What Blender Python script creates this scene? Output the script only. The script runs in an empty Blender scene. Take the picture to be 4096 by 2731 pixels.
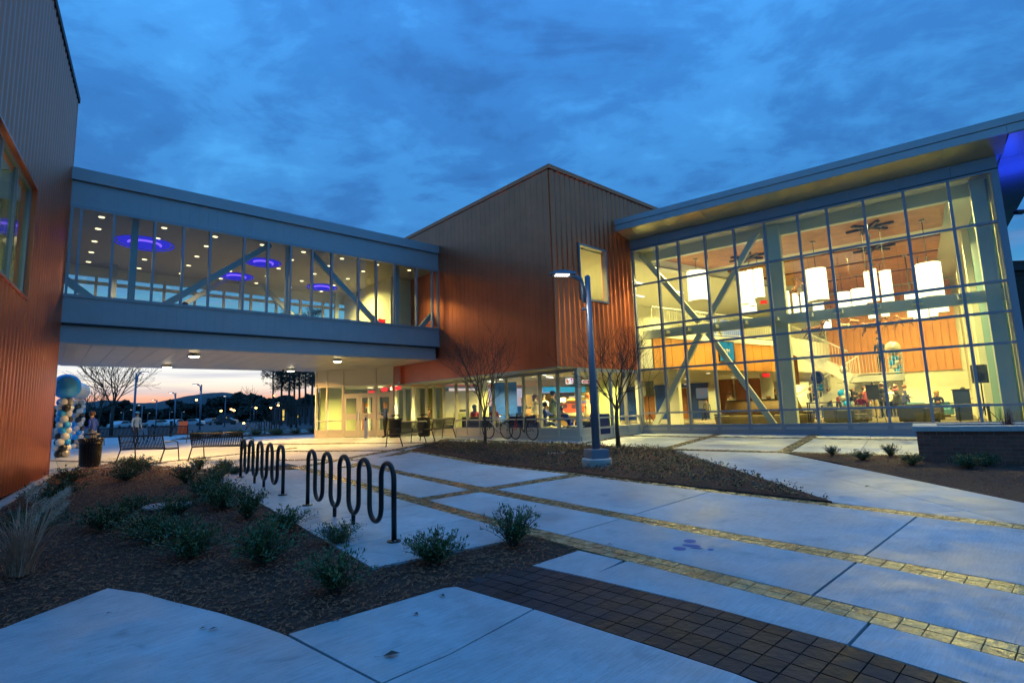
import bpy, bmesh, math, random
from mathutils import Vector, Matrix, noise
random.seed(7)
S = bpy.context.scene
COL = S.collection
PI = math.pi

# ------------------------------------------------------------------ camera
FPX, PITCH, ROLL, CAMH = 2106.92, math.radians(7.436), math.radians(1.849), 1.08
cam_d = bpy.data.cameras.new('camera'); cam = bpy.data.objects.new('camera', cam_d); COL.objects.link(cam)
cam_d.sensor_width = 36.0; cam_d.lens = FPX / 4096 * 36.0
cam_d.clip_start = 0.05; cam_d.clip_end = 6000
_cp, _sp, _cr, _sr = math.cos(PITCH), math.sin(PITCH), math.cos(ROLL), math.sin(ROLL)
FW = Vector((0, _cp, _sp)); _u0 = Vector((0, -_sp, _cp)); _r0 = Vector((1, 0, 0))
RT = _cr * _r0 - _sr * _u0; UP = _sr * _r0 + _cr * _u0
m = Matrix.Identity(4)
for i in range(3):
    m[i][0], m[i][1], m[i][2] = RT[i], UP[i], -FW[i]
m[2][3] = CAMH
cam.matrix_world = m
S.camera = cam

# ------------------------------------------------------------------ view, world
S.view_settings.view_transform = 'Standard'; S.view_settings.look = 'None'
S.view_settings.gamma = 1.0; S.view_settings.exposure = 0.2; S.view_settings.use_curve_mapping = False
S.render.engine = 'CYCLES'
cy = S.cycles
cy.max_bounces = 7; cy.diffuse_bounces = 3; cy.glossy_bounces = 4; cy.transmission_bounces = 4
cy.transparent_max_bounces = 24; cy.caustics_reflective = False; cy.caustics_refractive = False
cy.sample_clamp_indirect = 4.0; cy.use_denoising = True; cy.use_adaptive_sampling = True

W = bpy.data.worlds.new('World'); S.world = W; W.use_nodes = True
nt = W.node_tree; nt.nodes.clear()
def nn(t, **k):
    n = nt.nodes.new(t)
    for a, v in k.items(): setattr(n, a, v)
    return n
def lk(a, b): nt.links.new(a, b)
def mth(op, a, b=None, clamp=False):
    n = nn('ShaderNodeMath', operation=op, use_clamp=clamp)
    for i, v in enumerate((a, b)):
        if v is None: continue
        if isinstance(v, (int, float)): n.inputs[i].default_value = v
        else: lk(v, n.inputs[i])
    return n.outputs[0]
def ramp(fac, stops, interp='LINEAR'):
    n = nn('ShaderNodeValToRGB'); n.color_ramp.interpolation = interp
    el = n.color_ramp.elements
    while len(el) < len(stops): el.new(0.5)
    for e, (p, c) in zip(el, stops): e.position = p; e.color = (c[0], c[1], c[2], 1)
    lk(fac, n.inputs[0]); return n.outputs[0]
def mixc(fac, a, b, bt='MIX'):
    n = nn('ShaderNodeMix', data_type='RGBA', blend_type=bt)
    for s, v in ((n.inputs[0], fac), (n.inputs[6], a), (n.inputs[7], b)):
        if isinstance(v, (int, float)): s.default_value = v
        elif isinstance(v, tuple): s.default_value = (v[0], v[1], v[2], 1)
        else: lk(v, s)
    return n.outputs[2]
tc = nn('ShaderNodeTexCoord'); sep = nn('ShaderNodeSeparateXYZ'); lk(tc.outputs['Generated'], sep.inputs[0])
X, Y, Z = sep.outputs
zc = mth('MAXIMUM', Z, 0.0)
# heavy dusk overcast: cloud plane coordinates
inv = mth('DIVIDE', 1.0, mth('ADD', zc, 0.16))
cmb = nn('ShaderNodeCombineXYZ'); lk(mth('MULTIPLY', X, inv), cmb.inputs[0]); lk(mth('MULTIPLY', Y, inv), cmb.inputs[1])
def noi(vec, sc, det=6, rough=0.55, dist=0.0, scl=(1, 1, 1), rot=0.0, loc=(0, 0, 0)):
    mp = nn('ShaderNodeMapping'); lk(vec, mp.inputs[0]); mp.inputs['Scale'].default_value = scl
    mp.inputs['Rotation'].default_value = (0, 0, rot); mp.inputs['Location'].default_value = loc
    n = nn('ShaderNodeTexNoise'); lk(mp.outputs[0], n.inputs['Vector'])
    n.inputs['Scale'].default_value = sc; n.inputs['Detail'].default_value = det
    n.inputs['Roughness'].default_value = rough; n.inputs['Distortion'].default_value = dist
    return n.outputs[0]
n1 = noi(cmb.outputs[0], 1.9, 9, 0.58, 0.6, (1.0, 1.3, 1), 0.5, (5.3, 2.2, 0))
n2 = noi(cmb.outputs[0], 5.6, 7, 0.60, 0.25, (1.0, 1.25, 1), 0.45, (1.0, 4.0, 0))
cl = mth('ADD', mth('MULTIPLY', n1, 0.66), mth('MULTIPLY', n2, 0.34))
cl = mth('ADD', cl, mth('MULTIPLY', mth('SUBTRACT', 0.45, zc), 0.16))
cloud = ramp(cl, [(0.32, (0.019, 0.090, 0.265)), (0.44, (0.024, 0.125, 0.35)), (0.56, (0.034, 0.178, 0.45)), (0.70, (0.048, 0.240, 0.55))], 'EASE')
# overcast sky brightens smoothly towards the zenith
zen = mth('ADD', 1.0, mth('MULTIPLY', mth('POWER', zc, 2.0), 2.4))
cloud = mixc(1.0, cloud, zen, 'MULTIPLY')
# clear strip with thin streaks above the horizon, warm towards the sunset
hcmb = nn('ShaderNodeCombineXYZ'); lk(mth('MULTIPLY', X, 1.0), hcmb.inputs[0]); lk(mth('MULTIPLY', Y, 1.0), hcmb.inputs[1]); lk(mth('MULTIPLY', Z, 16.0), hcmb.inputs[2])
st = noi(hcmb.outputs[0], 3.2, 5, 0.55, 0.25)
warm = ramp(zc, [(0.0, (0.90, 0.38, 0.22)), (0.036, (0.90, 0.44, 0.30)), (0.048, (0.88, 0.70, 0.58)), (0.066, (0.95, 0.90, 0.80)), (0.105, (0.70, 0.80, 0.88)), (0.17, (0.16, 0.44, 0.68))])
cold = ramp(zc, [(0.0, (0.07, 0.26, 0.46)), (0.06, (0.07, 0.30, 0.53)), (0.14, (0.08, 0.33, 0.57)), (0.2, (0.055, 0.28, 0.56))])
# direction of the sunset: to the left of the view
az = mth('ADD', mth('MULTIPLY', X, -0.50), mth('MULTIPLY', Y, 0.866))
azf = nn('ShaderNodeMapRange'); lk(az, azf.inputs[0]); azf.interpolation_type = 'SMOOTHSTEP'
azf.inputs[1].default_value = 0.76; azf.inputs[2].default_value = 0.95
strip = mixc(azf.outputs[0], cold, warm)
strk = nn('ShaderNodeMapRange'); lk(st, strk.inputs[0]); strk.inputs[1].default_value = 0.47; strk.inputs[2].default_value = 0.66
strip = mixc(mth('MULTIPLY', strk.outputs[0], 0.50), strip, (0.34, 0.38, 0.55))
sm = nn('ShaderNodeMapRange'); lk(mth('ADD', zc, mth('MULTIPLY', mth('SUBTRACT', n1, 0.5), 0.10)), sm.inputs[0]); sm.interpolation_type = 'SMOOTHSTEP'
sm.inputs[1].default_value = 0.15; sm.inputs[2].default_value = 0.26
col = mixc(sm.outputs[0], strip, cloud)
sky = nn('ShaderNodeTexSky', sky_type='NISHITA'); sky.sun_disc = False
sky.sun_elevation = math.radians(-3.0); sky.sun_rotation = math.radians(-23.0)
bg1 = nn('ShaderNodeBackground'); lk(col, bg1.inputs[0]); bg1.inputs[1].default_value = 1.0
bg2 = nn('ShaderNodeBackground'); lk(sky.outputs[0], bg2.inputs[0]); bg2.inputs[1].default_value = 0.05
ad = nn('ShaderNodeAddShader'); lk(bg1.outputs[0], ad.inputs[0]); lk(bg2.outputs[0], ad.inputs[1])
wo = nn('ShaderNodeOutputWorld'); lk(ad.outputs[0], wo.inputs[0])
W.cycles.sampling_method = 'MANUAL'; W.cycles.sample_map_resolution = 512

# ------------------------------------------------------------------ coordinates
def gz(x, y): return -0.026 * max(0.0, 21 - (0.3 * x + 0.954 * y))
def g3(x, y, dz=0.0): return Vector((x, y, gz(x, y) + dz))
def at(px, py, Yd):
    d = FW + RT * ((px - 2048) / FPX) - UP * ((py - 1365.5) / FPX)
    return Vector((0, 0, CAMH)) + d * (Yd / d.y)
_b = math.radians(41.75); _g = math.radians(37.036)
BD = Vector((math.cos(_b), math.sin(_b), 0)); LD = Vector((-math.sin(_b), math.cos(_b), 0))
GW = Vector((math.cos(_g), -math.sin(_g), 0)); GN = Vector((math.sin(_g), math.cos(_g), 0))
ZU = Vector((0, 0, 1))
class Fr:                                      # local frame: a, b horizontal, z up, with its own unit and base height
    def __init__(s, o, a, b, k=1.0, z0=0.0): s.o, s.a, s.b, s.k = Vector(o) + Vector((0, 0, z0)), Vector(a).normalized(), Vector(b).normalized(), k
    def __call__(s, a, b, z=0.0): return s.o + (s.a * a + s.b * b + ZU * z) * s.k
    @property
    def rot(s): return math.atan2(s.a.y, s.a.x)
HALL = Fr((5.01, 20.92, 0), GW, GN, 0.954, 0.05)         # s along the glass wall, d into the hall
HALLG = Fr((5.25, 21.93, 0), GW, GN)                     # paving grid parallel to it
BOX = Fr((1.49, 17.90, 0), BD, LD)           # copper box: a along its gold face, b along its dark face
BRG = Fr((-3.2, 23.15, 0), BD, LD)           # skywalk: a negative to the left, b into its depth
STO = Fr((2.29, 18.62, 0), BD, LD)           # glazed ground floor under the box
_ld = Vector((0.559, -0.829, 0))
LBF = Fr((-12.74, 14.62, 0), _ld, (-0.829, -0.559, 0))   # ribbed building on the left: a along wall to camera, b inwards
def gl(s1, z1, d):                            # sight line through the glass wall carried to depth d
    k = (20.66 + d) / 20.66
    return HALL(9.01 + (s1 - 9.01) * k, d, 1.08 + (z1 - 1.08) * k)

# ------------------------------------------------------------------ mesh builder
class M:
    def __init__(s): s.v, s.f, s.m, s.sm = [], [], [], False
    def add(s, vs, fs, mi=0):
        o = len(s.v); s.v += [Vector(q) for q in vs]; s.f += [tuple(i + o for i in f) for f in fs]; s.m += [mi] * len(fs); return s
    def par(s, o, a, b, c, mi=0):            # parallelepiped from corner o with edges a b c
        o, a, b, c = Vector(o), Vector(a), Vector(b), Vector(c)
        if a.cross(b).dot(c) < 0: a, b = b, a
        vs = [o, o + a, o + a + b, o + b, o + c, o + a + c, o + a + b + c, o + b + c]
        return s.add(vs, [(3, 2, 1, 0), (4, 5, 6, 7), (0, 1, 5, 4), (1, 2, 6, 5), (2, 3, 7, 6), (3, 0, 4, 7)], mi)
    def fb(s, fr, a0, a1, b0, b1, z0, z1, mi=0):
        o = fr(a0, b0, z0); return s.par(o, fr(a1, b0, z0) - o, fr(a0, b1, z0) - o, fr(a0, b0, z1) - o, mi)
    def box(s, c, sx, sy, sz, rz=0.0, mi=0):  # centred in x, y, standing on c.z
        cx, sn = math.cos(rz), math.sin(rz); a = Vector((cx, sn, 0)); b = Vector((-sn, cx, 0)); c = Vector(c)
        return s.par(c - a * sx / 2 - b * sy / 2, a * sx, b * sy, ZU * sz, mi)
    def beam(s, p, q, w, h, mi=0, up=ZU):     # rectangular bar from p to q
        p, q = Vector(p), Vector(q); d = (q - p).normalized(); x = d.cross(up)
        if x.length < 1e-4: x = d.cross(Vector((0, 1, 0)))
        x.normalize(); y = x.cross(d)
        return s.par(p - x * w / 2 - y * h / 2, x * w, y * h, q - p, mi)
    def prism(s, pts, z0, z1, mi=0):          # vertical prism, pts (x,y) or Vector; z0 z1 numbers or functions
        n = len(pts); pts = [Vector((p[0], p[1])) for p in pts]
        ar = sum(pts[i].x * pts[(i + 1) % n].y - pts[(i + 1) % n].x * pts[i].y for i in range(n))
        if ar < 0: pts = pts[::-1]
        f0 = z0 if callable(z0) else (lambda x, y: z0)
        f1 = z1 if callable(z1) else (lambda x, y: z1)
        vs = [(p.x, p.y, f0(p.x, p.y)) for p in pts] + [(p.x, p.y, f1(p.x, p.y)) for p in pts]
        fs = [tuple(range(n - 1, -1, -1)), tuple(range(n, 2 * n))] + [(i, (i + 1) % n, n + (i + 1) % n, n + i) for i in range(n)]
        return s.add(vs, fs, mi)
    def extr(s, outline, o, ex, ey, th, mi=0):  # flat outline (u,v) in plane o+u*ex+v*ey, thickness vector th
        o, ex, ey, th = Vector(o), Vector(ex), Vector(ey), Vector(th); n = len(outline)
        a = [o + ex * u + ey * v for u, v in outline]; vs = a + [q + th for q in a]
        fs = [tuple(range(n - 1, -1, -1)), tuple(range(n, 2 * n))] + [(i, (i + 1) % n, n + (i + 1) % n, n + i) for i in range(n)]
        ar = sum(outline[i][0] * outline[(i + 1) % n][1] - outline[(i + 1) % n][0] * outline[i][1] for i in range(n))
        if (ar < 0) != (ex.cross(ey).dot(th) < 0): fs = [f[::-1] for f in fs]
        return s.add(vs, fs, mi)
    def tube(s, path, r, n=8, mi=0, cap=True):
        path = [Vector(p) for p in path]; k = len(path); vs = []; fs = []
        up = Vector((0, 0, 1)); d0 = (path[1] - path[0]).normalized()
        if abs(d0.dot(up)) > 0.95: up = Vector((0.3, 1, 0)).normalized()
        x = d0.cross(up).normalized()
        for i, p in enumerate(path):
            d = (path[min(i + 1, k - 1)] - path[max(i - 1, 0)])
            if d.length < 1e-9: d = d0
            d.normalize(); x = (x - d * x.dot(d))
            if x.length < 1e-6: x = d.orthogonal()
            x.normalize(); y = d.cross(x)
            rr = r(i / (k - 1)) if callable(r) else (r[i] if isinstance(r, (list, tuple)) else r)
            vs += [p + (x * math.cos(2 * PI * j / n) + y * math.sin(2 * PI * j / n)) * rr for j in range(n)]
        for i in range(k - 1):
            for j in range(n):
                a, b = i * n + j, i * n + (j + 1) % n
                fs.append((a, b, b + n, a + n))
        if cap: fs += [tuple(range(n - 1, -1, -1)), tuple(range((k - 1) * n, k * n))]
        return s.add(vs, fs, mi)
    def lathe(s, prof, c, n=16, mi=0, ax=None):   # prof [(r,h)]
        c = Vector(c); z = Vector(ax).normalized() if ax else ZU
        x = z.orthogonal().normalized() if ax else Vector((1, 0, 0)); y = z.cross(x); vs = []; fs = []
        for r, h in prof: vs += [c + z * h + (x * math.cos(2 * PI * j / n) + y * math.sin(2 * PI * j / n)) * r for j in range(n)]
        for i in range(len(prof) - 1):
            for j in range(n):
                a, b = i * n + j, i * n + (j + 1) % n
                fs.append((a, b, b + n, a + n))
        fs += [tuple(range(n - 1, -1, -1)), tuple(range((len(prof) - 1) * n, len(prof) * n))]
        return s.add(vs, fs, mi)
    def ball(s, c, rx, ry=None, rz=None, n=12, k=8, mi=0):
        ry = ry or rx; rz = rz or rx; c = Vector(c); vs = [c + Vector((0, 0, -rz))]; fs = []
        for i in range(1, k):
            t = -PI / 2 + PI * i / k
            vs += [c + Vector((rx * math.cos(t) * math.cos(2 * PI * j / n), ry * math.cos(t) * math.sin(2 * PI * j / n), rz * math.sin(t))) for j in range(n)]
        vs.append(c + Vector((0, 0, rz))); top = len(vs) - 1
        for j in range(n):
            fs.append((0, 1 + (j + 1) % n, 1 + j)); fs.append((top, 1 + (k - 2) * n + j, 1 + (k - 2) * n + (j + 1) % n))
        for i in range(k - 2):
            for j in range(n):
                a, b = 1 + i * n + j, 1 + i * n + (j + 1) % n
                fs.append((a, b, b + n, a + n))
        return s.add(vs, fs, mi)
    def torus(s, c, R, r, ax, n=24, k=6, mi=0):
        ax = Vector(ax).normalized(); x = ax.orthogonal().normalized(); y = ax.cross(x); c = Vector(c)
        vs = []; fs = []
        for i in range(n):
            t = 2 * PI * i / n; d = x * math.cos(t) + y * math.sin(t)
            for j in range(k):
                u = 2 * PI * j / k; vs.append(c + d * (R + r * math.cos(u)) + ax * r * math.sin(u))
        for i in range(n):
            for j in range(k):
                fs.append((i * k + j, ((i + 1) % n) * k + j, ((i + 1) % n) * k + (j + 1) % k, i * k + (j + 1) % k))
        return s.add(vs, fs, mi)
    def smooth(s): s.sm = True; return s
    def mesh(s, name, mats, off=None):
        me = bpy.data.meshes.new(name)
        off = off or Vector((0, 0, 0))
        me.from_pydata([q - off for q in s.v], [], s.f)
        for mt in (mats if isinstance(mats, (list, tuple)) else [mats]): me.materials.append(mt)
        if any(s.m): me.polygons.foreach_set('material_index', s.m)
        if s.sm: me.polygons.foreach_set('use_smooth', [True] * len(me.polygons))
        me.update(); return me
    def ob(s, name, mats, parent=None, **k):      # vertices given in world space
        off = wloc(parent) if parent else Vector((0, 0, 0))
        o = bpy.data.objects.new(name, s.mesh(name, mats, off)); COL.objects.link(o)
        if parent: o.parent = parent
        for a, v in k.items(): o[a] = v
        return o
def wloc(o):
    p = Vector(o.location)
    while o.parent: o = o.parent; p += Vector(o.location)
    return p
def tag(o, label, cat, group=None):
    o['label'] = label; o['category'] = cat
    if group: o['group'] = group
    return o
def thing(name, label, cat, loc=(0, 0, 0), group=None):
    o = bpy.data.objects.new(name, None); COL.objects.link(o); o.location = loc
    return tag(o, label, cat, group)
def inst(name, me, parent, pos, rz=0.0):
    o = bpy.data.objects.new(name, me); COL.objects.link(o); o.parent = parent
    o.location = Vector(pos) - wloc(parent); o.rotation_euler = (0, 0, rz); return o
def copy_tree(o, parent=None):
    c = o.copy(); COL.objects.link(c)
    if parent: c.parent = parent
    for ch in list(o.children): copy_tree(ch, c)
    return c
def place(o, loc, rz=0.0, sc=None, label=None):
    o.location = loc; o.rotation_euler = (0, 0, rz)
    if sc: o.scale = (sc, sc, sc)
    if label: o['label'] = label
    return o
def bev(o, w=0.01, seg=2):
    md = o.modifiers.new('bevel', 'BEVEL'); md.width = w; md.segments = seg; md.limit_method = 'ANGLE'; return o

# ------------------------------------------------------------------ materials
def mat(name, col, rough=0.6, metal=0.0, var=0.0, vs=4.0, bump=0.0, bs=60.0, coat=0.0, spec=0.5, rv=0.0, obr=0.0, emit=None, es=0.0, stretch=None, bdist=0.01):
    mt = bpy.data.materials.new(name); mt.use_nodes = True; t = mt.node_tree; p = t.nodes['Principled BSDF']
    p.inputs['Base Color'].default_value = (*col, 1); p.inputs['Roughness'].default_value = rough; p.inputs['Metallic'].default_value = metal
    p.inputs['Coat Weight'].default_value = coat; p.inputs['Coat Roughness'].default_value = 0.12; p.inputs['Specular IOR Level'].default_value = spec
    if emit: p.inputs['Emission Color'].default_value = (*emit, 1); p.inputs['Emission Strength'].default_value = es
    if not (var or bump or rv or obr): return mt
    ge = t.nodes.new('ShaderNodeNewGeometry'); vec = ge.outputs['Position']
    if stretch:
        mp = t.nodes.new('ShaderNodeMapping'); t.links.new(vec, mp.inputs[0]); mp.inputs['Scale'].default_value = stretch[:3]
        if len(stretch) > 3: mp.vector_type = 'TEXTURE'; mp.inputs['Scale'].default_value = [1 / q for q in stretch[:3]]; mp.inputs['Rotation'].default_value = (0, 0, stretch[3])
        vec = mp.outputs[0]
    no = t.nodes.new('ShaderNodeTexNoise'); no.inputs['Scale'].default_value = vs; no.inputs['Detail'].default_value = 6; no.inputs['Roughness'].default_value = 0.6
    t.links.new(vec, no.inputs['Vector'])
    fac = no.outputs[0]
    if obr:
        oi = t.nodes.new('ShaderNodeObjectInfo'); a = t.nodes.new('ShaderNodeMath'); a.operation = 'MULTIPLY_ADD'
        t.links.new(oi.outputs['Random'], a.inputs[0]); a.inputs[1].default_value = obr; 
        b_ = t.nodes.new('ShaderNodeMath'); b_.operation = 'SUBTRACT'; t.links.new(fac, b_.inputs[0]); b_.inputs[1].default_value = obr / 2
        t.links.new(b_.outputs[0], a.inputs[2]); fac = a.outputs[0]
    if var or obr:
        r = t.nodes.new('ShaderNodeValToRGB'); e = r.color_ramp.elements
        v = var or 0.3
        e[0].position = 0.28; e[0].color = (*[c * (1 - v) for c in col], 1); e[1].position = 0.72; e[1].color = (*[min(1, c * (1 + v)) for c in col], 1)
        t.links.new(fac, r.inputs[0]); t.links.new(r.outputs[0], p.inputs['Base Color'])
    if rv:
        mr = t.nodes.new('ShaderNodeMapRange'); t.links.new(no.outputs[0], mr.inputs[0]); mr.inputs[1].default_value = 0.3; mr.inputs[2].default_value = 0.7
        mr.inputs[3].default_value = max(0.02, rough - rv); mr.inputs[4].default_value = min(1, rough + rv); t.links.new(mr.outputs[0], p.inputs['Roughness'])
    if bump:
        nb = t.nodes.new('ShaderNodeTexNoise'); nb.inputs['Scale'].default_value = bs; nb.inputs['Detail'].default_value = 4; t.links.new(vec, nb.inputs['Vector'])
        bm_ = t.nodes.new('ShaderNodeBump'); bm_.inputs['Strength'].default_value = bump; bm_.inputs['Distance'].default_value = bdist
        t.links.new(nb.outputs[0], bm_.inputs['Height']); t.links.new(bm_.outputs[0], p.inputs['Normal'])
    return mt
def emis(name, col, st):
    mt = bpy.data.materials.new(name); mt.use_nodes = True; t = mt.node_tree; t.nodes.clear()
    e = t.nodes.new('ShaderNodeEmission'); e.inputs[0].default_value = (*col, 1); e.inputs[1].default_value = st
    o = t.nodes.new('ShaderNodeOutputMaterial'); t.links.new(e.outputs[0], o.inputs[0]); return mt
def glassmat(name, tint=(0.93, 0.97, 0.95), refl=1.0):
    mt = bpy.data.materials.new(name); mt.use_nodes = True; t = mt.node_tree; t.nodes.clear()
    tr = t.nodes.new('ShaderNodeBsdfTransparent'); tr.inputs[0].default_value = (*tint, 1)
    g = t.nodes.new('ShaderNodeBsdfGlossy'); g.inputs['Roughness'].default_value = 0.0
    f = t.nodes.new('ShaderNodeFresnel'); ge = t.nodes.new('ShaderNodeNewGeometry'); io = t.nodes.new('ShaderNodeMapRange'); io.inputs[3].default_value = 1.5; io.inputs[4].default_value = 1 / 1.5
    t.links.new(ge.outputs['Backfacing'], io.inputs[0]); t.links.new(io.outputs[0], f.inputs[0])
    mu = t.nodes.new('ShaderNodeMath'); mu.operation = 'MULTIPLY'; mu.inputs[1].default_value = refl; t.links.new(f.outputs[0], mu.inputs[0])
    mx = t.nodes.new('ShaderNodeMixShader'); t.links.new(mu.outputs[0], mx.inputs[0]); t.links.new(tr.outputs[0], mx.inputs[1]); t.links.new(g.outputs[0], mx.inputs[2])
    o = t.nodes.new('ShaderNodeOutputMaterial'); t.links.new(mx.outputs[0], o.inputs[0]); return mt

def concmat(name, col, ang, grain=1.0):
    """cast concrete: broad clouding, broom lines along one direction, small stains, roughness that varies with both"""
    mt = bpy.data.materials.new(name); mt.use_nodes = True; t = mt.node_tree; p = t.nodes['Principled BSDF']; L_ = t.links.new
    ge = t.nodes.new('ShaderNodeNewGeometry'); oi = t.nodes.new('ShaderNodeObjectInfo')
    def N(scale, detail, rough, st=None, dist=0.0):
        n = t.nodes.new('ShaderNodeTexNoise'); n.inputs['Scale'].default_value = scale; n.inputs['Detail'].default_value = detail; n.inputs['Roughness'].default_value = rough; n.inputs['Distortion'].default_value = dist
        if st:
            mp = t.nodes.new('ShaderNodeMapping'); mp.vector_type = 'TEXTURE'; mp.inputs['Rotation'].default_value = (0, 0, ang); mp.inputs['Scale'].default_value = st; L_(ge.outputs['Position'], mp.inputs[0]); L_(mp.outputs[0], n.inputs['Vector'])
        else: L_(ge.outputs['Position'], n.inputs['Vector'])
        return n.outputs[0]
    def mr(v, a, b, c, d):
        n = t.nodes.new('ShaderNodeMapRange'); L_(v, n.inputs[0])
        for k, q in zip((1, 2, 3, 4), (a, b, c, d)): n.inputs[k].default_value = q
        return n.outputs[0]
    def mul(a, b):
        n = t.nodes.new('ShaderNodeMath'); n.operation = 'MULTIPLY'; L_(a, n.inputs[0]); L_(b, n.inputs[1]); return n.outputs[0]
    big = N(0.75, 5, 0.6, None, 0.6); mid = N(4.5, 6, 0.65); br = N(38, 3, 0.6, (6.0, 0.5, 1)); spk = N(55, 2, 0.5); blot = N(2.3, 3, 0.5, None, 1.2)
    f = mul(mul(mr(big, .3, .7, .80, 1.16), mr(mid, .3, .7, .88, 1.10)), mul(mr(br, .3, .7, .92 - .07 * grain, 1.07 + .07 * grain), mr(spk, .68, .76, 1.0, .55)))
    f = mul(mul(f, mr(blot, .62, .74, 1.0, .78)), mr(oi.outputs['Random'], 0, 1, .93, 1.06))
    c = t.nodes.new('ShaderNodeMix'); c.data_type = 'RGBA'; c.blend_type = 'MULTIPLY'; c.inputs[0].default_value = 1; c.inputs[6].default_value = (*col, 1)
    cb = t.nodes.new('ShaderNodeCombineColor')
    for k in range(3): L_(f, cb.inputs[k])
    L_(cb.outputs[0], c.inputs[7]); L_(c.outputs[2], p.inputs['Base Color'])
    L_(mul(mr(blot, .35, .68, .78, 1.15), mr(big, .32, .68, .40, .66)), p.inputs['Roughness'])
    b = t.nodes.new('ShaderNodeBump'); b.inputs['Strength'].default_value = .35; b.inputs['Distance'].default_value = .006
    ad_ = t.nodes.new('ShaderNodeMath'); L_(br, ad_.inputs[0]); L_(spk, ad_.inputs[1]); L_(ad_.outputs[0], b.inputs['Height']); L_(b.outputs[0], p.inputs['Normal'])
    return mt
CONC = concmat('concrete', (0.42, 0.465, 0.48), _b + PI / 2, .4)
CONCS = concmat('concrete_broomed', (0.42, 0.465, 0.48), _b, 1.0)
DIRT = mat('joint_filler', (0.022, 0.021, 0.021), 0.9)
PAVE = mat('stamped_paver', (0.25, 0.195, 0.095), 0.26, spec=0.8, var=0.35, vs=9, bump=0.6, bs=26, rv=0.10, obr=0.45, bdist=0.012)
PAVED = mat('dark_paver', (0.016, 0.015, 0.018), 0.55, spec=0.3, var=0.75, vs=6, bump=0.6, bs=22, rv=0.12, obr=0.3, bdist=0.012)
MULCH = mat('mulch', (0.078, 0.029, 0.015), 0.9, var=0.6, vs=26, bump=1.0, bs=45, bdist=0.03)
CHIP = mat('mulch_chip', (0.30, 0.10, 0.045), 0.8, var=0.85, vs=23)
LAWN = mat('lawn', (0.035, 0.045, 0.022), 0.95, var=0.35, vs=0.6)
ASPH = mat('asphalt', (0.05, 0.05, 0.052), 0.8, var=0.15, vs=1.0)
COPPER = mat('copper_panel', (0.74, 0.195, 0.085), 0.34, 0.92, coat=0.15, var=0.10, vs=1.2, bump=0.05, bs=3.0, obr=0.10, bdist=0.05)
COPRIB = mat('copper_ribbed', (0.74, 0.20, 0.09), 0.33, 0.92, coat=0.15, var=0.06, vs=1.5)
GREYP = mat('grey_panel', (0.40, 0.42, 0.44), 0.42, 0.25, var=0.05, vs=2.0, bump=0.05, bs=8, obr=0.07)
GREYF = mat('grey_frame', (0.33, 0.34, 0.36), 0.35, 0.3)
BLUEF = mat('blue_grey_frame', (0.22, 0.25, 0.31), 0.35, 0.3)
CREAMF = mat('cream_frame', (0.60, 0.55, 0.42), 0.45)
SOFF = mat('soffit_slats', (0.55, 0.52, 0.47), 0.35, 0.3, var=0.06, vs=2)
SOFF2 = mat('soffit_metal', (0.56, 0.53, 0.38), 0.32, 0.6, var=0.12, vs=1.2)
DSTRIP = mat('dark_strip', (0.02, 0.02, 0.022), 0.6)
GLASS = glassmat('glass'); GLASSD = glassmat('glass_tinted', (0.62, 0.72, 0.70), 1.25)
WALLW = mat('interior_white', (0.76, 0.74, 0.56), 0.6, var=0.03, vs=2)
CEILW = mat('ceiling_white', (0.78, 0.76, 0.66), 0.8)
ORANGE = mat('orange_panel', (0.62, 0.27, 0.07), 0.42, 0.15, var=0.10, vs=1.3, obr=0.12)
WOOD = mat('wood_slat', (0.46, 0.20, 0.075), 0.4, var=0.25, vs=3, obr=0.2)
DWOOD = mat('dark_wood', (0.20, 0.065, 0.028), 0.4, var=0.2, vs=4)
DOORW = mat('door_wood', (0.42, 0.16, 0.05), 0.35, var=0.2, vs=5)
BLUEW = mat('blue_wall', (0.004, 0.075, 0.46), 0.5, var=0.06, vs=1)
NAVY = mat('navy_fabric', (0.012, 0.03, 0.12), 0.8)
TEAL = mat('teal_fabric', (0.05, 0.16, 0.22), 0.8)
SHADE = mat('window_shade', (0.13, 0.27, 0.31), 0.7)
CARPET = mat('carpet', (0.10, 0.085, 0.065), 0.9, var=0.3, vs=6)
TILEF = mat('floor_tile', (0.40, 0.34, 0.26), 0.35)
STEELG = mat('steel_greygreen', (0.64, 0.66, 0.52), 0.45)
STEELB = mat('steel_bluegrey', (0.38, 0.45, 0.47), 0.45)
BLACK = mat('black_powdercoat', (0.008, 0.008, 0.009), 0.28, spec=0.4)
BLACKM = mat('black_matte', (0.016, 0.016, 0.017), 0.6)
CHROME = mat('chrome', (0.7, 0.7, 0.7), 0.2, 1.0)
ALU = mat('aluminium', (0.45, 0.46, 0.47), 0.38, 0.8)
LAMPB = mat('lamp_paint', (0.17, 0.20, 0.25), 0.4, 0.3)
CBASE = mat('cast_concrete', (0.44, 0.42, 0.39), 0.8, var=0.15, vs=9, bump=0.3, bs=60)
BRICK = mat('brick', (0.24, 0.075, 0.045), 0.8, var=0.3, vs=18, bump=0.4, bs=80, obr=0.35)
MORT = mat('mortar', (0.38, 0.33, 0.29), 0.9, var=0.15, vs=20)
BARK = mat('bark', (0.075, 0.055, 0.042), 0.9, var=0.3, vs=20)
LEAF = mat('shrub_leaf', (0.060, 0.115, 0.034), 0.45, var=0.5, vs=8)
LEAF2 = mat('ground_cover_leaf', (0.022, 0.036, 0.014), 0.5, var=0.5, vs=10)
PINE = mat('pine_needles', (0.020, 0.032, 0.016), 0.8, var=0.4, vs=0.6)
FARL = mat('far_foliage', (0.024, 0.030, 0.022), 0.9, var=0.5, vs=0.25)
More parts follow.
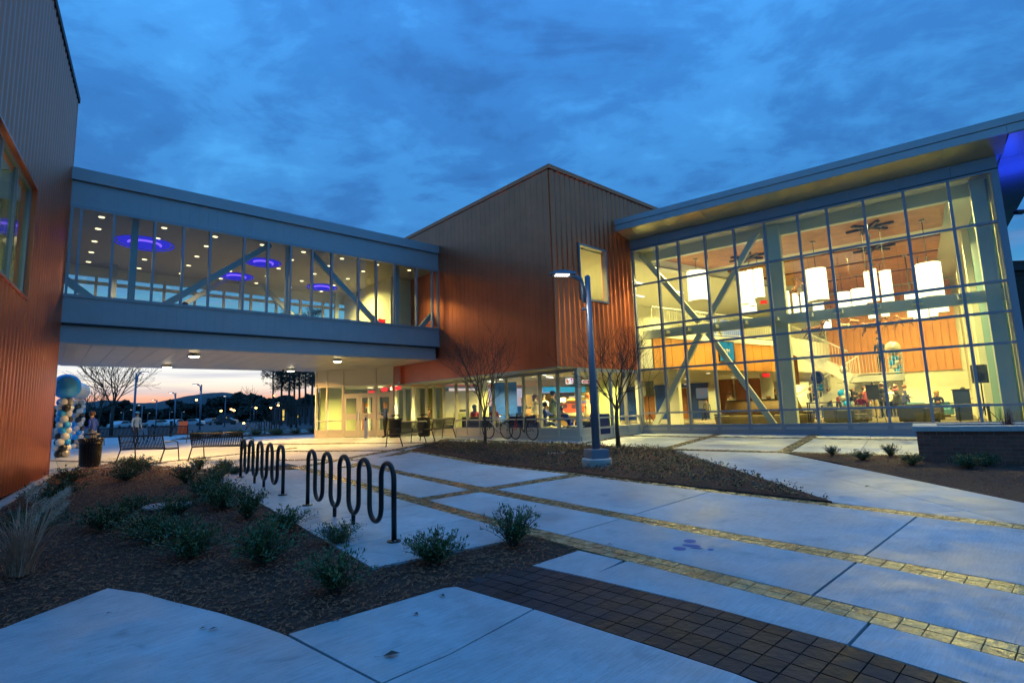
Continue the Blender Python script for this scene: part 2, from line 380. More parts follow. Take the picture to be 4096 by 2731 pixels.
HILL = mat('hill_forest', (0.050, 0.060, 0.062), 1.0, var=0.35, vs=0.02, bump=0.6, bs=0.05, bdist=6)
GRASSD = mat('dry_grass', (0.62, 0.33, 0.21), 0.8, var=0.3, vs=12)
PLUME = mat('grass_plume', (0.80, 0.50, 0.34), 0.9, var=0.2, vs=20)
REDGR = mat('red_grass', (0.16, 0.07, 0.06), 0.9, var=0.3, vs=12)
E_DRUM = emis('drum_glow', (1.0, 0.87, 0.52), 2.5)
E_WARM = emis('warm_lamp', (1.0, 0.80, 0.42), 2.6)
E_SOFF = emis('soffit_lamp', (1.0, 0.84, 0.48), 12.0)
E_TUBE = emis('tube_lamp', (1.0, 0.93, 0.70), 3.0)
E_LED = emis('led_white', (1.0, 0.95, 0.85), 4.0)
E_BLUE = emis('blue_cove', (0.05, 0.03, 1.0), 0.55)
E_BLUE2 = emis('blue_tube', (0.20, 0.09, 1.0), 1.5)
E_EXIT = emis('exit_red', (1.0, 0.03, 0.03), 1.4)
E_SOD = emis('sodium', (1.0, 0.40, 0.08), 22.0)
E_WIN = emis('lit_window', (1.0, 0.72, 0.15), 0.8)
def area(name, loc, power, size, col=(1, 0.80, 0.42), rot=(0, 0, 0), sy=None, spread=2.65):
    l = bpy.data.lights.new(name, 'AREA'); l.energy = power; l.color = col; l.size = size; l.spread = spread
    if sy: l.shape = 'RECTANGLE'; l.size_y = sy
    else: l.shape = 'DISK'
    o = bpy.data.objects.new(name, l); COL.objects.link(o); o.location = loc; o.rotation_euler = rot; return o
def text(name, s, size, loc, ex, ey, mt, parent=None, th=0.004, align='CENTER'):
    c = bpy.data.curves.new(name, 'FONT'); c.body = s; c.size = size; c.extrude = th; c.align_x = align; c.align_y = 'CENTER'
    c.materials.append(mt); tmp = bpy.data.objects.new(name, c); COL.objects.link(tmp)
    me = bpy.data.meshes.new_from_object(tmp.evaluated_get(bpy.context.evaluated_depsgraph_get())); bpy.data.objects.remove(tmp)
    o = bpy.data.objects.new(name, me); COL.objects.link(o)
    ex = Vector(ex).normalized(); ey = Vector(ey).normalized(); ez = ex.cross(ey)
    mm = Matrix.Identity(4)
    for i in range(3): mm[i][0], mm[i][1], mm[i][2] = ex[i], ey[i], ez[i]
    p = Vector(loc) - (wloc(parent) if parent else Vector((0, 0, 0)))
    for i in range(3): mm[i][3] = p[i]
    if parent: o.parent = parent
    o.matrix_local = mm; return o

# ================================================================== GROUND
FOLD_N = Vector((0.3, 0.954)); FOLD_C = 21.0
def clip(poly, n, c):                          # keep n.p <= c
    out = []
    for i in range(len(poly)):
        p, q = Vector(poly[i]), Vector(poly[(i + 1) % len(poly)]); a, b_ = n.dot(p) - c, n.dot(q) - c
        if a <= 0: out.append(p)
        if (a < 0 < b_) or (b_ < 0 < a): out.append(p + (q - p) * (a / (a - b_)))
    return out
def gprism(mb, poly, dz, th, mi=0):
    poly = [Vector((p[0], p[1])) for p in poly]
    for n, c in ((FOLD_N, FOLD_C), (-FOLD_N, -FOLD_C)):
        q = clip(poly, n, c)
        if len(q) > 2: mb.prism(q, lambda x, y: gz(x, y) + dz - th, lambda x, y: gz(x, y) + dz, mi)
    return mb
def inset(poly, g):
    c = sum((Vector(p[:2]) for p in poly), Vector((0, 0))) / len(poly); out = []
    for p in poly:
        d = Vector(p[:2]) - c; out.append(c + d * max(0.0, 1 - g / max(d.length, 1e-6)))
    return out
def inpoly(p, poly):
    r = False; j = len(poly) - 1
    for i in range(len(poly)):
        a, b_ = poly[i], poly[j]
        if (a[1] > p[1]) != (b_[1] > p[1]) and p[0] < (b_[0] - a[0]) * (p[1] - a[1]) / (b_[1] - a[1]) + a[0]: r = not r
        j = i
    return r
gm = M()
for n, c in ((FOLD_N, FOLD_C), (-FOLD_N, -FOLD_C)):
    q = clip([Vector(p) for p in ((-2600, -60), (2600, -60), (2600, 3200), (-2600, 3200))], n, c)
    gm.add([(p.x, p.y, gz(p.x, p.y) - 0.10) for p in q], [tuple(range(len(q)))])
ground = gm.ob('ground', LAWN, kind='structure')
plaza_bed = M(); gprism(plaza_bed, [(-30, 11), (-6, 11), (-4.6, 2.0), (-1.2, -2.0), (12, -2), (22, 10), (24, 26), (2, 40), (-30, 44)], -0.03, 0.06)
plaza = plaza_bed.ob('plaza', DIRT, kind='structure')

def uv(x, y): return x * BD.x + y * BD.y, x * LD.x + y * LD.y
def xy(u, v): return Vector((BD.x * u + LD.x * v, BD.y * u + LD.y * v))
class Edge:                                    # a slightly curved band edge: u as a function of v
    def __init__(s, pts):
        s.k = sorted((uv(*p)[1], uv(*p)[0]) for p in pts)
    def __call__(s, v):
        k = s.k
        if v <= k[0][0]: a, b_ = k[0], k[1]
        elif v >= k[-1][0]: a, b_ = k[-2], k[-1]
        else:
            i = next(i for i in range(len(k) - 1) if k[i + 1][0] >= v); a, b_ = k[i], k[i + 1]
        return a[1] + (b_[1] - a[1]) * (v - a[0]) / (b_[0] - a[0])
A_up = Edge([(-5.47, 13.96), (-2.60, 10.28), (-0.24, 7.18), (1.21, 5.47), (2.24, 4.25), (2.99, 3.36)])
A_lo = Edge([(-5.73, 13.89), (-3.55, 11.07), (-1.98, 8.98), (-0.27, 6.85), (0.67, 5.68), (1.81, 4.37), (2.82, 3.18)])
B_up = Edge([(-3.79, 14.09), (-2.30, 11.98), (-0.53, 9.70), (1.46, 7.20), (2.32, 6.15), (3.22, 5.13), (3.88, 4.29)])
B_lo = Edge([(-4.05, 14.02), (-2.57, 11.90), (-0.80, 9.52), (1.29, 7.00), (2.21, 5.87), (3.04, 4.95), (3.70, 4.10)])
C_up = Edge([(-3.40, 17.68), (-1.95, 15.54), (-0.68, 13.26), (1.40, 10.93), (2.36, 9.67), (3.81, 7.87), (4.90, 6.69), (5.49, 5.96)])
C_lo = Edge([(-3.35, 17.2), (-2.2, 15.3), (-0.82, 13.10), (1.20, 10.78), (2.20, 9.52), (3.62, 7.78), (4.71, 6.50), (5.31, 5.76)])
D_up = Edge([(0.13, 5.23), (0.61, 4.83), (1.03, 4.45), (1.61, 3.93), (2.01, 3.46), (2.31, 3.06)])
D_lo = Edge([(-0.54, 4.76), (0.09, 4.22), (0.83, 3.55), (1.19, 3.20)])
_E = ((-1.42, 8.75), (1.33, 10.68)); _E2 = ((-1.60, 9.01), (1.05, 10.93))
def lin(seg):
    (u0, v0), (u1, v1) = uv(*seg[0]), uv(*seg[1])
    return lambda u: v0 + (v1 - v0) * (u - u0) / (u1 - u0)
E_lo, E_up = lin(_E), lin(_E2)
SLAB_DZ = 0.030
slabs = []; polys = []
def slab(poly, mt=CONC, dz=SLAB_DZ, name='slab', th=0.12):
    mb = M(); gprism(mb, poly, dz, th); slabs.append(mb.ob(name, mt, plaza)); polys.append([tuple(p[:2]) for p in poly]); return slabs[-1]
def cell(lo, up, v0, v1, mt=CONC, g=0.006):
    f0 = v0 if callable(v0) else (lambda u: v0); f1 = v1 if callable(v1) else (lambda u: v1)
    a0, a1 = f0(6), f1(6); n = max(2, int(abs(a1 - a0) / 0.7)); L_, R_ = [], []
    for i in range(n + 1):
        t = i / n
        for E_, lst, sg in ((lo, L_, 1), (up, R_, -1)):
            v = a0 + (a1 - a0) * t; u = E_(v) + sg * g
            v = f0(u) + (f1(u) - f0(u)) * t + (g if t == 0 else -g if t == 1 else 0); u = E_(v) + sg * g
            lst.append(xy(u, v))
    slab(R_ + L_[::-1], mt)
for lo, up, end in ((A_up, B_lo, 12.7), (B_up, C_lo, 14.4)):
    cell(lo, up, -3.0, 1.68, CONCS); cell(lo, up, 1.69, 4.32, CONCS); cell(lo, up, 4.33, E_lo); cell(lo, up, E_up, 10.4); cell(lo, up, 10.41, end)
cell(D_up, A_lo, 1.25, 3.24, CONCS); cell(D_up, A_lo, -3.0, 1.24, CONCS)
slab([(0.13, 5.24), (0.62, 5.66), (0.99, 5.28), (0.60, 4.85)], CONCS)
slab([(-5.2, 0.5), (-3.96, 4.24), (-3.79, 5.08), (-3.33, 4.90), (-2.91, 4.66), (-2.39, 4.39), (-1.96, 4.13), (-1.66, 3.93), (-0.82, 3.23), (0.4, 2.2), (-0.8, 0.5)], CONCS)
slab([(-1.64, 3.945), (-0.65, 4.73), (-0.545, 4.755), (0.09, 4.21), (-0.46, 3.555), (-0.81, 3.245)], CONCS)
slab([(0.105, 4.20), (0.82, 3.545), (1.19, 3.19), (2.0, 2.2), (0.6, 1.4), (-0.80, 3.23), (-0.45, 3.55)], CONCS)
pad = [Vector(p) for p in ((-7.43, 13.02), (-4.27, 9.05), (-1.43, 5.37), (-0.15, 6.14), (0.05, 6.40))]
v = 4.74
while v < 14.2: pad.append(xy(A_lo(v) - 0.006, v)); v += 0.9
pad.append(Vector((-6.6, 13.6)))
LV = Vector((LD.x, LD.y))
for c0, c1 in ((-9, 5.9), (5.91, 7.35), (7.36, 10.7), (10.71, 30)):
    q = clip(clip(pad, LV, c1 - 0.004), -LV, -c0 - 0.004)
    if len(q) > 2: slab(q, CONCS if c1 < 8 else CONC)
# the diagonal walk to the glazed hall
xs_ = [(4.30, 5.455), (5.465, 6.44)]; ys_ = [4.6, 6.63, 7.95, 9.45, 10.9, 12.2, 14.8]
for i in range(6):
    for k, (x0, x1) in enumerate(xs_):
        y0, y1 = ys_[i] + 0.005, ys_[i + 1] - 0.005
        q = [Vector(p) for p in ((x0, y0), (x1, y0 + 0.03), (x1, y1 + 0.03), (x0, y1))]
        a, b_ = Vector((4.25, 14.45)), Vector((6.48, 12.9)); nn_ = Vector((-(b_ - a).y, (b_ - a).x)).normalized()
        q = clip(q, nn_, nn_.dot(a))
        cu = xy(C_up(2.2) + 0.01, 2.2); cv = xy(C_up(0.0) + 0.01, 0.0); n2_ = Vector(((cu - cv).y, -(cu - cv).x)).normalized()
        if n2_.dot(Vector((6, 10)) - cu) > 0: n2_ = -n2_
        q = clip(q, n2_, n2_.dot(cu))
        if len(q) > 2: slab(q)
# plaza slabs in front of the hall, in its own grid, and the far plaza in the grid of the copper box
for i, (s0, s1) in enumerate(((0.35, 1.7), (1.7, 3.15), (3.45, 4.85), (4.85, 6.15), (6.45, 7.85), (7.85, 9.3), (9.6, 11.0), (11.0, 12.4))):
    for d0, d1 in ((-6.05, -4.2), (-4.2, -2.35), (-2.10, -0.06)):
        q = [HALLG(s, d) for s, d in ((s0 + .006, d0 + .006), (s1 - .006, d0 + .006), (s1 - .006, d1 - .006), (s0 + .006, d1 - .006))]
        slab([p.xy for p in q], CONC, 0.014)
hallN = Vector((GN.x, GN.y)); hallS = Vector((GW.x, GW.y)); h0 = Vector((5.25, 21.93))
for iu in range(-8, 13):
    for iv in range(2, 22):
        u0, v0 = 2.9 + iu * 2.4, 3.0 + iv * 2.1
        q = [xy(u0 + .006, v0 + .006), xy(u0 + 2.394, v0 + .006), xy(u0 + 2.394, v0 + 2.094), xy(u0 + .006, v0 + 2.094)]
        if max(p.x for p in q) < -24 or max(p.y for p in q) < 12.3: continue
        if u0 > 15.5: continue
        if u0 + 2.4 > 9.0: q = clip(q, hallS, hallS.dot(h0) + 0.3)
        if len(q) < 3: continue
        c = sum(q, Vector((0, 0))) / len(q)
        if c.y < 14.2 and c.x < -4.5: continue
        if (c - Vector((1.5, 24))).length < 0: continue
        slab(q, CONC, 0.008)

# ---- stamped paver bands
pav_n = [0]
def paver_row(lo, up, v0, v1, rows, pitch, dz, mt, maxn, stuff):
    v = v0
    while v < v1:
        w = pitch * random.uniform(0.96, 1.04)
        for r in range(rows):
            sh = 0.0
            def P(vv, rr): return xy(lo(vv) + (up(vv) - lo(vv)) * rr, vv)
            e = 0.035; g = 0.0036
            q = [P(v + g + sh, (r + e) / rows), P(v + g + sh, (r + 1 - e) / rows), P(v + w - g + sh, (r + 1 - e) / rows), P(v + w - g + sh, (r + e) / rows)]
            hz = dz + random.uniform(-0.0012, 0.0012)
            if pav_n[0] < maxn:
                mb = M(); gprism(mb, q, hz, 0.05); mb.ob('paver', mt, plaza); pav_n[0] += 1
            else: gprism(stuff, q, hz, 0.05)
        v += w
    return v
st_far = M()
paver_row(D_lo, D_up, 0.2, 3.95, 5, 0.152, SLAB_DZ - 0.002, PAVED, 125, M())
_n = pav_n[0]
paver_row(A_lo, A_up, 0.1, 7.0, 2, 0.142, SLAB_DZ - 0.002, PAVE, _n + 88, st_far)
_n = pav_n[0]; paver_row(B_lo, B_up, 0.1, 7.0, 2, 0.142, SLAB_DZ - 0.002, PAVE, _n + 62, st_far)
_n = pav_n[0]; paver_row(C_lo, C_up, 0.1, 6.2, 1, 0.150, SLAB_DZ - 0.002, PAVE, _n + 24, st_far)
paver_row(A_lo, A_up, 7.0, 14.2, 2, 0.142, SLAB_DZ - 0.002, PAVE, 0, st_far)
paver_row(B_lo, B_up, 7.0, 13.2, 2, 0.142, SLAB_DZ - 0.002, PAVE, 0, st_far)
paver_row(C_lo, C_up, 6.2, 15.2, 1, 0.150, SLAB_DZ - 0.002, PAVE, 0, st_far)
def strip(p, q, w, dz, rows=2, pitch=0.15):
    p, q = Vector(p), Vector(q); d = q - p; n = int(d.length / pitch); d.normalize(); k = Vector((-d.y, d.x))
    for i in range(n):
        for r in range(rows):
            a = p + d * (i * pitch + .006) + k * (-w / 2 + r * w / rows + .006); gprism(st_far, [a, a + d * (pitch - .007), a + d * (pitch - .007) + k * (w / rows - .007), a + k * (w / rows - .007)], dz + random.uniform(-.003, .003), 0.04)
a0, a1 = Vector((-1.51, 8.88)), Vector((1.19, 10.80)); strip(a0, a1, 0.27, SLAB_DZ - 0.002)
H2 = lambda s, d: HALLG(s, d).xy
for p, q, w in ((H2(0.2, -6.2), H2(13, -6.2), .25), (H2(0.2, -2.22), H2(12.5, -2.22), .22), (H2(3.3, -6.1), H2(3.3, -.1), .26), (H2(6.3, -6.1), H2(6.3, -.1), .26), (H2(9.45, -6.1), H2(9.45, -.1), .26), (H2(0.2, -6.1), H2(0.2, -.1), .26),
                ((-5.80, 14.0), (-2.75, 21.3), .30), ((-4.33, 13.7), (-3.30, 18.2), .36), ((-7.2, 16.3), (-3.9, 15.2), .22), ((-9.5, 19.7), (-3.6, 17.7), .22), ((-12.5, 15.6), (-8.4, 20.6), .24),
                ((-13, 24.0), (-2.9, 20.4), .22), ((-3.3, 18.0), (-2.7, 22.4), .30), ((-2.9, 22.2), (2.2, 17.2), .20), ((-17.0, 19.4), (-10.9, 16.7), .22)):
    strip(p, q, w, 0.026)
st_far.ob('paver_band', PAVE, plaza, kind='stuff')

# ---- mulch beds
bedA = [(-5.3, 3.2), (-12.70, 14.55), (-13.2, 17.5), (-11.43, 16.48), (-8.96, 15.05), (-6.84, 13.52), (-6.1, 13.3), (-6.3, 12.0), (-4.2, 9.1), (-1.38, 5.5), (-0.10, 6.2), (0.10, 6.45), (0.70, 5.62), (-0.6, 4.68), (-1.60, 3.9), (-2.4, 4.3), (-3.3, 4.8), (-3.7, 5.0), (-3.9, 4.2), (-4.6, 2.2)]
bedB = [(-3.40, 17.68), (-2.95, 20.6), (-2.2, 20.3), (0.21, 18.3), (2.16, 16.9), (3.82, 15.35), (4.16, 14.6), (4.16, 13.2), (4.28, 10.6), (4.29, 8.47), (4.28, 7.40)]
bedB += [tuple(xy(C_up(v), v)) for v in (3.0, 4.5, 6.0, 8.0, 9.5, 11.0, 12.5, 14.0)]
bedC = [(6.46, 6.6), (6.46, 9.58), (6.62, 11.11), (6.56, 13.0), (8.6, 11.75), (13.5, 10.6), (12.5, 4.0), (6.6, 4.6)]
bedF = [(-20, 31), (-13.0, 32.2), (-12.2, 34), (-13, 38), (-22, 37)]
near_polys = [q for q in polys if min(p[1] for p in q) < 15 and max(p[1] for p in q) < 16.5 and len(q) != 4 or min(p[1] for p in q) < 8]
chips = M(); cover = M()
def leafq(mb, p, d, l, w, up=None):
    d = d.normalized(); sd = d.cross(up or Vector((random.uniform(-.5, .5), random.uniform(-.5, .5), 1))).normalized()
    mb.add([p, p + d * l * .5 + sd * w / 2, p + d * l, p + d * l * .5 - sd * w / 2], [(0, 1, 2, 3)])
for nm, poly, n, ncov, rise in (('mulch_bed', bedA, 20000, 0, 0.012), ('mulch_bed', bedB, 5200, 3600, 0.05), ('mulch_bed', bedC, 2600, 0, 0.02), ('mulch_bed', bedF, 0, 400, 0.03)):
    mb = M(); gprism(mb, poly, rise - 0.004, 0.06); mb.ob(nm, MULCH, kind='structure')
    x0, x1 = min(p[0] for p in poly), max(p[0] for p in poly); y0, y1 = min(p[1] for p in poly), max(p[1] for p in poly)
    k = 0
    while k < n:
        x, y = random.uniform(x0, x1), random.uniform(y0, y1)
        if random.random() > min(1.0, 7.0 / max(1.0, math.hypot(x, y))) or not inpoly((x, y), poly): continue
        if nm and any(inpoly((x, y), q) for q in near_polys) and random.random() > .045: continue
        k += 1; t = random.uniform(0, 2 * PI); l = random.uniform(0.015, 0.058); w = random.uniform(0.005, 0.015)
        d = Vector((math.cos(t), math.sin(t), random.uniform(-.35, .35))); sd = Vector((-math.sin(t), math.cos(t), random.uniform(-.5, .5)))
        c = g3(x, y, rise + random.uniform(0.002, 0.022))
        chips.add([c - d * l / 2 - sd * w / 2, c + d * l / 2 - sd * w / 2, c + d * l / 2 + sd * w / 2, c - d * l / 2 + sd * w / 2, c + ZU * w * .6 - d * l / 2, c + ZU * w * .6 + d * l / 2], [(0, 1, 5, 4), (3, 4, 5, 2)])
    for _ in range(ncov):
        while True:
            x, y = random.uniform(x0, x1), random.uniform(y0, y1)
            if inpoly((x, y), poly): break
        h = random.uniform(0.03, 0.11); c = g3(x, y, rise)
        for j in range(random.randint(5, 9)):
            t = random.uniform(0, 2 * PI); leafq(cover, c + Vector((random.uniform(-.03, .03), random.uniform(-.03, .03), h * random.uniform(.3, 1))), Vector((math.cos(t), math.sin(t), random.uniform(-.1, .9))), random.uniform(.03, .06), random.uniform(.018, .03))
chips.ob('mulch_chips', CHIP, kind='stuff'); cover.ob('ground_cover', LEAF2, kind='stuff')
# concrete kerb strip at the foot of the ribbed wall and light drain covers in the beds
mb = M(); gprism(mb, [LBF(-0.3, -0.16).xy, LBF(13.4, -0.16).xy, LBF(13.4, 0.05).xy, LBF(-0.3, 0.05).xy], 0.045, 0.2); mb.ob('kerb', CBASE, kind='structure')
for (x, y, r), lab in (((-5.92, 9.17, 0.36), 'round pale drain cover lying in the mulch among the shrubs'), ((1.09, 14.85, 0.28), 'pale drain cover lying in the mulch behind the lamp post')):
    t = thing('drain_cover', lab, 'drain cover', g3(x, y, 0.02))
    mb = M(); mb.lathe([(r, 0), (r, .03), (r * .62, .03)], g3(x, y, 0.02), 24); mb.ob('rim', CBASE, t)
    mb = M(); mb.lathe([(r * .6, .0), (r * .6, .026)], g3(x, y, 0.02), 20); mb.ob('lid', mat('lid_iron', (.06, .055, .05), .7), t)
# painted four dot mark on the pavement
MARK = mat('mark_blue', (0.05, 0.12, 0.34), 0.6)
mk = M()
def dots(c, r, sx=1.0, rot=0.0):
    pts = [xy(*uv(c[0] + (math.cos(rot) * r * sx * math.cos(t) - math.sin(rot) * r * math.sin(t)), c[1] + (math.sin(rot) * r * sx * math.cos(t) + math.cos(rot) * r * math.sin(t)))) for t in [2 * PI * i / 20 for i in range(20)]]
    mk.add([(p.x, p.y, gz(p.x, p.y) + SLAB_DZ + 0.004) for p in pts], [tuple(range(20))])
dots((1.63, 5.58), .065); dots((1.82, 5.83), .065); dots((1.92, 5.50), .03); dots((1.78, 5.66), .045, 2.1, -0.5); dots((1.80, 5.56), .018, 3.6, -0.25)
tag(mk.ob('pavement_mark', MARK), 'dark blue mark of joined dots painted on the concrete between two paver bands', 'mark')
# a few fallen leaves
for (x, y), lab in (((-0.88, 3.55), 'curled brown leaf lying on the slab beside the open joint'), ((5.35, 8.35), 'brown leaf with a stalk lying on the diagonal walk')):
    mb = M(); c = g3(x, y, SLAB_DZ + .006)
    mb.add([c, c + Vector((.05, .03, .02)), c + Vector((.11, .01, .012)), c + Vector((.06, -.03, .018)), c + Vector((-.05, -.01, 0)), c + Vector((-.05, -.004, 0))], [(0, 1, 3), (1, 2, 3), (0, 4, 5)])
    tag(mb.ob('fallen_leaf', BARK), lab, 'leaf')

rl = random.Random(3)
for i in range(26):
    e = rl.choice([bedA[10:16], bedA[13:19], bedB[-8:]]); k = rl.randrange(len(e) - 1); t_ = rl.random(); x = e[k][0] + (e[k + 1][0] - e[k][0]) * t_ + rl.gauss(0, .25); y = e[k][1] + (e[k + 1][1] - e[k][1]) * t_ + rl.gauss(0, .25); a = rl.uniform(0, 6.28); s_ = rl.uniform(.5, 1.0)
    c = g3(x, y, SLAB_DZ + .006); R_ = Matrix.Rotation(a, 3, 'Z'); mb = M()
    mb.add([c + R_ @ Vector(q) * s_ for q in ((0, 0, 0), (.03, .018, .014), (.075, .004, .004), (.035, -.016, .012), (-.03, -.004, 0), (-.03, 0, 0))], [(0, 1, 3), (1, 2, 3), (0, 4, 5)])
    tag(mb.ob('fallen_leaf', BARK), 'small brown leaf lying near the edge of a mulch bed', 'leaf', 'leaves scattered along the bed edges')

# ================================================================== COPPER BOX BUILDING
box = thing('copper_building', 'tall copper clad box building with a gold lit face above a glazed ground floor', 'building', BOX(0, 0))
def panelmesh(w, h, mt, name, lap=0.016, th=0.03):  # lapped metal panel: x along the wall, -y outwards
    mb = M(); g = 0.004 if lap > .005 else .0016
    for z0, z1 in ((0, h),):
        ns = 8 if lap > .005 else 1
        v = [(g, 0, z0), (w - g, 0, z0)] + [(w - g - (w - 2 * g) * i / ns, -th - lap * (math.sin(PI * (1 - i / ns) ** 1.5) if ns > 1 else 1 - i / ns), z0) for i in range(ns + 1)]
        n = len(v)
        mb.add([Vector(q) for q in v] + [Vector((q[0], q[1], z1)) for q in v], [tuple(range(n)), tuple(range(2 * n - 1, n - 1, -1))] + [((i + 1) % n, i, n + i, n + (i + 1) % n) for i in range(n)])
    return mb.mesh(name, mt)
def cladding(parent, fr, axis, a0, a1, w, segs, mt, name='panel', lap=0.016, off=0.0):
    """panels between a0 and a1 along an axis; segs(a) gives [(z0, z1)] for the panel at a"""
    cache = {}; a = a0; i = 0
    while a < a1 - 1e-3:
        ww = min(w, a1 - a)
        for z0, z1 in segs(a + ww / 2):
            key = (round(ww, 3), round(z1 - z0, 3))
            if key not in cache: cache[key] = panelmesh(ww, z1 - z0, mt, name, lap)
            if axis == 'a': p = fr(a, -off, z0); rz = fr.rot
            else: p = fr(-off, a + ww, z0); rz = math.atan2(fr.b.y, fr.b.x) + PI
            inst(name, cache[key], parent, p, rz)
        a += ww
BH, BZ = 9.58, 2.52
mb = M(); mb.fb(BOX, 0.0, 0.2, 0.2, 12.0, BZ, BH).fb(BOX, 0.2, 9.5, 12.0, 12.2, BZ, BH)
mb.fb(BOX, 0.0, 1.36, 0.0, 0.2, BZ, BH).fb(BOX, 2.98, 4.64, 0.0, 0.2, BZ, BH).fb(BOX, 1.36, 2.98, 0.0, 0.2, BZ, 5.0).fb(BOX, 1.36, 2.98, 0.0, 0.2, 7.1, BH).fb(BOX, 4.64, 10.5, 0.0, 0.2, 8.45, BH)
mb.ob('wall', COPPER, box)
cladding(box, BOX, 'b', 0.0, 12.0, 0.30, lambda a: [(BZ, BH)], COPPER, lap=0.003)
def gsegs(a):
    if a > 4.64: return [(8.5, BH)]
    if 1.36 < a < 2.98: return [(BZ, 4.98), (7.12, BH)]
    return [(BZ, BH)]
cladding(box, BOX, 'a', 0.0, 1.36, 0.272, gsegs, COPPER, lap=.030); cladding(box, BOX, 'a', 1.36, 2.98, 0.27, gsegs, COPPER, lap=.030); cladding(box, BOX, 'a', 2.98, 4.64, 0.2766, gsegs, COPPER, lap=.030); cladding(box, BOX, 'a', 4.64, 10.4, 0.274, gsegs, COPPER)
mb = M(); mb.fb(BOX, -0.07, 0.25, -0.10, 12.1, BH + 0.01, BH + 0.16).fb(BOX, 0.25, 10.4, -0.10, 0.25, BH + 0.01, BH + 0.16); mb.ob('coping', COPPER, box)
mb = M(); mb.fb(BOX, 0.22, 10.4, 0.22, 12, 9.2, 9.4); mb.ob('roof', GREYP, box)
# soffit over the recessed shop front: slats
mb = M(); mb.fb(BOX, 0.0, 1.2, 0.0, 10.4, BZ - 0.05, BZ - 0.005)
mb.ob('soffit', SOFF2, box)
# upper window in the gold face
w = M(); w.fb(BOX, 1.36, 2.98, -0.09, 0.12, 7.03, 7.11).fb(BOX, 1.36, 2.98, -0.10, 0.12, 4.99, 5.06).fb(BOX, 1.36, 1.42, -0.09, 0.12, 5.06, 7.03).fb(BOX, 2.91, 2.98, -0.09, 0.12, 5.06, 7.03)
wf = w.ob('window', GREYF, box); M().fb(BOX, 1.42, 2.91, 0.06, 0.075, 5.06, 7.03).ob('pane', GLASS, wf)

# ---- glazed ground floor (shop front)
shop = thing('shop_front', 'glazed ground floor shop front with cream frames around the coffee bar', 'shop front', STO(0, 0))
LM = [0.0, 1.05, 1.98, 2.90, 3.93, 4.79, 5.69, 6.60, 7.45, 8.45, 9.30, 9.95]
RMs = [0.0, 1.03, 1.87, 2.76, 3.55]
def mull(parent, fr, axis, a, z0, z1, w=0.055, dp=0.12, mt=CREAMF, name='mullion', off=0.0):
    mb = M()
    if axis == 'a': mb.fb(fr, a - w / 2, a + w / 2, -0.02 + off, dp + off, z0, z1)
    else: mb.fb(fr, -0.02 + off, dp + off, a - w / 2, a + w / 2, z0, z1)
    return mb.ob(name, mt, parent)
def rail(parent, fr, axis, a0, a1, z0, z1, dp=0.11, mt=CREAMF, name='transom', out=0.015):
    mb = M()
    if axis == 'a': mb.fb(fr, a0, a1, -out, dp, z0, z1)
    else: mb.fb(fr, -out, dp, a0, a1, z0, z1)
    return mb.ob(name, mt, parent)
def pane(parent, fr, axis, a0, a1, z0, z1, mt=GLASS, d=0.05):
    mb = M()
    if axis == 'a': mb.fb(fr, a0, a1, d, d + 0.012, z0, z1)
    else: mb.fb(fr, d, d + 0.012, a0, a1, z0, z1)
    return mb.ob('pane', mt, parent)
for ax, ms in (('b', LM), ('a', RMs)):
    for i, a in enumerate(ms): mull(shop, STO, ax, a + (0.06 if i == 0 and ax == 'b' else 0), 0.09, 2.46, 0.12 if i == 0 else 0.055)
    e = ms[-1]
    rail(shop, STO, ax, 0, e, 2.38, 2.50, name='head'); rail(shop, STO, ax, 0.06, e, 0.69, 0.745); rail(shop, STO, ax, 0.06, e, 0.32, 0.39)
    mb = M()
    if ax == 'a': mb.fb(STO, 0, e, -0.05, 0.12, -0.3, 0.095)
    else: mb.fb(STO, -0.05, 0.12, 0, e, -0.3, 0.095)
    mb.ob('plinth', CREAMF, shop)
    for i in range(len(ms) - 1):
        a0, a1 = ms[i] + 0.03, ms[i + 1] - 0.03
        mb = M()
        if ax == 'a': mb.fb(STO, a0, a1, 0.02, 0.07, 0.095, 0.32)
        else: mb.fb(STO, 0.02, 0.07, a0, a1, 0.095, 0.32)
        mb.ob('sill_panel', CREAMF, shop)
        pane(shop, STO, ax, a0, a1, 0.39, 0.69); pane(shop, STO, ax, a0, a1, 0.745, 2.38)

# ---- entrance under the skywalk
ENT = Fr((-5.85, 25.55, 0.0), (-0.96, 0.28, 0), (0.28, 0.96, 0), 0.97)
ent = thing('entrance', 'cream framed glass entrance with double doors under the skywalk', 'entrance', ENT(0, 0))
EM = [0.0, 0.96, 2.86, 3.81, 4.47]
for a in EM: mull(ent, ENT, 'a', a, -0.1, 3.52, 0.085, 0.14)
for z0, z1 in ((3.44, 3.55), (2.60, 2.68)): rail(ent, ENT, 'a', 0, 4.47, z0, z1)
rail(ent, ENT, 'a', 0.0, 2.86, 2.13, 2.21)
for i, (a0, a1) in enumerate(zip(EM[:-1], EM[1:])):
    M().fb(ENT, a0 + .045, a1 - .045, 0.03, 0.06, 2.68, 3.44).ob('panel', CREAMF, ent)
    if i < 2: pane(ent, ENT, 'a', a0 + .045, a1 - .045, 2.21, 2.60)
    else:
        pane(ent, ENT, 'a', a0 + .045, a1 - .045, 0.90, 2.60); pane(ent, ENT, 'a', a0 + .045, a1 - .045, 0.42, 0.84)
        rail(ent, ENT, 'a', a0, a1, 0.84, 0.90); rail(ent, ENT, 'a', a0, a1, 0.36, 0.42)
        M().fb(ENT, a0 + .045, a1 - .045, 0.02, 0.07, -0.1, 0.36).ob('sill_panel', CREAMF, ent)
